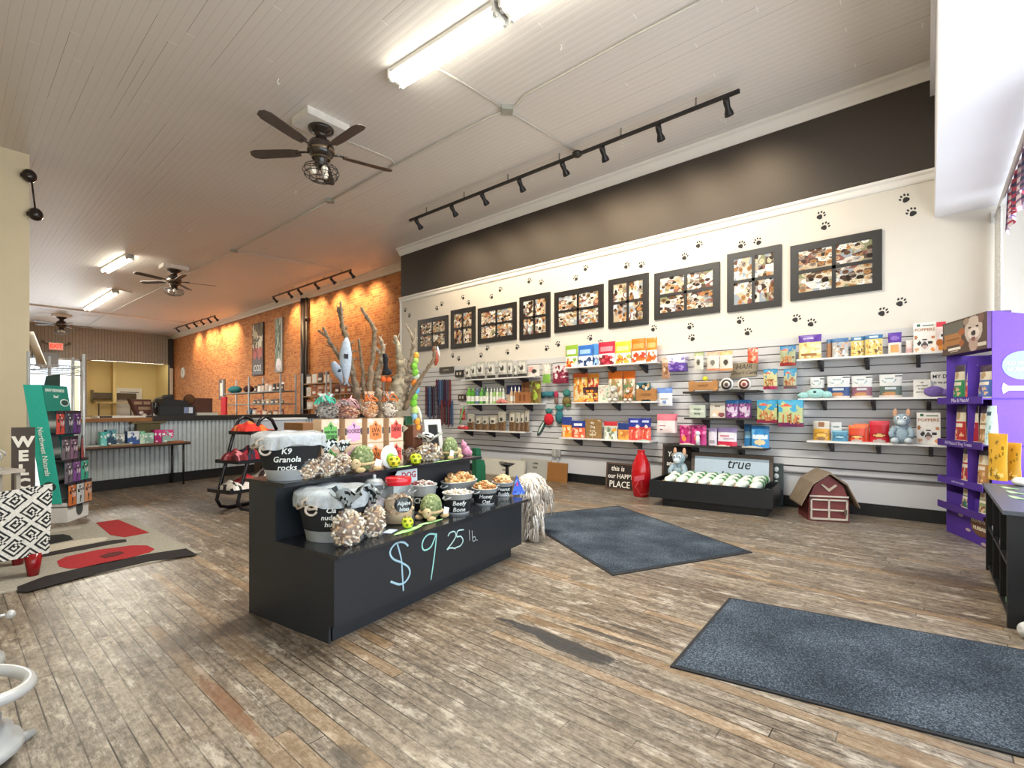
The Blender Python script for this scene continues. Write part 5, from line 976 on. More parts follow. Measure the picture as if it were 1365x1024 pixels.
put(1240, 1278, 495, 'R2', 'wide pale sign reading MY DOG with script below', 'sign', 'carton', art('e6e4e0'), d=.03, nm='word_sign', mat='card', back=.18, wd=[('MY DOG', .5, .80, .2, '2f3338', .9), ('is my person', .5, .58, .13, '4a4e54', .9)])
# R3
put(1083, 1106, 561.5, 'R3', 'yellow and cream pack at the left end of the right lower shelf', fn=art('dca63c', ('band', .62, 1.01, 'd9cfc0'), ('rect', .3, .7, .7, .95, '9a6a4c'), ('ell', .5, .3, .42, .14, 'b87f28'), ('ell', .5, .28, .3, .09, 'e8c060'), ('ell', .5, .08, .3, .08, '8a6a50')), d=.06)
put(1107, 1122, 563, 'R3', 'thin pale card standing behind the small teal pack', 'card', 'carton', art('dfe2e2', ('rect', .2, .7, .8, .8, '8a9296')), d=.02, nm='pale_card', mat='card', back=.2)
put(1108, 1130, 574, 'R3', 'small teal pack on the right lower shelf', fn=art('4c8aa8', ('ell', .5, .4, .42, .2, '2f6a88'), ('ell', .5, .38, .3, .1, '9cc4d0'), ('band', .85, 1.01, '7ab0c4')), back=.08)
put(1137, 1159, 565, 'R3', 'orange bag, rear one behind the front orange bag', fn=art('d8482c', ('band', .8, 1.01, 'e06a38')), back=.17)
put(1130, 1154, 567, 'R3', 'orange bag with dark lettering on the right lower shelf', fn=art('dc4c2c', ('band', .78, 1.01, 'e87840'), ('ell', .5, .3, .42, .12, 'a83420'), ('ell', .5, .28, .3, .06, 'e8c070'), ('ell', .5, .06, .35, .07, 'b8a8a0')))
put(1158, 1186, 561, 'R3', 'bright red bag beside the plush donkey', fn=art('c81c30', ('band', .82, 1.01, 'd83a4c'), ('ell', .5, .32, .42, .12, '981020'), ('ell', .5, .32, .3, .06, 'e8c070'), ('ell', .5, .06, .35, .07, 'b8a8a0')))
poppers(1221, 1254, 550, 'R3', 'white treat box with dog face on the right lower shelf'); poppers(1262, 1282, 552, 'R3', 'white treat box with dog face half hidden by the purple stand', w=False)
# L1: clear clamshell packs with black bases
rg = random.Random(77)
GL = 'clear packs on the top left shelf'
for i, (x0, x1, py, lb) in enumerate([(618, 626, 489, 'lowest'), (626, 634, 485, 'second'), (633, 645, 482, 'third'), (647, 659, 482, 'fourth'), (662, 675, 480, 'fifth'), (675, 682, 480, 'sixth'), (683, 688, 485, 'seventh'), (688, 701, 480, 'eighth')]):
    put(x0, x1, py, 'L1', '%s pale grey pack from the left on the top left shelf' % lb.replace('lowest', 'first').capitalize(), fn=art('b4b3ab', ('band', 0, .18, '2c2a28'), ('rect', .15, .35, .85, .85, 'd5d3ca'), ('ell', .5, .55, .22, .14, '4c4a44'), ('speck', .1, .2, .9, .95, ['8a8880', 'dedcd4'], 10, .08)), nm='treat_pack', group=GL, back=.10)
put(702, 718, 487, 'L1', 'pink and white pack lying at the right end of the top left shelf', fn=art('d8d0c8', ('rect', .05, .4, .5, .9, 'd8a09a'), ('ell', .6, .45, .2, .2, '3a3634')), nm='treat_pack', group=GL, back=.1)
# L2: bottles
def bottle(px, py, key, col, cap, label, r_=4.0, back=.12, fn=None, nm='spray_bottle'):
    Xp = XW - .33 + back; z = SH[key]; c = at_x(px, py, Xp); r = r_ * depth(c) / FPX; h = c.z - z; t = T(nm, label, 'bottle', (Xp + r, c.y, z), HR, 'bottles on the middle left shelf')
    M(col).lathe([(r * .95, 0), (r, h * .03), (r, h * .62), (r * .8, h * .72), (r * .35, h * .78)], 14).build('bottle_body', 'gloss', t); M('eceadf').lathe([(r * 1.01, h * .15), (r * 1.01, h * .45)], 14, cap=False).build('bottle_label', 'card', t)
    M(cap).lathe([(r * .4, h * .76), (r * .4, h * .9), (r * .25, h * .92), (r * .2, h)], 12).build('cap', 'satin', t)
for i, (px, col, cap) in enumerate([(623, '6ab83c', '8cd05c'), (628, '5aa834', '9ad86a'), (634, '5c7088', '7a90a8'), (640, '6ab04a', '8cc46a'), (645, '3c6c4c', '2c5040')]): bottle(px, 515 + (i % 2), 'L2', col, cap, '%s bottle from the left among the green ones on the middle left shelf' % ['First bright green', 'Second bright green', 'Third, slate blue', 'Fourth, soft green', 'Fifth, dark green'][i], 3.4)
for i, px in enumerate((648, 653.5, 657.5, 661.5, 665.5, 669.5)): bottle(px, 517, 'L2', ['c8d8a8', 'e4e8cc', '9cc46c', 'dce4c0', 'a8cc7c', 'd8dcc8'][i], 'eef0e8', '%s slim white capped bottle in the row of six' % ['First', 'Second', 'Third', 'Fourth', 'Fifth', 'Sixth'][i], 2.2)
for i, px in enumerate((680.5, 685.5, 690.5)): bottle(px, 515.5, 'L2', 'c8a888', 'f4f2ee', '%s white topped bottle before the navy box' % ['left', 'middle', 'right'][i].capitalize(), 2.3, back=.10)
put(675, 694, 513.5, 'L2', 'navy blue box behind the three white topped bottles', 'box', 'carton', art('26305c', ('band', 0, .5, 'd8c0a0')), d=.06, nm='blue_box', mat='card', back=.20)
put(695, 706, 509, 'L2', 'brown box behind the small brown carton on the middle left shelf', 'box', 'carton', art('8a5a34', ('rect', .2, .1, .45, .9, '6c4426')), d=.06, nm='brown_box', mat='card', back=.20)
put(686, 705, 523, 'L2', 'small brown carton in front on the middle left shelf', 'box', 'carton', art('9c6236', ('rect', .3, .2, .45, .8, '74441f'), ('rect', .6, .2, .75, .8, '74441f')), d=.07, nm='brown_carton', mat='card', back=.05)
put(704, 720, 508, 'L2', 'green and brown tall pack at the right end of the middle left shelf', fn=art('7c6a34', ('speck', .1, .05, .9, .95, ['8cae3c', '5a4a24', 'a8c04c', '6c5a2c'], 30, .12)), nm='treat_pack', back=.12)
Xp = XW - .27; c = at_x(668, 530, Xp); m = M('e08a7c'); z = SH['L2']
for a in range(5): q = a * 2 * PI / 5 + .3; m.tube([(0, 0, .05), (.09 * math.cos(q), .04 * math.sin(q), .045), (.15 * math.cos(q), .06 * math.sin(q), .02)], [.045, .032, .015], 8)
tag(m.build('plush_starfish', 'fabric', None, (Xp, c.y, z), HR), 'salmon pink plush starfish lying in front of the slim bottles', 'plush toy')
# L3 clear pouches of chews
for i, (x0, x1, py) in enumerate([(621, 631, 552), (632, 641, 555), (641, 650, 555), (650, 662, 554), (662, 673, 549), (677, 686, 548), (686, 692, 550), (692, 698, 549), (698, 704, 547)]):
    ch = ['6a4a30', '8a6844', '53381f', 'a08860']; put(x0, x1, py, 'L3', '%s clear topped pouch from the left on the lowest left shelf' % ['First', 'Second', 'Third', 'Fourth', 'Fifth', 'Sixth', 'Seventh', 'Eighth', 'Ninth'][i], fn=art('b3ab9a', ('band', 0, .48, '6c5034'), ('speck', .05, .02, .95, .5, ch, 24, .1), ('rect', .2, .45, .8, .85, 'd4cec0' if i % 2 else 'bdb8aa'), ('ell', .5, .6, .18, .1, '46403a')), nm='chew_pouch', group='clear pouches of chews on the lowest left shelf', back=.10 + .03 * (i % 2))
c = at_x(617, 570, XW - .25); m = M('c8323a'); m.tube([(-.14, 0, .03), (-.05, 0, .05), (.05, 0, .04), (.15, 0, .03)], [.03, .045, .04, .03], 10); m.paint('e8b8b4'); m.ball((0, -.02, .07), (.07, .03, .03), 10, 6)
tag(m.build('red_chew_toy', 'satin', None, (XW - .25, c.y, SH['L3']), HR), 'red and white toy lying at the left end of the lowest left shelf', 'dog toy')
# hanging rows
bc = 'f2efe6'
hangp(723, 734, 484.5, 511, 'Pale pack with green foot hanging right of the top left shelf', art('d8d0c0', ('band', 0, .45, '86b850'), ('speck', .1, .5, .9, .95, ['b8a898', 'efe8dc'], 10, .12)), group='packs on hooks by the left shelves')
hangp(736, 755, 487, 511, 'Pink and wine red pouch hanging left of the upper orange pouch', art('8c2c44', ('band', .62, 1.01, 'e8cfd0'), ('speck', .1, .3, .9, .95, ['c8788c', '6c1c30', 'f0dcdc'], 22, .1)), 3, group='pink and wine red pouches')
hangp(882, 893, 477, 505, 'Copper toned pack half hidden left of the purple pouches', art('b08468', ('band', .75, 1.01, 'd8b8a0'), ('speck', .1, .05, .9, .6, ['e0c8a8', '8a5c3c'], 14, .12)))
hangp(887, 914, 473, 495, 'White and purple pouch on the upper slats', art('5a3a98', ('band', .52, 1.01, 'd6d0e4'), ('speck', .1, .55, .9, .9, ['8a78b8', 'f0ecf8'], 14, .08), ('speck', .1, .1, .9, .5, ['7858b0', 'a890d0'], 14, .1)), 4, group='white and purple pouches')
hangp(925, 938, 470, 493, 'White pouch with green header on the upper slats', art('dcd8cc', ('band', .78, 1.01, 'a8b078'), ('ell', .5, .42, .22, .18, '8a8478'), ('ell', .5, .42, .1, .12, '3c3834')), 1, group='white pouches with a triangle mark')
hangp(942, 959, 469, 494, 'White pouch with orange header, left one of two', art('e0d8cc', ('band', .78, 1.01, 'e8a888'), ('band', 0, .12, 'e0906c'), ('ell', .5, .42, .2, .15, '7c766c')), 1, group='white pouches with a triangle mark')
hangp(959, 977, 468, 494, 'White pouch with orange header, right one of two', art('e4dccf', ('band', .78, 1.01, 'e8b070'), ('band', 0, .12, 'e8a06c'), ('ell', .5, .42, .2, .15, '4c463c')), 1, group='white pouches with a triangle mark')
hangp(996, 1011, 464, 484, 'Round red and orange net toy on the upper slats', art('d85840', ('speck', 0, 0, 1, 1, ['f09070', 'b83830', 'f4c8a8', 'e87048'], 30, .12)), 1, .05, nm='net_toy', cat='dog toy')
hangp(1039, 1061, 461, 487.5, 'Blue topped treat pouch, uppermost of the landscape printed ones', A_treat('3a7ca8', 'a8ac84', 'a83c2c', 3), 2, group='landscape printed treat pouches')
hangp(1017, 1036.5, 492, 519, 'Blue topped treat pouch with pink foot', A_treat('2f88b0', 'ccc48c', 'c03060', 4), 2, group='landscape printed treat pouches')
hangp(1044, 1062, 491.5, 518, 'Blue topped treat pouch with grey foot', A_treat('3a90b4', 'b8b894', '6c5a5a', 5), 2, group='landscape printed treat pouches')
hangp(1008, 1037, 533, 564, 'Large blue topped treat pouch with dark red foot', A_treat('2f90b8', 'b4b874', '8c1c34', 6), 4, group='landscape printed treat pouches', X=XW - .34)
hangp(1036, 1071, 533, 569, 'Large blue topped treat pouch with wine purple foot', A_treat('4aa4c8', 'b8c48c', '6c2c5c', 7), 4, group='landscape printed treat pouches', X=XW - .36)
hangp(875.5, 897, 517, 541, 'White pouch with cornflower blue top beside the bone sign', art('e4e6ea', ('band', .72, 1.01, '6c8ed0'), ('rect', .2, .2, .8, .6, 'f4f4f4'), ('rect', .28, .35, .72, .42, '6a7078'), ('ell', .5, .22, .14, .1, '88a0d0')))
hangp(875, 901, 552, 577, 'White pouch with coral pink top on the lower slats', art('f0dcdc', ('band', .66, 1.01, 'e07888'), ('rect', .1, .2, .6, .5, 'f8f0f0'), ('ell', .25, .18, .07, .05, '2a2a2a'), ('rect', .15, .35, .5, .42, 'c87888')), 3, group='coral topped pouches', X=XW - .28)
# round toys and leads between the groups
def hangtoy(px, py, fnm, label, cat='dog toy', nm='dog_toy'):
    c = at_x(px, py, XW - .08); s = depth(c) / FPX; m = M(); fnm(m, s); return tag(m.build(nm, 'fabric', None, tuple(c), HR), label, cat, 'toys hanging on the slatwall')
def f1(m, s): m.paint('cf1f30').ball((0, 0, 0), (7.5 * s, 4 * s, 8 * s), 20, 12).paint('3f7a78').ball((0, 0, 11 * s), (5 * s, 3 * s, 4 * s), 10, 8).tube([(-5 * s, 0, 13 * s), (0, 0, 8 * s), (5 * s, 0, 13 * s)], 1.6 * s, 6)
def f2(m, s): m.paint('2c7078').ball((0, 0, 0), (6 * s, 4 * s, 9 * s), 16, 10).paint('3c8c88').ball((0, 0, 12 * s), (5 * s, 3 * s, 4 * s), 10, 8).tube([(-6 * s, 0, 14 * s), (0, 0, 8 * s), (6 * s, 0, 15 * s)], 1.6 * s, 6)
def f3(m, s): m.paint('7c6c3a').ball((0, 0, -4 * s), (7 * s, 4 * s, 6 * s), 14, 8).paint('3f8478').ball((0, 0, 7 * s), (6 * s, 4 * s, 5 * s), 12, 8).paint('5c8c4c').ball((3 * s, -1, -8 * s) if 0 else (2 * s, 0, -9 * s), (4 * s, 3 * s, 3 * s), 10, 8)
hangtoy(731.5, 559, f1, 'bright red round toy with teal leaves hanging on the slats'); hangtoy(745.5, 556, f2, 'dark teal toy with leafy top right of the red round toy'); hangtoy(755.5, 531, f3, 'green and brown plush toy hanging at the left end of the plush shelf')
hangtoy(730, 526, lambda m, s: m.paint('3a7c88').tube([(-9 * s, 0, -1 * s), (-3 * s, 0, 1 * s), (3 * s, 0, 0), (9 * s, 0, 1 * s)], [4 * s, 3.4 * s, 4 * s, 3.2 * s], 10), 'long teal toy hanging above the slatted gap')
hangtoy(741.5, 529, lambda m, s: m.paint('c0385c').ball((0, 0, 3 * s), (3.4 * s, 2 * s, 4.6 * s), 10, 8).paint('8a6c60').ball((0, 0, -5 * s), (3 * s, 2 * s, 5 * s), 10, 8), 'small crimson and brown toy beside the long teal toy')
c = at_x(721.5, 570, XW - .07); s = depth(c) / FPX; m = M('35504c'); m.x = Matrix.Rotation(.55, 4, 'Y'); m.slab([(3 * s * math.cos(q), 13 * s * math.sin(q)) for q in [2 * PI * k / 14 for k in range(14)]], -.02, .02); m.paint('dfe8e0').slab([(1.2 * s * math.cos(q), 9 * s * math.sin(q)) for q in [2 * PI * k / 14 for k in range(14)]], -.024, -.02)
tag(m.build('retractable_lead', 'satin', None, (XW - .05, c.y, c.z), HR), 'slanting dark green and white lead handle on the slats', 'dog lead')
# leads and collars hanging in the far left part of the slatwall
LC = [('Wine red', '6a2430'), ('Navy blue', '24345c'), ('Steel blue', '4a6488'), ('Black', '1b1b20'), ('Plum', '4c2c4c'), ('Slate grey', '4a4e58'), ('Dark red', '7a2a2a'), ('Dark teal', '2a4c50')]
WH = [('in the upper bunch behind the stump', 588, 506, 534), ('in the upper bunch by the shelf', 596, 506, 534), ('in the lower bunch behind the stump', 590, 533, 560), ('in the lower bunch by the shelf', 599, 534, 562), ('in the long bunch right of the caterpillar', 574, 515, 552)]
for wi, (wl, cx, ya, yb) in enumerate(WH):
    for k in range(5 if wi != 4 else 6):
        nmc, hexc = LC[(k + wi * 2) % 8]; px = cx - 6 + k * 2.5; X = XW - .06 - .018 * (k % 3); a = at_x(px, ya, X); b = at_x(px, yb + (k * 3) % 7, X); L = a.z - b.z; m = M(hexc)
        m.tube([(-.016, 0, 0), (-.014, -.004, -L * .5), (-.02, 0, -L * .95), (0, -.004, -L), (.02, 0, -L * .95), (.014, .004, -L * .5), (.016, 0, 0), (0, 0, .018), (-.016, 0, 0)], .010, 6)
        tag(m.build('dog_lead', 'fabric', None, (X, a.y, a.z - .02), HR), '%s lead loop hanging %s' % (nmc, wl), 'dog lead', 'leads and collars on hooks')
for i, (x0, x1, ya, yb, cc, lb) in enumerate([(586, 604, 490, 498, '4c483f', 'dark horizontal header sign above the hanging leads'), (607, 617, 494, 503, '2b2624', 'small black card of buckles left of the top left shelf'), (611, 620, 526, 534, '463830', 'small dark card with two white tags left of the middle shelf')]):
    cy, w_, z0, z1 = wall_px(XW - .06, x0, x1, ya, yb); o = M(); o.grid(lambda u, v: ((u - .5) * w_, -.01, v * (z1 - z0)), art(cc, ('rect', .2, .25, .42, .75, 'cfc9bd'), ('rect', .58, .25, .8, .75, 'cfc9bd')) if i else art(cc, ('rect', .3, .35, .7, .6, '9a9382')), 20, 10, False); o.paint(cc).box(-w_ / 2, w_ / 2, -.0095, .03, 0, z1 - z0)
    tag(o.build('header_card', 'card', None, (XW - .06, cy, z0), HR), lb, 'card')
hangp(613, 620, 545, 560, 'Red strip card hanging left of the green lead', art('b8443c', ('rect', .2, .2, .8, .5, 'd8a090')), nm='red_card', cat='card')
c0_, c1_ = at_x(619, 541, XW - .30), at_x(613, 565, XW - .34); tag(M('6ab86c').tube([c0_, c0_.lerp(c1_, .5) + Vector((0, .02, 0)), c1_], .014, 8).build('green_lead', 'fabric'), 'bright green lead hanging slantwise from the middle left shelf', 'dog lead')
# things on shelves with their own shapes
def quad_plush(px, py, key, back, hpx, cols, label, nm, ears=.5, face=True):
    Xp = XW - .33 + back; c = at_x(px, py, Xp); z = SH[key] if isinstance(key, str) else key; s = (c.z - z) / 10; t = T(nm, label, 'plush toy', (Xp, c.y, z), HR)
    b = M(cols[0]); b.ball((0, 0, 2.9 * s), (2.5 * s, 2 * s, 3 * s), 16, 12); b.build('body', 'fabric', t)
    h = M(cols[0]); h.ball((0, -.7 * s, 6.9 * s), (2.0 * s, 1.8 * s, 1.9 * s), 16, 12); h.paint(cols[1]).ball((0, -2.4 * s, 6.2 * s), (1.1 * s, 1.1 * s, .9 * s), 12, 8); ho = h.build('head', 'fabric', t)
    for sx in (-1, 1):
        M('f6f6f6').ball((sx * .8 * s, -2.1 * s, 7.5 * s), (.5 * s, .4 * s, .55 * s), 10, 8).paint('101010').ball((sx * .8 * s, -2.45 * s, 7.5 * s), (.22 * s, .15 * s, .25 * s), 8, 6).build('eye', 'gloss', ho)
        e = M(cols[2]); e.ball((sx * 1.5 * s, 0, (8.9 if ears > .6 else 6.8) * s), (.6 * s, .45 * s, 1.35 * s), 10, 8); e.build('ear', 'fabric', ho)
        M(cols[0]).tube([(sx * 1.6 * s, -1.2 * s, 4.6 * s), (sx * 2.4 * s, -2 * s, 3.0 * s), (sx * 2.0 * s, -2.6 * s, 2.0 * s)], [.8 * s, .7 * s, .75 * s], 10).build('arm', 'fabric', t)
        M(cols[1]).ball((sx * 1.6 * s, -2.2 * s, .95 * s), (1.0 * s, 1.7 * s, .95 * s), 12, 8).build('leg', 'fabric', t)
    return t
quad_plush(1202, 546, 'R3', .06, 50, ['9fb2bd', 'd3dde2', 'd8a888'], 'grey blue plush donkey with tan ears sitting on the right lower shelf', 'plush_donkey', .8)
quad_plush(819, 511, 'M2', .05, 24, ['c8bfae', 'efe9dc', '9a8f7e'], 'grey and cream plush dog, left one of the plush pair', 'plush_dog'); quad_plush(839, 514, 'M2', .05, 24, ['c08048', 'f4efe6', 'a86a38'], 'brown plush dog with white face, right one of the plush pair', 'plush_dog')
def bonesign(cx, y0, y1, X, wpx, label, words_, z=None, d=.03, col='b07a44', nm='bone_sign'):
    a = at_x(cx - wpx / 2, y0, X); b = at_x(cx + wpx / 2, y0, X); w_ = abs(a.y - b.y); zt = at_x(cx, y0, X).z; zb = z if z is not None else at_x(cx, y1, X).z; h = zt - zb; P = []
    for (ox, oz, a0, a1) in ((w_ / 2 - h * .30, h * .72, -30, 150), (-w_ / 2 + h * .30, h * .72, 30, 210), (-w_ / 2 + h * .30, h * .28, 150, 330), (w_ / 2 - h * .30, h * .28, 210, 390)):
        for k in range(9): q = R(a0 + (a1 - a0) * k / 8); P.append((ox + h * .28 * math.cos(q), oz + h * .28 * math.sin(q)))
    o = M(col).slab(P, -d / 2, d / 2).build(nm, 'wood', None, (X, (a.y + b.y) / 2, zb), HR); tag(o, label, 'sign')
    for s_, zz, sz in words_: text(s_, sz * h, '6b4522', o, (0, -d / 2 - .001, zz * h), fat=.001)
bonesign(862, 518, 533, XW - .27, 28, 'bone shaped wooden sign beside the plush dogs', [('DOGS', .5, .3)], SH['M2'], .04); bonesign(938, 507, 521, XW - .22, 40, 'large bone shaped wooden sign on the top dark shelf', [('WOOF', .5, .3)], SH['D1'], .05, 'b8824c')
c = at_x(939.5, 507, XW - .24); tag(M('e6e03a').ball((0, 0, .03), (.055, .035, .035), 14, 8).build('yellow_note', 'fabric', None, (XW - .22, c.y, at_x(938, 507, XW - .22).z - .01)), 'small yellow ball resting on top of the large bone sign', 'ball')
for px, lb in ((969, 'round white tin with dark print, left one on the top dark shelf'), (992.5, 'round white tin with red print, right one on the top dark shelf')):
    X = XW - .24; c = at_x(px, 504, X); z = SH['D1']; r = (c.z - z) / 2; m = M('e9e4dc'); m.x = Matrix.Translation((0, 0, r)) @ Matrix.Rotation(PI / 2, 4, 'X'); m.lathe([(r, -.02), (r, .02)], 28).paint('6b3a34' if 'red' in lb else '4a4644').lathe([(r * .8, .02), (r * .8, .022)], 24).paint('e0cfc4').lathe([(r * .5, .022), (r * .5, .024)], 20).paint('a04034' if 'red' in lb else '5c4a44').lathe([(r * .3, .024), (r * .3, .0255)], 16)
    tag(m.build('round_tin', 'gloss', None, (X, c.y, z), HR), lb, 'tin', 'round tins')
X = XW - .05; A, B, C = at_x(973, 497, X), at_x(1011, 497, X), at_x(990, 503, X); w_ = abs(A.y - B.y); h = .23; t = T('word_plank', 'weathered plank reading HAIR Dont Care on the slats', 'sign', (XW - .032, (A.y + B.y) / 2, at_x(992, 504, X).z), HR)
M('a3977f').slab([(-w_ * .5, 0), (w_ * .42, h * .12), (w_ * .5, h * 1.0), (-w_ * .38, h * .92)], -.02, 0).build('plank', 'wood', t); text('HAIR', h * .42, '4a4236', t, (0, -.022, h * .68), shear=.2); text("Don't Care", h * .30, '4a4236', t, (0, -.022, h * .32), shear=.3)
# small flat stock lying on the shelves
for (px, key, col, lb, w_, rr) in [(858, 'M3', 'b8d4cc', 'pale green plush leaf lying at the right end of the lower middle shelf', .20, 0), (1212, 'R3', 'c8a06c', 'small tan bit beside the plush donkey', .05, 0), (916, 'D3', 'd8cfc0', 'pale strip of tags along the left front of the widest dark shelf', .22, 0), (963, 'D3', 'cfc6b4', 'pale strip of tags in the middle of the widest dark shelf', .2, 0), (1003, 'D3', 'd6cdbe', 'pale strip of tags at the right front of the widest dark shelf', .26, 0), (980, 'D1', '4a5048', 'dark strip of small tags on the top dark shelf', .2, 0)]:
    X = XW - .30; c = at_x(px, 560, X); m = M(col); n = 7
    m.box(-w_ / 2, w_ / 2, -.018, .018, 0, .012, .006); m.ball((0, 0, .012), (w_ * .3, .014, .012), 10, 6); tag(m.build('small_goods', 'fabric', None, (X, c.y, SH[key]), HR), lb, 'tag strip' if 'strip' in lb else 'toy')
X = XW - .26; c = at_x(1087, 525, X); m = M('a9d8d4'); m.ball((0, 0, .06), (.11, .06, .06), 14, 10); m.ball((-.13, 0, .04), (.07, .05, .04), 12, 8); m.ball((.12, 0, .045), (.06, .05, .045), 12, 8); m.paint('2a4c58').ball((0, -.05, .08), (.02, .02, .015), 8, 6); tag(m.build('teal_plush', 'fabric', None, (X, c.y, SH['R2']), HR), 'pale teal plush toy lying at the left end of the right middle shelf', 'plush toy')
c = at_x(1258, 522, X); m = M('7a63a8'); m.ball((-.08, 0, .06), (.09, .05, .06), 14, 10); m.ball((.06, 0, .045), (.10, .05, .045), 12, 8); m.ball((.18, 0, .04), (.07, .05, .035), 12, 8); tag(m.build('purple_plush', 'fabric', None, (X, c.y, SH['R2']), HR), 'purple plush toy lying before the MY DOG sign', 'plush toy')
c = at_x(930, 570, XW - .3); m = M('eceaf0'); m.tube([(0, 0, 0), (0, 0, .08), (0, 0, .14)], [.03, .028, .02], 10); m.ball((0, 0, .17), (.035, .03, .035), 10, 8); tag(m.build('white_toy', 'fabric', None, (XW - .29, c.y, SH['D3']), HR), 'small white toy standing before the bright pink pouch', 'plush toy')
# outlet, conduit on the lower wall
p = at_x(743, 604, XW - .02); t = T('wall_outlet', 'grey twin outlet box on the lower slatwall with its conduit', 'outlet', (XW - .031, p.y, p.z), HR)
M('b9b9b4').box(-.09, -.005, -.05, 0, -.06, .06, .01).build('outlet_box', 'metal', t); M('a9aaa6').box(.005, .09, -.05, 0, -.06, .06, .01).build('switch_box', 'metal', t); m = M('a8a7a3'); m.tube([(.04, -.02, -.06), (.04, -.02, -.30)], .012, 8); m.build('drop_pipe', 'metal', t)
A, B = at_x(660, 600.5, XW - .03), at_x(1120, 626, XW - .03); z = (p.z - .03); tag(M('8f8c89').tube([(XW - .045, YF - 2.2, z), (XW - .045, -.2, z)], .012, 8).build('wall_conduit', 'metal'), 'thin metal conduit along the bottom edge of the slatted wall', 'conduit')
# ---------------------------------------------------------------- along the foot of the right wall
def lean_sign(px0, px1, ya, yb, X, board, frame, label, wds, rzoff=0.0, z0=0.0, fr=.02, nm='wooden_sign', th=.03, g_=None):
    A, B = at_x(px0, ya, X), at_x(px1, ya, X); w_ = abs(A.y - B.y); h = at_x((px0 + px1) / 2, ya, X).z - z0; t = T(nm, label, 'sign', (X, (A.y + B.y) / 2, z0), HR + rzoff, g_)
    m = M(frame); tl = Matrix.Rotation(-.10, 4, 'X'); m.x = tl; m.box(-w_ / 2, w_ / 2, -th, 0, 0, h); m.build('frame', 'wood', t)
    m = M(board); m.x = tl; m.box(-w_ / 2 + fr, w_ / 2 - fr, -th - .002, -th, fr, h - fr); bd = m.build('panel', 'card', t)
    for (s, u, v, sz, c, sh) in wds:
        q = tl @ Vector(((u - .5) * w_, -th - .003, v * h)); text(s, sz * h, c, t, q, (PI / 2 - .10, 0, 0), shear=sh, fat=.0012, sx=.9)
    return t
lean_sign(644, 700, 612, 640, XW - .25, 'ccc8bc', 'c9c3b4', 'pale sign with script welcome home leaning behind the shaggy white dog', [('welcome', .5, .80, .2, '3a3632', .35), ('to our', .5, .58, .14, '3a3632', .3), ('home', .55, .38, .2, '3a3632', .35)])
lean_sign(694, 734, 612, 640, XW - .16, 'a9a7a0', 'b8b2a4', 'grey script sign leaning between the welcome sign and the brown board', [('a little', .5, .78, .16, '3a3836', .3), ('love', .5, .58, .18, '3a3836', .3)])
t = lean_sign(730, 756, 617, 645, XW - .22, '8c5c2a', '9c6c38', 'small rusty brown board leaning against the white panel under the outlet', [], fr=.015)
lean_sign(808, 846, 617.5, 655, XW - .28, '231a18', '5c463a', 'black sign reading this is our HAPPY PLACE in a wood frame beside the red bottle', [('this is', .42, .78, .26, 'f2ede4', .1), ('our HAPPY', .52, .50, .24, 'f2ede4', 0), ('PLACE', .5, .2, .33, 'f2ede4', 0)], fr=.028)
lean_sign(882, 928, 593, 625, XW - .17, '1d1816', '4f3d33', 'black sign with white script standing behind the low bin at its left', [('You Me', .45, .80, .14, 'f0ece4', .1), ('and the', .4, .62, .13, 'f0ece4', 0), ('Dogs', .45, .44, .14, 'f0ece4', .1)], fr=.03)
lean_sign(921, 1030, 606, 640, XW - .22, 'b9c9d6', '5f5148', 'wide pale blue sign with script true love in a wood frame behind the bin', [('true', .6, .80, .3, '26282c', .25), ('love', .5, .52, .3, '26282c', .35)], fr=.05)
p = at_x(1037, 618, XW - .12); m = M('3f4a4c'); m.box(-.06, .06, -.02, .0, 0, p.z - 0 - .0); m.paint('dfe6e4')
for k in range(3): m.ball((-.02, -.02, p.z - .08 - .09 * k), (.03, .008, .035), 10, 6)
tag(m.build('narrow_board', 'card', None, (XW - .09, p.y, 0), HR), 'narrow dark board with white scallops right of the pale blue sign', 'sign')
# red bottle
p = at_z(858, 664); r = 13 * depth(p) / FPX; p += Vector((FW[0], FW[1], 0)) * r; zt = zat(p, 600); t = T('red_bottle_bank', 'tall glossy red bottle standing on the floor left of the low black bin', 'bottle', tuple(p))
M('b3141c').lathe([(r * .72, 0), (r * .8, zt * .03), (r * .98, zt * .3), (r, zt * .5), (r * .9, zt * .7), (r * .5, zt * .88), (r * .38, zt * .93), (r * .38, zt * .97), (r * .42, zt)], 32).build('bottle_body', 'ceramic', t)
m = M('c9505c'); m.x = Matrix.Rotation(-.75, 4, 'Z'); m.slab([(-.17, zt * .36), (-.02, zt * .40), (-.02, zt * .5), (-.17, zt * .46)], -r - .035, -r - .03); m.tube([(-.1, -r - .03, zt * .38), (-.16, -r - .05, zt * .25), (-.08, -r - .06, zt * .08), (.05, -r - .03, zt * .1)], .004, 6); m.build('price_tag', 'card', t)
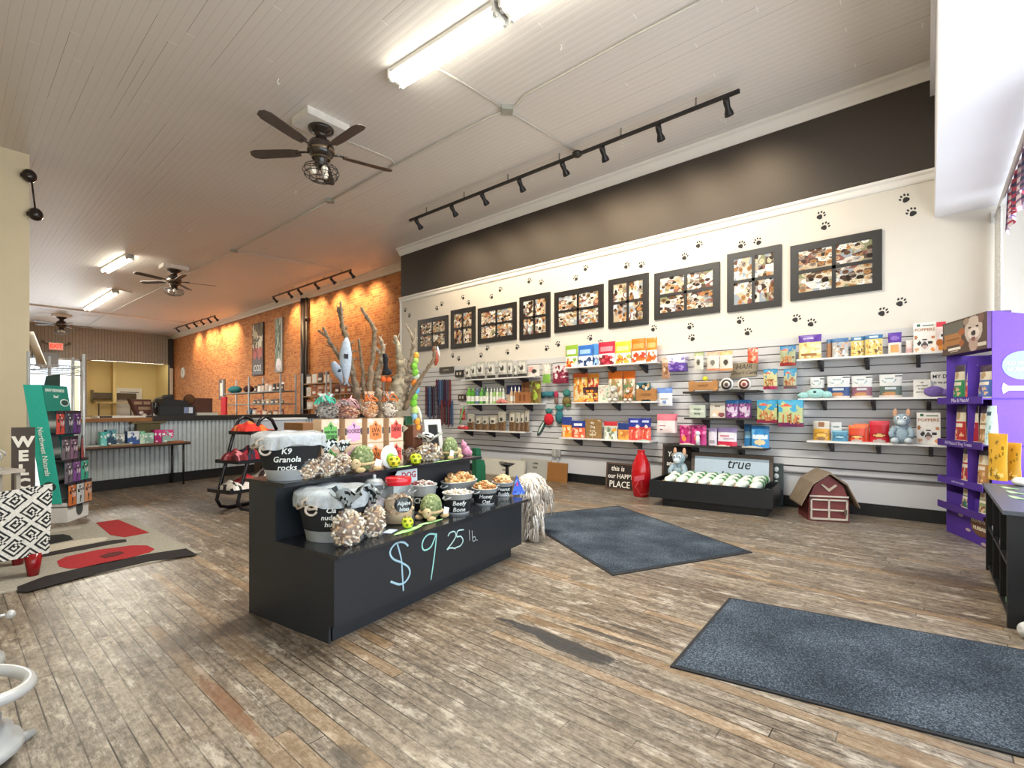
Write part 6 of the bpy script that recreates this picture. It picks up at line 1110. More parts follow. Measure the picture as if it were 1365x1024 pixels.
# low black bin of green chews
A = at_z(1027, 691); B = at_z(876, 674); d0 = (A - B); BA = math.atan2(d0.y, d0.x); BL = d0.length; bt = T('display_bin', 'low black open bin on a recessed base, full of green and white wrapped chews', 'display bin', (B.x, B.y, 0), BA); zb = .345
m = M('14161a'); m.box(.06, BL - .04, .05, .62, 0, .12).build('base', 'satin', bt); BW = .75
M('1a1c20').box(-.10, BL + .03, -.02, 0, .11, zb).box(-.10, BL + .03, BW, BW + .02, .11, zb).box(-.10, -.08, 0, BW, .11, zb).box(BL + .01, BL + .03, 0, BW, .11, zb).box(-.08, BL + .01, 0, BW, .11, .20).build('tray', 'satin', bt)
def binpt(px, v):
    d = ray(px, 600); o = Vector((B.x, B.y, 0)) + Vector((-math.sin(BA), math.cos(BA), 0)) * v; u = Vector((math.cos(BA), math.sin(BA), 0)); den = d[0] * u.y - d[1] * u.x; t_ = (o.x * u.y - o.y * u.x) / den; return (Vector((d[0] * t_, d[1] * t_, 0)) - o).dot(u)
rg = random.Random(12); k = 0; w0 = None
wr = M('e4ece0'); wr.tube([(0, -.16, .02), (0, -.12, .045), (0, 0, .055), (0, .12, .045), (0, .17, .02)], [.03, .052, .055, .052, .02], 10)
w0 = T('wrapped_chew', 'x', 'dog chew', (0, 0, 0), 0, 'wrapped chews in the low black bin'); wr.build('wrapper', 'foil', w0)
m = M('4f8f4a'); m.tube([(0, .03, .055), (0, .08, .052)], .0585, 10, cap=False); m.build('green_band', 'foil', w0)
m = M('c9a27c'); m.tube([(-.025, -.20, .03), (0, -.18, .03), (.025, -.20, .03)], [.022, .014, .022], 8); m.tube([(-.02, -.24, .0), (0, -.20, .02), (.02, -.24, .0)], [.022, .016, .022], 8); m.build('bone_chew', 'satin', w0)
ROWS = [('front row', .26, 8), ('middle row', .42, 8), ('back row', .56, 8)]; ORD = ['First', 'Second', 'Third', 'Fourth', 'Fifth', 'Sixth', 'Seventh', 'Eighth']
first = True
for rn, v, n in ROWS:
    for i in range(n):
        lx = .06 + (BL - .16) * (i + .5) / n; loc = Vector((B.x, B.y, .262 + v * .11)) + Vector((math.cos(BA), math.sin(BA), 0)) * lx + Vector((-math.sin(BA), math.cos(BA), 0)) * v; rz = BA + rg.uniform(-.15, .15) - .3
        lb = '%s wrapped green and white chew from the left in the bin\'s %s' % (ORD[i], rn)
        if first: w0.location = loc; w0.rotation_euler = (0, 0, rz); w0['label'] = lb; first = False
        else: dup(w0, loc, rz, lb)
quad_plush(904 - 0, 592 + 5, .30, -.10, 40, ['9fb2bd', 'd3dde2', 'd8a888'], 'grey blue plush donkey sitting in the left part of the low bin', 'plush_donkey', .8).location = (XW - .52, at_x(906, 610, XW - .52).y, .30)
# barn shaped house
p = at_z(1100, 697); A, B2 = at_z(1078, 694), at_z(1132, 697); a_ = math.atan2(B2.y - A.y, B2.x - A.x); w_ = (B2 - A).length; h = zat((A + B2) / 2, 629); t = T('barn_house', 'small red wooden barn with pale gambrel roof and white framed door on the floor', 'toy barn', tuple((A + B2) / 2), a_); D = .42
P = [(-w_ / 2, 0), (w_ / 2, 0), (w_ / 2, h * .42), (w_ * .36, h * .72), (0, h * .93), (-w_ * .36, h * .72), (-w_ / 2, h * .42)]
M('7c3a38').slab(P, 0, D).build('barn_body', 'wood', t)
rp = [(-w_ * .72, h * .34), (-w_ * .42, h * .78), (0, h), (w_ * .42, h * .78), (w_ * .72, h * .34)]; m = M('8c7a66')
for i in range(4):
    (x0, z0), (x1, z1) = rp[i], rp[i + 1]; m.slab([(x0, z0), (x1, z1), (x1, z1 - .022), (x0, z0 - .022)], -.05, D + .04)
m.build('roof', 'wood', t)
m = M('ddd2c4'); fw_ = .02
for q in ((-w_ * .46, w_ * .46, .02, .04), (-w_ * .46, w_ * .46, h * .42, h * .45), (-w_ * .46, -w_ * .42, .02, h * .45), (w_ * .42, w_ * .46, .02, h * .45), (-w_ * .02, w_ * .02, .02, h * .45), (-w_ * .46, w_ * .46, h * .22, h * .245), (-w_ * .48, w_ * .48, h * .49, h * .52)): m.box(q[0], q[1], -.016, -.001, q[2], q[3])
m.build('door_frame', 'wood', t); m = M('c9b8a4'); m.x = Matrix.Translation((0, -.008, h * .66)); m.slab([(-w_ * .2, h * .07), (-w_ * .16, h * .09), (0, 0), (w_ * .16, h * .09), (w_ * .2, h * .07), (w_ * .03, -h * .04), (0, -h * .06), (-w_ * .03, -h * .04)], -.006, .006); m.build('gable_cross', 'wood', t)
M('6b5a4a').box(w_ * .36, w_ * .42, -.035, -.016, h * .16, h * .26, .005).build('latch', 'wood', t)
p = at_z(1215, 690); tag(M('2a2420').box(p.x - .08, p.x + .08, p.y - .35, p.y + .35, 0, .006).build('floor_vent', 'metal'), 'dark floor vent grille along the base of the right wall', 'vent')

# ---------------------------------------------------------------- purple stand at the right
PA, PB = Vector((6.30, -.45, 0)), Vector((6.99, -.155, 0)); dv = PA - PB; PR = math.atan2(dv.y, dv.x); PW = dv.length   # local x runs from far (left in view) to near corner
ps = T('treat_stand', 'tall purple cardboard treat stand with dog picture header at the right wall', 'display stand', tuple(PB), PR); PD = .36
pur, pur2 = '4a2890', '6a44b8'
zc = [0.0, .74, .90, 1.24, 1.58, 1.92, 2.22]
def zz(px, py): return at_z(px, py, 0) if 0 else None
def pz(py, px=1290):
    d = ray(px, py); n = Vector((-math.sin(PR), math.cos(PR))); o = Vector((PB.x, PB.y)); t_ = o.dot(n) / (d[0] * n.x + d[1] * n.y); return EYE + d[2] * t_
def plx(px):
    d = ray(px, 500); n = Vector((-math.sin(PR), math.cos(PR))); o = Vector((PB.x, PB.y)); t_ = o.dot(n) / (d[0] * n.x + d[1] * n.y); q = Vector((d[0] * t_, d[1] * t_)) - o; return q.dot(Vector((math.cos(PR), math.sin(PR))))
FRONT = -1                                                   # front faces local -y
zH0, zH1 = pz(470), pz(424); zS = [pz(532), pz(590), pz(642), pz(678)]
M(pur).box(0, PW, .0, PD, 0, pz(662)).build('base_box', 'card', ps)
M(pur2).add([(PW, 0, 0), (PW, PD, 0), (PW, PD, zH1 - .06), (PW, 0, zH1), (PW + .006, 0, 0), (PW + .006, PD, 0), (PW + .006, PD, zH1 - .06), (PW + .006, 0, zH1)], [(0, 1, 2, 3), (4, 7, 6, 5), (0, 4, 5, 1), (1, 5, 6, 2), (2, 6, 7, 3), (3, 7, 4, 0)]).build('side_panel', 'card', ps)  # paler than the base: window light on this side is put into the purple
M(pur2).box(-.006, 0, 0, PD, 0, zH0).box(0, PW, PD - .01, PD, pz(662), zH0).build('back_panel', 'card', ps)
hd = M(); f_ = art('5d4a40', ('rect', .03, .55, .5, .95, '6e6a60'), ('rect', .05, .28, .46, .62, 'b07a48'), ('ell', .06, .3, .06, .1, 'b07a48'), ('ell', .46, .62, .07, .1, 'a8623c'), ('ell', .46, .3, .06, .1, 'a8623c'), ('rect', .1, .42, .4, .48, '8a5c2c'), ('ell', .72, .6, .19, .38, 'c9b8ac'), ('ell', .72, .25, .10, .28, 'b89c90'), ('ell', .56, .88, .06, .1, 'a08878'), ('ell', .88, .88, .06, .14, '7c5c50'), ('ell', .72, .5, .12, .16, 'e0d2c8'), ('ell', .72, .5, .05, .07, '3a3030'), ('ell', .64, .68, .03, .03, '2a2220'), ('ell', .80, .68, .03, .03, '2a2220'), ('ell', .72, .34, .05, .06, '8a5a58'), ('rect', .14, .13, .44, .2, 'ece4d8'), ('rect', .18, .07, .38, .1, 'c8b8a8'), ('rect', .82, .1, .98, .2, 'd8ccbc'))
xh0, xh1 = plx(1262), PW
hd.grid(lambda u, v: (xh0 + (xh1 - xh0) * u, -.035, zH0 + (zH1 - zH0) * v), f_, 64, 40, False); hd.paint('5a3c78').box(xh0, xh1, -.034, PD * .4, zH0, zH1 - .001); hd.build('header_picture', 'card', ps)
for i, zq in enumerate(zS):
    wlip = M(pur if i % 2 == 0 else '45247f'); wlip.box(-.01, PW + .01, -.07, PD - .01, zq - .012, zq); wlip.box(-.01, PW + .01, -.078, -.07, zq - .05, zq + .02); wlip.build('shelf', 'card', ps)
for zq0, zq1 in zip(zS, [zH0] + zS[:-1]): M('5a34a4').box(plx(1298), plx(1298) + .006, -.05, PD, zq0, zq1 - .05).build('divider', 'card', ps)
text('Mix & Match!', .055, 'cfc4e4', ps, (PW * .55, -.081, zS[0] - .015)); text('All Natural Dog Treats', .05, 'b8a8d8', ps, (PW * .5, -.081, zS[1] - .015)); text('with love inside', .035, 'a898cc', ps, (PW * .5, -.081, zS[2] - .015))
m = M('6b4630'); q0 = plx(1308); m.slab([(q0 + .16 * math.cos(a) , pz(694) + .11 * math.sin(a)) for a in [2 * PI * k / 20 for k in range(20)]], -.006, -.002); m.build('logo_oval', 'card', ps)
text('OLD MOTHER', .045, 'f4ead8', ps, (q0, -.008, pz(690))); text('HUBBARD', .05, 'f4ead8', ps, (q0, -.008, pz(699)))
for (px, py) in ((1284, 676), (1281, 690), (1291, 706), (1312, 717)):
    x, z = plx(px), pz(py); m = M('b8a0a8'); m.slab([(x + .035 * math.cos(a) * (1 + .25 * math.cos(4 * a)), z + .02 * math.sin(a) * (1 + .3 * math.cos(2 * a))) for a in [2 * PI * k / 16 for k in range(16)]], -.004, -.001); m.build('printed_bone', 'card', ps)
# side print: pale oval logo and bone
sy, sz_ = .22, pz(492); m = M('8f9ac8'); m.x = Matrix.Translation((PW + .007, sy, sz_)) @ Matrix.Rotation(PI / 2, 4, 'Z'); m.slab([(.15 * math.cos(a), .13 * math.sin(a)) for a in [2 * PI * k / 24 for k in range(24)]], -.003, 0); m.build('side_logo', 'card', ps)
o = text('OLD MOTHER', .045, 'f4f4fa', ps, (PW + .012, sy, sz_ + .02), (PI / 2, 0, PI / 2)); o = text('HUBBARD', .05, 'f4f4fa', ps, (PW + .012, sy, sz_ - .04), (PI / 2, 0, PI / 2))
m = M('e8d8e8'); m.x = Matrix.Translation((PW + .007, sy + .02, pz(520))) @ Matrix.Rotation(PI / 2, 4, 'Z'); m.slab([(-.12, .02), (-.16, .05), (-.17, 0), (-.16, -.05), (-.12, -.02), (.12, -.02), (.16, -.05), (.17, 0), (.16, .05), (.12, .02)][::-1], -.003, 0); m.build('side_bone', 'card', ps)
def psitem(px, w_, py, zq, fn, label, d=.09, off=-.02):
    z = zS[zq]; x = plx(px); h = pz(py, px) - z; o = pouch(w_, h, d, fn, back=lin('e8e0d0')).build('treat_pouch', 'foil'); c, s_ = math.cos(PR), math.sin(PR); y = off + d / 2
    o.location = (PB.x + x * c - y * s_, PB.y + x * s_ + y * c, z); o.rotation_euler = (0, 0, PR); tag(o, label, 'bag', 'biscuit bags on the purple stand'); return o
def bis(col, seed=0): return art('ddd2bc', ('band', .82, 1.01, '4a3a48'), ('band', .04, .55, col), ('ell', .5, .7, .2, .09, 'b89870'), ('rect', .1, .42, .9, .5, 'e8dcc8'), ('speck', .15, .08, .85, .36, ['e0b890', '7a4a38'], 10, .07), seed=seed)
psitem(1276, .17, 487, 0, bis('2c8a58'), 'biscuit bag with green label on the top tier of the purple stand'); psitem(1292, .16, 487, 0, bis('e0502c'), 'biscuit bag with orange label on the top tier of the purple stand'); psitem(1311, .20, 487, 0, bis('4a6cb0'), 'biscuit bag with blue label on the top tier of the purple stand')
psitem(1278, .16, 532 + 8, 1, bis('b8242c', 1), 'biscuit bag with red label, left one on the second tier'); psitem(1294, .16, 541, 1, bis('b01c3c', 2), 'biscuit bag with crimson label, middle one on the second tier'); psitem(1311, .18, 541, 1, bis('a87c4c', 3), 'biscuit bag with brown label, right of the crimson one'); psitem(1323, .13, 541, 1, art('d4ecec', ('ell', .5, .8, .25, .07, '3a5a6c'), ('speck', .1, .1, .9, .6, ['b8dce0', '8cc0c4'], 10, .06)), 'pale mint bag at the right end of the second tier', off=-.05)
psitem(1287, .17, 592 + 4, 2, bis('b02834', 4), 'biscuit bag with red label, left one on the third tier'); psitem(1308, .14, 597, 2, bis('c08c50', 5), 'biscuit bag with tan label beside the red one on the third tier')
psitem(1288, .19, 643 + 3, 3, bis('2a6a5c', 6), 'biscuit bag with dark green label on the lowest tier'); psitem(1310, .15, 650, 3, bis('8a9a6c', 7), 'biscuit bag with olive label on the lowest tier, partly hidden')

# ---------------------------------------------------------------- black shelf table at the right edge
tb = T('display_table', 'black shelved table at the right edge of the picture with grey top', 'table', (4.12, -.36, 0), 0); TL = 1.42; TD = .52
M('4a4e56').box(-.02, TL, -TD, 0.02, .675, .70).build('table_top', 'satin', tb)
M('15171a').box(0, .035, -TD, 0, 0, .675).box(TL - .04, TL - .005, -TD, 0, 0, .675).box(.035, TL - .04, -TD, -TD + .02, 0, .675).build('end_panels', 'satin', tb)
for x in (.5, .95): M('17191c').box(x, x + .02, -TD + .02, -.01, 0.03, .675).build('divider', 'satin', tb)
for z_, n in ((.03, 0), (.34, 1)): M('17191c').box(.035, TL - .04, -TD + .02, -.01, z_, z_ + .02).build('shelf', 'satin', tb)
def onrt(px, py, z): return at_z(px, py, z)
for i, (px, py, wd_, h, cc, c2, lb) in enumerate([(1330, 640, 25, 62, 'd9a52c', '8a6a1c', 'tall yellow treat bag standing at the front of the black table'), (1346, 640, 20, 50, 'cc9a2c', '8a6a1c', 'shorter yellow treat bag beside the tall one on the black table'),
                                               (1345, 626, 26, 44, 'a878c8', '7a4aa0', 'lilac treat bag behind the yellow bags on the black table'), (1331, 622, 26, 50, '3cb4cc', '2a8aa8', 'turquoise topped bag behind the lilac bag'), (1364, 630, 22, 50, '38a8c8', 'd8e8ec', 'turquoise and grey bag at the right edge of the picture')]):
    p = onrt(px, py, .70); w_ = pw(p, wd_); hh = zat(p, py - h) - .70; o = pouch(w_, hh, .08, art(cc, ('band', .88, 1.01, cc), ('speck', .15, .35, .85, .85, [c2, cc], 26, .06), ('speck', .1, .05, .9, .3, [c2, 'e8c878'], 10, .06)), nx=20, ny=26).build('treat_bag', 'foil', None, (p.x, p.y - .02 * i, .70), PR + .35); tag(o, lb, 'bag', 'bags on the black table')
for i, (px, py, l, rz, lb) in enumerate([(1345, 651, .16, .2, 'rear'), (1352, 657, .17, .1, 'middle'), (1356, 664, .19, 0, 'front')]):
    p = onrt(px, py, .70); m = M('a9dc8c'); m.grid(lambda u, v_: (l * (u - .5), .045 * math.sin(PI * u) ** .7 * (v_ - .5), .002 + .002 * math.sin(u * 9)), None, 12, 4); tag(m.build('green_leaf_card', 'card', None, tuple(p), PR + rz), '%s one of the three green paper leaves on the black table' % lb, 'paper leaf', 'green paper leaves on the black table')
p = onrt(1360, 648, .70); tag(M('e8e4dc').ball((0, 0, .035), (.07, .05, .035), 16, 10).build('white_dish', 'ceramic', None, tuple(p)), 'small white rounded dish on the black table', 'dish'); p = onrt(1365, 656, .70)
for i, (x, z_, c, lb) in enumerate([(.62, .36, 'c8b0b4', 'pale packet on the middle shelf of the black table'), (.2, .36, '9ad07a', 'green paper leaf sticking out of the middle shelf of the black table'), (.3, .05, '4a6a4c', 'dark green packet on the bottom shelf of the black table'), (1.15, .36, '8a9094', 'grey packet stack on the middle shelf of the black table')]):
    m = M(c); m.box(-.1, .1, -.05, .05, 0, .03, .01); m.paint('e8e4e0').box(-.05, .05, -.052, -.05, .008, .022); tag(m.build('packet', 'card', None, (4.12 + x, -.36 - .09, z_ ), .2), lb, 'packet')
p = at_t(1372, 838, 2.75); tag(M('c9c9c6').ball((0, 0, .05), (.05, .05, .05), 18, 12).build('white_ball', 'fabric', None, (p.x, p.y, 0)), 'pale round ball on the floor at the right edge below the black table', 'ball')
# curtain, rod and checked valance in the shop window
cr = T('curtain_rod', 'white curtain rod with bracket over the shop window', 'curtain rod', (XW, -.56, 3.38), 0); m = M('eceae6'); m.tube([(0, 0, 0), (-4.2, 0, 0)], .018, 10); m.build('rod', 'satin', cr); m = M('e4e2de'); m.box(-.03, 0, -.04, .04, -.06, .06).build('bracket', 'satin', cr)
def drape(x0, x1, z0, z1, y, n, amp, col, name, label, cat, fn=None, scallop=0):
    m = M(col); m.grid(lambda u, v: (x0 + (x1 - x0) * u, y + amp * math.sin(u * n * 2 * PI) * (1 - .5 * v), z0 + scallop * abs(math.sin(u * 9)) * (1 - v) + (z1 - z0 - scallop * abs(math.sin(u * 9)) * (1 - v)) * v), fn, n * 10, 30 if fn else 10)
    o = m.build(name, 'fabric'); sm = o.modifiers.new('thick', 'SOLIDIFY'); sm.thickness = .004; return tag(o, label, cat)
drape(XW - .06, XW - .42, .75, 3.38, -.56, 5, .028, 'e6e3dc', 'curtain', 'white gathered curtain hanging in the corner of the shop window', 'curtain')
c1, c2, c3, c4 = lin('3f4a68'), lin('c04a60'), lin('e8d8dc'), lin('8a6a88')
def ging(u, v):
    a = int(u * 44) % 2; b = int(v * 11) % 2; k = int(u * 22) % 2
    return c3 if not a and not b else (c1 if a and b else (c2 if k else c4))
drape(6.75, 4.6, 3.00, 3.42, -.60, 9, .03, 'c04a60', 'checked_valance', 'red and blue checked valance along the top of the shop window', 'valance', ging, .10)

# ---------------------------------------------------------------- black tube rack left of the island
A = at_z(322, 684); t = T('tube_rack', 'black bent tube rack with three shelves of bright goods left of the island', 'rack', (A.x, A.y, 0), R(14)); RW = .62; RDp = .5
def tube_side(y):
    P = [(.62, y, .02), (.1, y, .02), (.0, y, .05), (-.05, y, .14), (-.02, y, .26), (.06, y, .55), (.14, y, .85), (.20, y, 1.05), (.25, y, 1.16), (.34, y, 1.21), (.43, y, 1.16), (.50, y, 1.03)]
    return M('14141c').tube(P, .022, 12)
for y in (0, .42): tube_side(y).build('side_tube', 'gloss', t)
RS = [(.30, -.14, .56), (.66, -.04, .56), (1.02, .14, .56)]
for z_, x0, x1 in RS: m = M('15151e'); m.box(x0 - .02, x1, -.03, .45, z_ - .045, z_, .01); m.build('shelf', 'satin', t)
def rk(x, y, z): c, s_ = math.cos(R(14)), math.sin(R(14)); return (A.x + x * c - y * s_, A.y + x * s_ + y * c, z)
def heap(x, y, z, w_, h, cols, nm, label, cat, seed, d=.16, mat='fabric', n=14):
    rg = random.Random(seed); cc = [lin(c) for c in cols]; pts = [(rg.random(), rg.random(), rg.choice(cc)) for _ in range(n * 3)]
    m = M(cols[0]); ph = rg.uniform(0, 6)
    def fn(u, v): return min(pts, key=lambda p: (p[0] - u) ** 2 + (p[1] - v) ** 2)[2]
    m.grid(lambda u, v: (w_ * (u - .5), d * (v - .5) * 2, .002 + h * (math.sin(PI * u) * math.sin(PI * v)) ** .4 * (.8 + .2 * math.sin(u * 11 + ph) * math.cos(v * 7 + ph))), fn, 26, 16); o = m.build(nm, mat, None, rk(x, y, z), R(14)); return tag(o, label, cat)
heap(-.07, .10, .30, .16, .12, ['17161a', 'e8e4de', '2a2428', 'cfc8c0'], 'folded_blanket', 'black and white patterned cloth at the left end of the lowest rack shelf', 'cloth', 1)
heap(.14, .10, .30, .30, .18, ['a81c2c', 'c22c38', 'e8dcd8', '8c1420', 'b02434'], 'folded_blanket', 'red and white patterned blanket on the lowest rack shelf', 'cloth', 2)
heap(.40, .12, .30, .28, .26, ['f0e8dc', '1c1a1c', 'e4d8c8', '3a2420'], 'folded_blanket', 'cream and black blanket at the right of the lowest rack shelf', 'cloth', 3, n=6)
heap(.00, .12, .66, .20, .15, ['6a1420', '4c1018', '8a2430', 'c87880'], 'dog_bed', 'dark red rolled mat at the left of the middle rack shelf', 'cloth', 4)
heap(.19, .12, .66, .30, .19, ['a01828', '5a1420', '1c1820', 'b82434', '2a2c44'], 'dog_coat', 'red and black folded coats on the middle rack shelf', 'cloth', 5)
heap(.40, .14, .66, .22, .18, ['4a5058', '1c1f28', 'b8a060', '5a626a'], 'dog_coat', 'grey coat with yellow tag at the right of the middle rack shelf', 'cloth', 6)
heap(.20, .12, 1.02, .34, .14, ['e0402c', 'f07838', 'd8342c', 'f0a058'], 'dog_vest', 'bright orange and red vest on the top rack shelf', 'cloth', 7)
m = M('1a1a20'); c = Vector(rk(.36, -.0, .87)); m.tube([c + Vector((.05 * math.cos(q), 0, .055 * math.sin(q))) for q in [k * .4 for k in range(17)]], .006, 6); tag(m.build('collar_ring', 'satin'), 'thin black collar ring standing on the grey coat', 'collar')
p = at_z(343, 655, .0); p = Vector(rk(.58, .3, 0)); tag(M('8a8678').lathe([(.10, 0), (.12, .02), (.13, .34), (.12, .38)], 22).build('grey_bin', 'fabric', None, tuple(p)), 'grey round fabric bin between the rack and the island', 'bin')

# ---------------------------------------------------------------- folding table before the counter and what lies on it
FA, FB = Vector((1.34, 9.42, 0)), Vector((2.86, 9.86, 0)); FAa = math.atan2(FB.y - FA.y, FB.x - FA.x); FL = (FB - FA).length; t = T('folding_table', 'narrow folding table with wooden top standing before the corrugated counter', 'table', tuple(FA), FAa)
M('7c5138').box(-.05, FL, 0, .42, .715, .74).build('table_top', 'wood', t); M('231c1a').box(-.05, FL, .0, .015, .69, .715).build('apron', 'satin', t)
for x in (.04, FL - .10):
    for y in (.04, .36): M('1a1718').tube([(x, y, 0), (x, y, .715)], .016, 8).build('leg', 'satin', t)
def ont(px, v=.16): 
    d = ray(px, 600); o = FA + Vector((-math.sin(FAa), math.cos(FAa), 0)) * v; u = Vector((math.cos(FAa), math.sin(FAa), 0)); den = d[0] * u.y - d[1] * u.x; t_ = (o.x * u.y - o.y * u.x) / den; return Vector((d[0] * t_, d[1] * t_, .74))
for i, (px, w_, py, c1_, c2_, lb) in enumerate([(136.5, 7, 576, '3fa8a0', '7accc4', 'teal upright pack at the left of the folding table'), (147, 11, 573, '5c98a0', '2a4860', 'round topped blue and teal pack on the folding table'), (158, 11, 579, 'c8c8c0', '6a7074', 'pale grey box on the folding table'), (176, 14, 575, 'd8dce0', '3a5c98', 'white and blue packet in the middle of the folding table'),
                                                (188, 6, 575, '6cb890', 'c8e0c8', 'green patterned pack on the folding table'), (197, 11, 577, 'a8d0b8', '88a898', 'mint green pack beside the pink ones on the folding table'), (209, 9, 573, 'd83a88', 'b02468', 'hot pink pack on the folding table'), (222, 14, 573, 'e0448c', '9ab8b0', 'pink topped pack at the right of the folding table')]):
    p = ont(px); h = zat(p, py) - .74; o = cartonm(pw(p, w_), h, .08, art(c2_, ('band', .5, 1.01, c1_), ('speck', .1, .1, .9, .9, [c1_, c2_, 'e8ecea'], 12, .12)), 12, 12).build('treat_pack', 'card', None, tuple(p), FAa); tag(o, lb, 'pack', 'packs on the folding table')
p = ont(197, .26); tag(M('5c5230').box(-.24, .24, -.04, .04, .0, .012).box(-.18, .18, -.03, .03, .012, .33).paint('6a5c3c').box(-.26, .26, -.05, .05, .33, .36).build('wooden_riser', 'wood', None, tuple(p), FAa), 'brown wooden riser behind the mint and pink packs', 'riser')
for i, (px, w_, c, lb) in enumerate([(118, .25, 'b8bab4', 'grey folded cloth at the left end of the folding table'), (160, .3, 'a8a084', 'flat olive packet at the front of the folding table'), (234, .22, 'a8683c', 'orange brown wooden tray at the right end of the folding table')]):
    p = ont(px, .07); tag(M(c).box(-w_ / 2, w_ / 2, -.05, .05, 0, .02, .01).build('flat_item', 'wood' if i == 2 else 'fabric', None, tuple(p), FAa), lb, ['cloth', 'packet', 'tray'][i])
# goods on the counter
def onc(px, v=.15, z=1.165): x = cx_at(px, v); return Vector((ca.x + x * math.cos(CA) - v * math.sin(CA), ca.y + x * math.sin(CA) + v * math.cos(CA), z))
p = onc(191); s = depth(p) / FPX; t = T('toy_truck', 'small wooden toy truck with pale wheels displayed tilted on the counter', 'toy', (p.x, p.y, 1.165), CA)
m = M('5a2c20'); m.add([(-15 * s, 0, 24 * s), (9 * s, 0, 24 * s), (14 * s, 0, 4 * s), (-6 * s, 0, 2 * s), (-15 * s, .12, 24 * s), (9 * s, .12, 24 * s), (14 * s, .12, 4 * s), (-6 * s, .12, 2 * s)], [(0, 3, 2, 1), (4, 5, 6, 7), (0, 1, 5, 4), (1, 2, 6, 5), (2, 3, 7, 6), (3, 0, 4, 7)], smooth=False).build('truck_body', 'wood', t)
for (x, z) in ((-3, 6), (0.5, 2.6), (11, 2.6)): m = M('d8c4b8'); m.x = Matrix.Translation((x * s, -.01, z * s)) @ Matrix.Rotation(PI / 2, 4, 'X'); m.lathe([(2.4 * s, -.01), (2.4 * s, .02)], 16); m.build('wheel', 'satin', t)
m = M('a08060'); m.box(-11 * s, -2 * s, -.012, -.001, 17 * s, 21 * s).box(0, 8 * s, -.012, -.001, 17 * s, 21 * s).box(-6 * s, 8 * s, -.012, -.001, 10 * s, 14 * s); m.build('truck_load', 'wood', t)
p = onc(166, .2); m = M('e0dcd0'); m.box(-.42, .5, -.1, .1, 0, .03).build('paper_pile', 'card', None, tuple(p), CA); tag(bpy.data.objects['paper_pile'], 'low pile of white papers on the wooden counter top', 'papers')
p = onc(140, .12); tag(M('4a3a2c').box(-.08, .08, -.05, .05, .0, .03, .01).build('brown_tray', 'wood', None, (p.x, p.y, 1.165), CA), 'small brown tray at the front of the wooden counter top', 'tray')
p = onc(232, .2, 1.19); s = depth(p) / FPX; t = T('cash_register', 'black cash register with papers on top at the dark end of the counter', 'cash register', tuple(p), CA)
M('26272a').box(-24 * s, 22 * s, -.15, .25, 0, 12 * s, .02).build('cash_drawer', 'satin', t); M('1a1b1e').slab([(-20 * s, 12 * s), (18 * s, 12 * s), (12 * s, 20 * s), (-14 * s, 22 * s)], -.10, .2).build('till_keys', 'satin', t); M('2a2a2e').slab([(-14 * s, 21 * s), (0, 20 * s), (-2 * s, 28 * s), (-12 * s, 27 * s)], -.02, .05).build('till_screen', 'gloss', t)
for k, x in enumerate((9, 15)): M(['8a94b8', 'd8dce8'][k]).box((x - 2.6) * s, (x + 2.6) * s, -.156, -.15, 3 * s, 11 * s).build('sticker', 'card', t)
p = onc(255, .3, 1.19); t = T('brown_basket', 'brown basket with pale papers beside the cash register', 'basket', tuple(p), CA); M('5a3020').box(-.02, .40, 0, .06, 0, .33).build('panel', 'wood', t); M('cfcabb').box(.02, .42, -.15, -.02, 0, .05).build('papers', 'card', t); M('6a4428').ball((-.05, -.02, .30), (.10, .08, .10), 12, 8).build('plush_head', 'fabric', t)
p = onc(206.5, .2, 1.19); tag(M('2a2422').lathe([(.06, 0), (.06, .24), (.05, .26)], 14).build('dark_cup', 'gloss', None, (p.x, p.y, 1.165)), 'dark cylindrical cup beside the toy truck', 'cup')
p = onc(210, .02, 1.165); m = M('5a5450'); m.tube([(-.08, 0, 0), (-.08, 0, .25), (-.03, 0, .32), (.08, 0, .36), (.2, 0, .38)], .012, 8); tag(m.build('bent_stand', 'metal', None, (p.x, p.y, 1.165), CA), 'thin bent metal stand behind the dark cup on the counter', 'stand')
# inside the back room
p = at_y(155, 528, 33.8); tag(M('5e5644').box(p.x - 1.0, p.x + .85, 33.6, 33.98, p.z - .16, p.z + .16).paint('6e6650').box(p.x - 1.05, p.x - .98, 33.55, 33.98, p.z - .3, p.z + .3).build('wall_rack', 'metal'), 'dark horizontal rack on the yellow wall of the back room', 'rack')
p = at_y(162, 537, 33.7); tag(M('d8be84').box(p.x - 1.2, p.x + 1.0, 33.0, 33.38, p.z - .04, p.z + .02).paint('5a5040').box(p.x + .25, p.x + .3, 33.0, 33.05, 0, p.z - .04).box(p.x - 1.1, p.x - 1.05, 33.0, 33.05, 0, p.z - .04).build('back_table', 'wood'), 'long plain table against the yellow wall of the back room', 'table')
p = at_y(220, 524, 33.7); bn = M('4a3830'); w_ = .38; bn.slab([(p.x - w_, p.z + .2), (p.x - w_ * .9, p.z), (p.x - w_, p.z - .2), (p.x - w_ * .6, p.z - .24), (p.x - w_ * .4, p.z - .1), (p.x + w_ * .4, p.z - .1), (p.x + w_ * .6, p.z - .24), (p.x + w_, p.z - .2), (p.x + w_ * .9, p.z), (p.x + w_, p.z + .2), (p.x + w_ * .6, p.z + .24), (p.x + w_ * .4, p.z + .1), (p.x - w_ * .4, p.z + .1), (p.x - w_ * .6, p.z + .24)], 33.94, 33.99); tag(bn.build('bone_plaque', 'wood'), 'dark bone shaped plaque on the wall of the back room', 'sign')

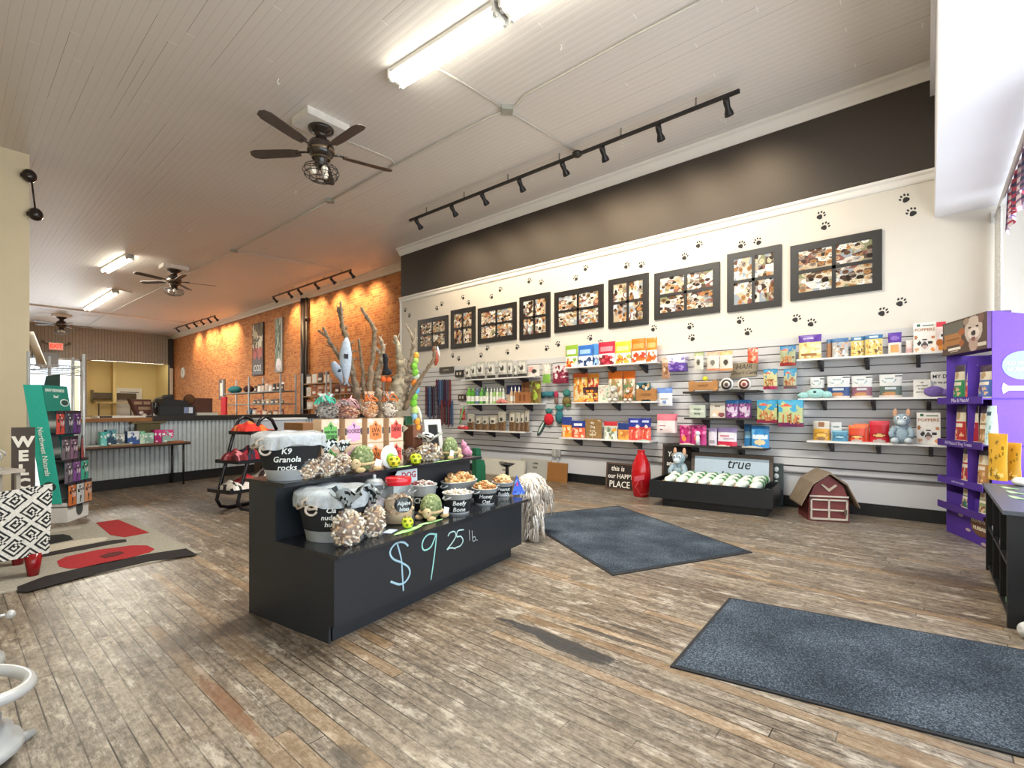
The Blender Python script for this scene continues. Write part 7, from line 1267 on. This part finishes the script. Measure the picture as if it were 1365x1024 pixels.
# ---------------------------------------------------------------- teal stand, chrome rack, welcome board
DA, DB = Vector((.90, 7.56, 0)), Vector((1.14, 7.93, 0)); dd = DB - DA; DR = math.atan2(dd.y, dd.x); DW = dd.length; lean = .17 / 1.25
t = T('treat_stand', 'tall leaning teal cardboard stand of hanging treat pouches by the cream partition', 'display stand', tuple(DA), DR)
def sk(m, z0=.0): m.x = Matrix(((1, 0, 0, 0), (0, 1, lean, -lean * .30), (0, 0, 1, 0), (0, 0, 0, 1))); return m
ZB, ZT2 = .22, 1.58
M('dcdbd8').box(-.0, DW + .0, -.06, .20, 0, ZB).build('base_box', 'card', t); te, te2 = '1f9c88', '2cb8a4'
sk(M(te2)).add([(-.012, 0, ZB), (-.012, .17, ZB), (-.012, .17, ZT2), (-.012, 0, ZT2), (0, 0, ZB), (0, .17, ZB), (0, .17, ZT2), (0, 0, ZT2)], [(0, 3, 2, 1), (4, 5, 6, 7), (0, 1, 5, 4), (1, 2, 6, 5), (2, 3, 7, 6), (3, 0, 4, 7)], smooth=False).build('side_panel', 'card', t)
sk(M(te2)).box(DW, DW + .012, 0, .17, ZB, ZT2 - .15).build('far_side_panel', 'card', t); sk(M('d3d0cc')).box(0, DW, .15, .17, ZB, ZT2).build('back_panel', 'card', t)
sk(M('178070')).box(-.012, DW + .012, -.01, .0, ZT2 - .30, ZT2).build('header', 'card', t)
sk(M('dfeae4')).slab([(DW * .78 + .085 * math.cos(a), ZT2 - .2 + .045 * math.sin(a)) for a in [2 * PI * k / 18 for k in range(18)]], -.014, -.010).paint('2a4a44').slab([(DW * .78 + .07 * math.cos(a), ZT2 - .2 + .033 * math.sin(a)) for a in [2 * PI * k / 18 for k in range(18)]], -.016, -.014).build('oval_logo', 'card', t)
for s_, z_, sz in (('RAW REWARDS', ZT2 - .06, .05), ('Beef', ZT2 - .13, .05)): text(s_, sz, 'd8ece4', t, (DW * .42, -.016 + lean * (z_ - .30), z_), fat=.001)
tx = text('Northwest Naturals', .068, 'f2f6f2', t, (-.018, .085 + lean * (.98 - .30), .98), (0, 0, 0), sx=1, fat=.001); tx.rotation_euler = Matrix(((0, 0, -1), (-lean*0, -1, 0), (-1, 0, 0))).to_euler()
mt = Matrix(((0, 0, -1, 0), (-lean, -1, 0, 0), (-1, 0, 0, 0), (0, 0, 0, 1))); tx.rotation_euler = (0, 0, 0); tx.location = (0, 0, 0); tx.data.transform(Matrix.Translation((-.018, .085 + lean * .50, .82)) @ mt)
o = sk(M('2a3a38')); o.x = o.x @ Matrix.Translation((-.016, .085, .42)) @ Matrix.Rotation(-PI / 2, 4, 'Z'); o.slab([(.06 * math.cos(a), .055 * math.sin(a)) for a in [2 * PI * k / 18 for k in range(18)]], 0, .003); o.build('side_logo', 'card', t)
M('4a4c4c').slab([(DW * .55 + .07 * math.cos(a), .12 + .08 * math.sin(a)) for a in [2 * PI * k / 18 for k in range(18)]], -.064, -.06).build('base_logo', 'card', t)
m = sk(M('1c3a34')); m.slab([(DW * .2, ZT2), (DW * .35, ZT2 + .11), (DW * .95, ZT2 + .15), (DW * .85, ZT2)], .02, .03); m.build('top_flap', 'card', t)
rows = [(1.30, [('c0483c', 'Red'), ('3a4454', 'Slate'), ('5a3474', 'Purple')]), (1.00, [('6a6068', 'Dark grey'), ('7c5c74', 'Mauve'), ('a8403c', 'Brick red')]), (.73, [('6a6470', 'Grey violet'), ('7a4a8c', 'Violet'), ('3c9c84', 'Green')]), (.47, [('c87038', 'Orange'), ('b8c0c0', 'Silver'), ('c88c64', 'Copper')])]
c_, s_ = math.cos(DR), math.sin(DR)
for ri, (zt, L) in enumerate(rows):
    sk(M('241c28')).box(0, DW, -.07, .15, zt - .30, zt - .285).build('shelf_ledge', 'card', t)
    for k, (cc, nmc) in enumerate(L):
        x = DW * (k + .5) / 3 + (.02 if ri == 1 else 0); y = lean * (zt - .55) - .06 - .01 * k; o = pouch(DW / 3 * 1.12, .27, .035, art(cc, ('band', .86, 1.01, '2c2630'), ('speck', .12, .12, .88, .8, [cc, 'c8c0c4', '3a3438'], 18, .08)), 12, 14).build('treat_pouch', 'foil')
        o.location = (DA.x + x * c_ - y * s_, DA.y + x * s_ + y * c_, zt - .284); o.rotation_euler = (.0, 0, DR + (.35 if (ri, k) == (1, 2) else 0)); tag(o, '%s treat pouch in the %s row of the teal stand' % (nmc, ['top', 'second', 'third', 'bottom'][ri]), 'bag', 'treat pouches on the teal stand')
# chrome wire rack behind
t = T('chrome_rack', 'chrome wire shelving rack standing behind the teal stand', 'rack', (1.21, 8.35, 0), 0); rt_ = 2.02
xa = -.50
for (x, y) in ((0, 0), (xa, .12), (-.02, .62), (xa + .25, .7)): M('c9cdd0').tube([(x, y, 0), (x, y, rt_)], .017, 10).build('post', 'metal', t)
for z_ in (1.86, 1.0, .2):
    m = M('bfc4c6'); m.tube([(0, 0, z_), (xa, .12, z_), (xa + .25, .7, z_), (-.02, .62, z_), (0, 0, z_)], .006, 6)
    m.tube([(0, 0, z_ - .06), (xa, .12, z_ - .06), (xa + .25, .7, z_ - .06), (-.02, .62, z_ - .06), (0, 0, z_ - .06)], .006, 6)
    for k in range(14): f = (k + .5) / 14; m.tube([(xa * f, .12 * f, z_), (-.02 + (xa + .27) * f, .62 + .08 * f, z_)], .003, 4)
    for k in range(10): f = k / 10; g2 = (k + 1) / 10; m.tube([(xa * f, .12 * f, z_ - .06), (xa * (f + g2) / 2, .12 * (f + g2) / 2, z_), (xa * g2, .12 * g2, z_ - .06)], .003, 4)
    m.build('wire_shelf', 'metal', t)
# welcome board
p = at_y(22, 690, 6.95); t = T('welcome_board', 'dark vertical board with white letters WELCOME by the cream partition', 'sign', (.56, 6.95, 0), R(-8)); zt = zat(Vector((.5, 6.95, 0)), 570)
M('4a4038').box(-.10, .07, 0, .03, 0, zt).build('board', 'wood', t)
for k, ch in enumerate('WELCOME'): text(ch, .145, 'e9e5dc', t, (-.015, -.003, zt - .15 - .142 * k), fat=.007, name='letter', sx=1.0)
# patterned chair with red leg
p = at_z(41, 771); t = T('patterned_chair', 'chair upholstered in black and white Greek key cloth with red tapered legs', 'chair', (p.x, p.y, 0), R(6))
def cheight(py): return zat(p, py)
xl, xr = -.45, .105; z0, z1 = .17, .715
bk_, wt = lin('24252a'), lin('e9e6e0')
def key(u, v):                                              # angular key maze laid on the diagonal
    x = u * (xr - xl) / .0125; y = v * (z1 - z0) / .0125; a, b = (x + y) * .7071, (x - y) * .7071
    ia, ib = int(a) % 10, int(b) % 10; blk = (int(a // 10) + int(b // 10)) % 2
    r_ = max(abs(ia - 4.5), abs(ib - 4.5)); ring = int(r_ + .5)
    on = ring % 2 == 0
    if blk and ib == 4 and ia > 4: on = not on
    if not blk and ia == 4 and ib > 4: on = not on
    return bk_ if on else wt
m = M('d9d6d0'); m.grid(lambda u, v: (xl + (xr - xl) * u + (.02 * v), -.004 - .012 * math.sin(PI * u), z0 + (z1 - z0) * v - (.05 * (1 - u) if v > .9 else .03 * (1 - u) * v)), key, 120, 112, False); m.box(xl, xr, .0, .09, z0, z1 - .05, .01); m.build('backrest', 'fabric', t)
m = M('d0cdc6'); m.box(xl, xr - .02, .09, .55, .36, .47, .03); m.build('seat', 'fabric', t)
for i, (x, y) in enumerate(((.02, .03), (-.40, .03), (.02, .5), (-.40, .5))): M('8c1018').lathe([(.028, 0), (.05, .18)], 4, c=(x, y, 0)).build('leg', 'gloss', t) if 0 else M('8c1018').lathe([(.032, 0), (.058, .185)], 12, c=(x, y, 0)).build('leg', 'gloss', t)
# pale little table and carved piece behind the chair
t = T('side_table', 'weathered grey side table top glimpsed behind the patterned chair at the left edge', 'table', (.30, 6.25, 0), R(20)); M('b9b2a8').box(-.35, .14, -.18, .18, .74, .77).build('table_top', 'wood', t)
for x, y in ((-.3, -.14), (.09, -.14), (-.3, .14), (.09, .14)): M('b0a99f').box(x, x + .03, y - .015, y + .015, 0, .74).build('leg', 'wood', t)
m = M('b8b8b4'); c = Vector((.32, 6.22, .77)); m.lathe([(.05, 0), (.02, .02), (.02, .06)], 12); m.tube([(.06 * math.cos(q) * (1 - q / 14), .0, .12 + .06 * math.sin(q) * (1 - q / 14)) for q in [k * .5 for k in range(24)]], .009, 6); tag(m.build('scroll_ornament', 'metal', None, tuple(c), R(-10)), 'pale scrolled ornament standing on the grey side table', 'ornament')
# silver painted cast stand, left edge
def iron(z): return z
t = T('cast_iron_stand', 'silver painted cast iron stand with ring and stepped foot at the left edge', 'stand', (.045, 2.62, 0), 0)
m = M('b9bbbb'); m.lathe([(.14, .03), (.165, .05), (.16, .08), (.13, .09), (.135, .12), (.10, .14), (.105, .17), (.06, .20), (.05, .24), (.03, .27), (.03, .62), (.05, .65), (.06, .70), (.04, .74), (.09, .80), (.095, .84), (.06, .88)], 30); m.build('stem', 'metal', t)
m = M('c6c8c8'); m.x = Matrix.Translation((.0, 0, .30)) @ Matrix.Rotation(.18, 4, 'Y'); m.tube([(.18 * math.cos(q), .18 * math.sin(q), 0) for q in [2 * PI * k / 36 for k in range(37)]], .022, 10, False); m.build('ring', 'metal', t)
for k in range(3): q = .4 + k * 2.1; M('a4a6a6').tube([(.12 * math.cos(q), .12 * math.sin(q), .04), (.18 * math.cos(q), .18 * math.sin(q), .018), (.215 * math.cos(q), .215 * math.sin(q), .018)], [.025, .022, .014], 8).build('foot', 'metal', t)
t = T('turned_post', 'turned silver post of a second stand behind, cut off by the left edge', 'stand', (.11, 3.62, 0), 0)
m = M('bcbebc'); m.lathe([(.10, 0), (.11, .02), (.105, .05), (.07, .07), (.085, .11), (.09, .14), (.06, .17), (.075, .21), (.06, .24), (.035, .27), (.045, .34), (.075, .37), (.05, .41), (.03, .5), (.07, .62), (.03, .66)], 28).build('post', 'metal', t); M('c8cac8').tube([(.03, -.01, .25), (.12, -.04, .25)], .007, 8).ball((.125, -.04, .25), (.02, .02, .022), 10, 8).build('knob', 'metal', t)

# ---------------------------------------------------------------- shelving before the brick wall
def rackunit(px0, px1, t0, ztops, label, nposts=2, wood=True, dep=.45, post='c4c6c8', ptop=None):
    A, B = at_t(px0, 500, t0), at_t(px1, 500, t0 - .0); A.z = B.z = 0; B = Vector((A.x + .0, A.y, 0)); X = A.x
    b = at_x(px1, 500, X); L = A.y - b.y; t = T('shelving_rack', label, 'rack', (X, A.y, 0), HR, 'shelving before the brick wall')
    zt = ptop or (ztops[0] + .2)
    for i in range(nposts):
        for y in (0, dep): M(post).box(L * i / (nposts - 1) - .02, L * i / (nposts - 1) + .02, y - .02, y + .02, 0, zt).build('post', 'metal', t)
    for z_ in ztops: M('a8805c' if wood else '8c8c8a').box(0, L, 0, dep, z_ - .03, z_).build('shelf', 'wood', t)
    return t, X, A.y, L
tB, XBk, YBk, LBk = rackunit(403, 435, 15.6, [2.12, 1.72, 1.32, .92, .4], 'tall wooden shelving with packs next to the dark pipe', 2, ptop=2.45)
tC, XCk, YCk, LCk = rackunit(441, 492, 14.0, [1.75, 1.32, .88, .4], 'wider wooden shelving behind the branches before the brick wall', 2, ptop=2.2)
tA, XAk, YAk, LAk = rackunit(297, 374, 17.2, [1.86, 1.48, 1.12, .6], 'chrome wire shelving with toys and collars before the brick wall', 3, False, ptop=2.35)
rg = random.Random(31)
def fill(X, Y0, L, z, n, hs, pal, what, where, key, dep=.12):
    for i in range(n):
        c = rg.choice(pal); w_ = L / n * .82; h = rg.uniform(*hs); o = pouch(w_, h, .08, art(c, ('band', .7, 1.01, rg.choice(pal)), ('rect', .2, .25, .8, .55, rg.choice(['e0d8cc', 'cfc4b4', 'e8e4dc']))), 6, 8).build('treat_pack', 'card', None, (X + dep, Y0 - L * (i + .5) / n, z), HR)
        tag(o, '%s small pack from the left on the %s shelf of the %s' % (ORD[i], key, where), 'pack', what)
brn = ['8a4a34', 'a8603c', '6a3424', 'c8a890', 'd8ccc0', '5a2c20']; bw_ = ['1c1a1c', 'e8e4e0', '2c2a2e', 'c8b8b0', '4a3430']
fill(XBk, YBk, LBk, 2.12, 4, (.28, .34), ['e8e2da', '3a3230', 'c8beb4', '5a4a44'], 'packs on the tall wooden shelving', 'tall wooden shelving', 'top'); fill(XBk, YBk, LBk, 1.72, 4, (.26, .3), brn, 'packs on the tall wooden shelving', 'tall wooden shelving', 'second'); fill(XBk, YBk, LBk, 1.32, 3, (.26, .3), brn + ['e8ddd0'], 'packs on the tall wooden shelving', 'tall wooden shelving', 'third'); fill(XBk, YBk, LBk, .92, 3, (.12, .2), ['a87c48', '7a8a3c', 'c89858'], 'packs on the tall wooden shelving', 'tall wooden shelving', 'fourth')
fill(XCk, YCk, LCk, 1.75, 6, (.24, .3), brn, 'packs on the wider wooden shelving', 'shelving behind the branches', 'top'); fill(XCk, YCk, LCk, 1.32, 5, (.26, .34), brn + ['d8d0c8', 'b8a088'], 'packs on the wider wooden shelving', 'shelving behind the branches', 'second'); fill(XCk, YCk, LCk, .88, 5, (.2, .3), ['4a5a3c', '6a7a4c', '8a4a34'], 'packs on the wider wooden shelving', 'shelving behind the branches', 'third')
fill(XAk, YAk - LAk * .52, LAk * .48, 1.86, 8, (.20, .26), bw_, 'packs on the chrome shelving', 'chrome shelving', 'top'); fill(XAk, YAk - LAk * .5, LAk * .5, 1.48, 7, (.1, .16), ['8a6a4c', '5a4a38', 'a89878', '4a5a68'], 'packs on the chrome shelving', 'chrome shelving', 'second'); fill(XAk, YAk - LAk * .4, LAk * .6, 1.12, 7, (.14, .24), ['a8603c', 'c8b8a8', '7a2c30', '5a4030'], 'packs on the chrome shelving', 'chrome shelving', 'third')
def lump(x, y, z, r, c, nm, label, cat): tag(M(c).ball((0, 0, r[2]), r, 14, 8).build(nm, 'fabric', None, (x, y, z), HR), label, cat)
lump(XAk + .2, YAk - LAk * .12, 1.86, (.42, .18, .13), '2f7a80', 'teal_cushion', 'teal cushion lying on top of the chrome shelving', 'cushion'); lump(XAk + .2, YAk - LAk * .38, 1.86, (.25, .15, .12), '4a2420', 'brown_cushion', 'dark brown cushion beside the teal one on the chrome shelving', 'cushion')
lump(XAk + .15, YAk - LAk * .46, 1.12, (.24, .12, .10), '3a6a88', 'soft_hat', 'steel blue soft hat on the chrome shelving', 'hat')
tag(M('cc2030').slab([(-.22, 0), (.2, 0), (.22, .62), (-.2, .62)], -.03, .03).build('red_banner', 'fabric', None, (XAk - .05, YAk - LAk * .06, 1.12), HR), 'red hanging cloth at the left end of the chrome shelving', 'cloth')
p = at_x(286 + 9, 506, XB - .05); tag(M('6a5040').box(-.35, .35, -.03, 0, 0, .9).paint('e8e0cc').box(-.2, .2, -.035, -.03, .15, .72).build('framed_notice', 'wood', None, (XB - .005, p.y, 1.75), HR), 'framed pale notice on the brick wall behind the teal cushion', 'picture')
# bins and clutter between the rack and the tub
p = at_t(372, 568, 8.2); t = T('clear_bin', 'translucent grey storage bin on a low stand behind the tube rack', 'bin', (p.x, p.y, .0), IA); M('4a3a30').box(-.30, .75, -.18, .22, .0, .82).build('stand', 'wood', t); M('aab0b8').box(-.40, .40, -.16, .2, .84, 1.13, .02).build('tub', 'satin', t); M('d8dadc').box(-.42, .42, -.18, .22, 1.13, 1.16, .02).build('rim', 'satin', t)
heap_ = M('e0542c'); pts_ = []
for i, (x, c, r, lb) in enumerate([(-.55, 'e8582c', .13, 'bright orange folded cloth on the low stand behind the tube rack'), (-.22, 'c8705c', .10, 'salmon folded cloth in front of the grey bin'), (.58, 'b8401c', .15, 'rust red cloth at the right end of the low stand')]):
    q = Vector((p.x, p.y, .82)) + IU * x - IV * .13; tag(M(c).ball((.28 if x < -.4 else 0, 0, r * .6), (r * 1.4, .1, r * .7), 14, 8).build('folded_cloth', 'fabric', None, tuple(q), IA), lb, 'cloth')
p = isl(418, 1.6, 0); t = None; q = isl(416, 1.9, 0); tag(M('9a6c44').box(-.10, .10, 0, .3, 0, 1.17).paint('7a5030').box(-.105, .105, -.01, 0, .98, 1.0).build('wooden_crate', 'wood', None, tuple(q), IA), 'upright brown wooden crate behind the green carton', 'crate')
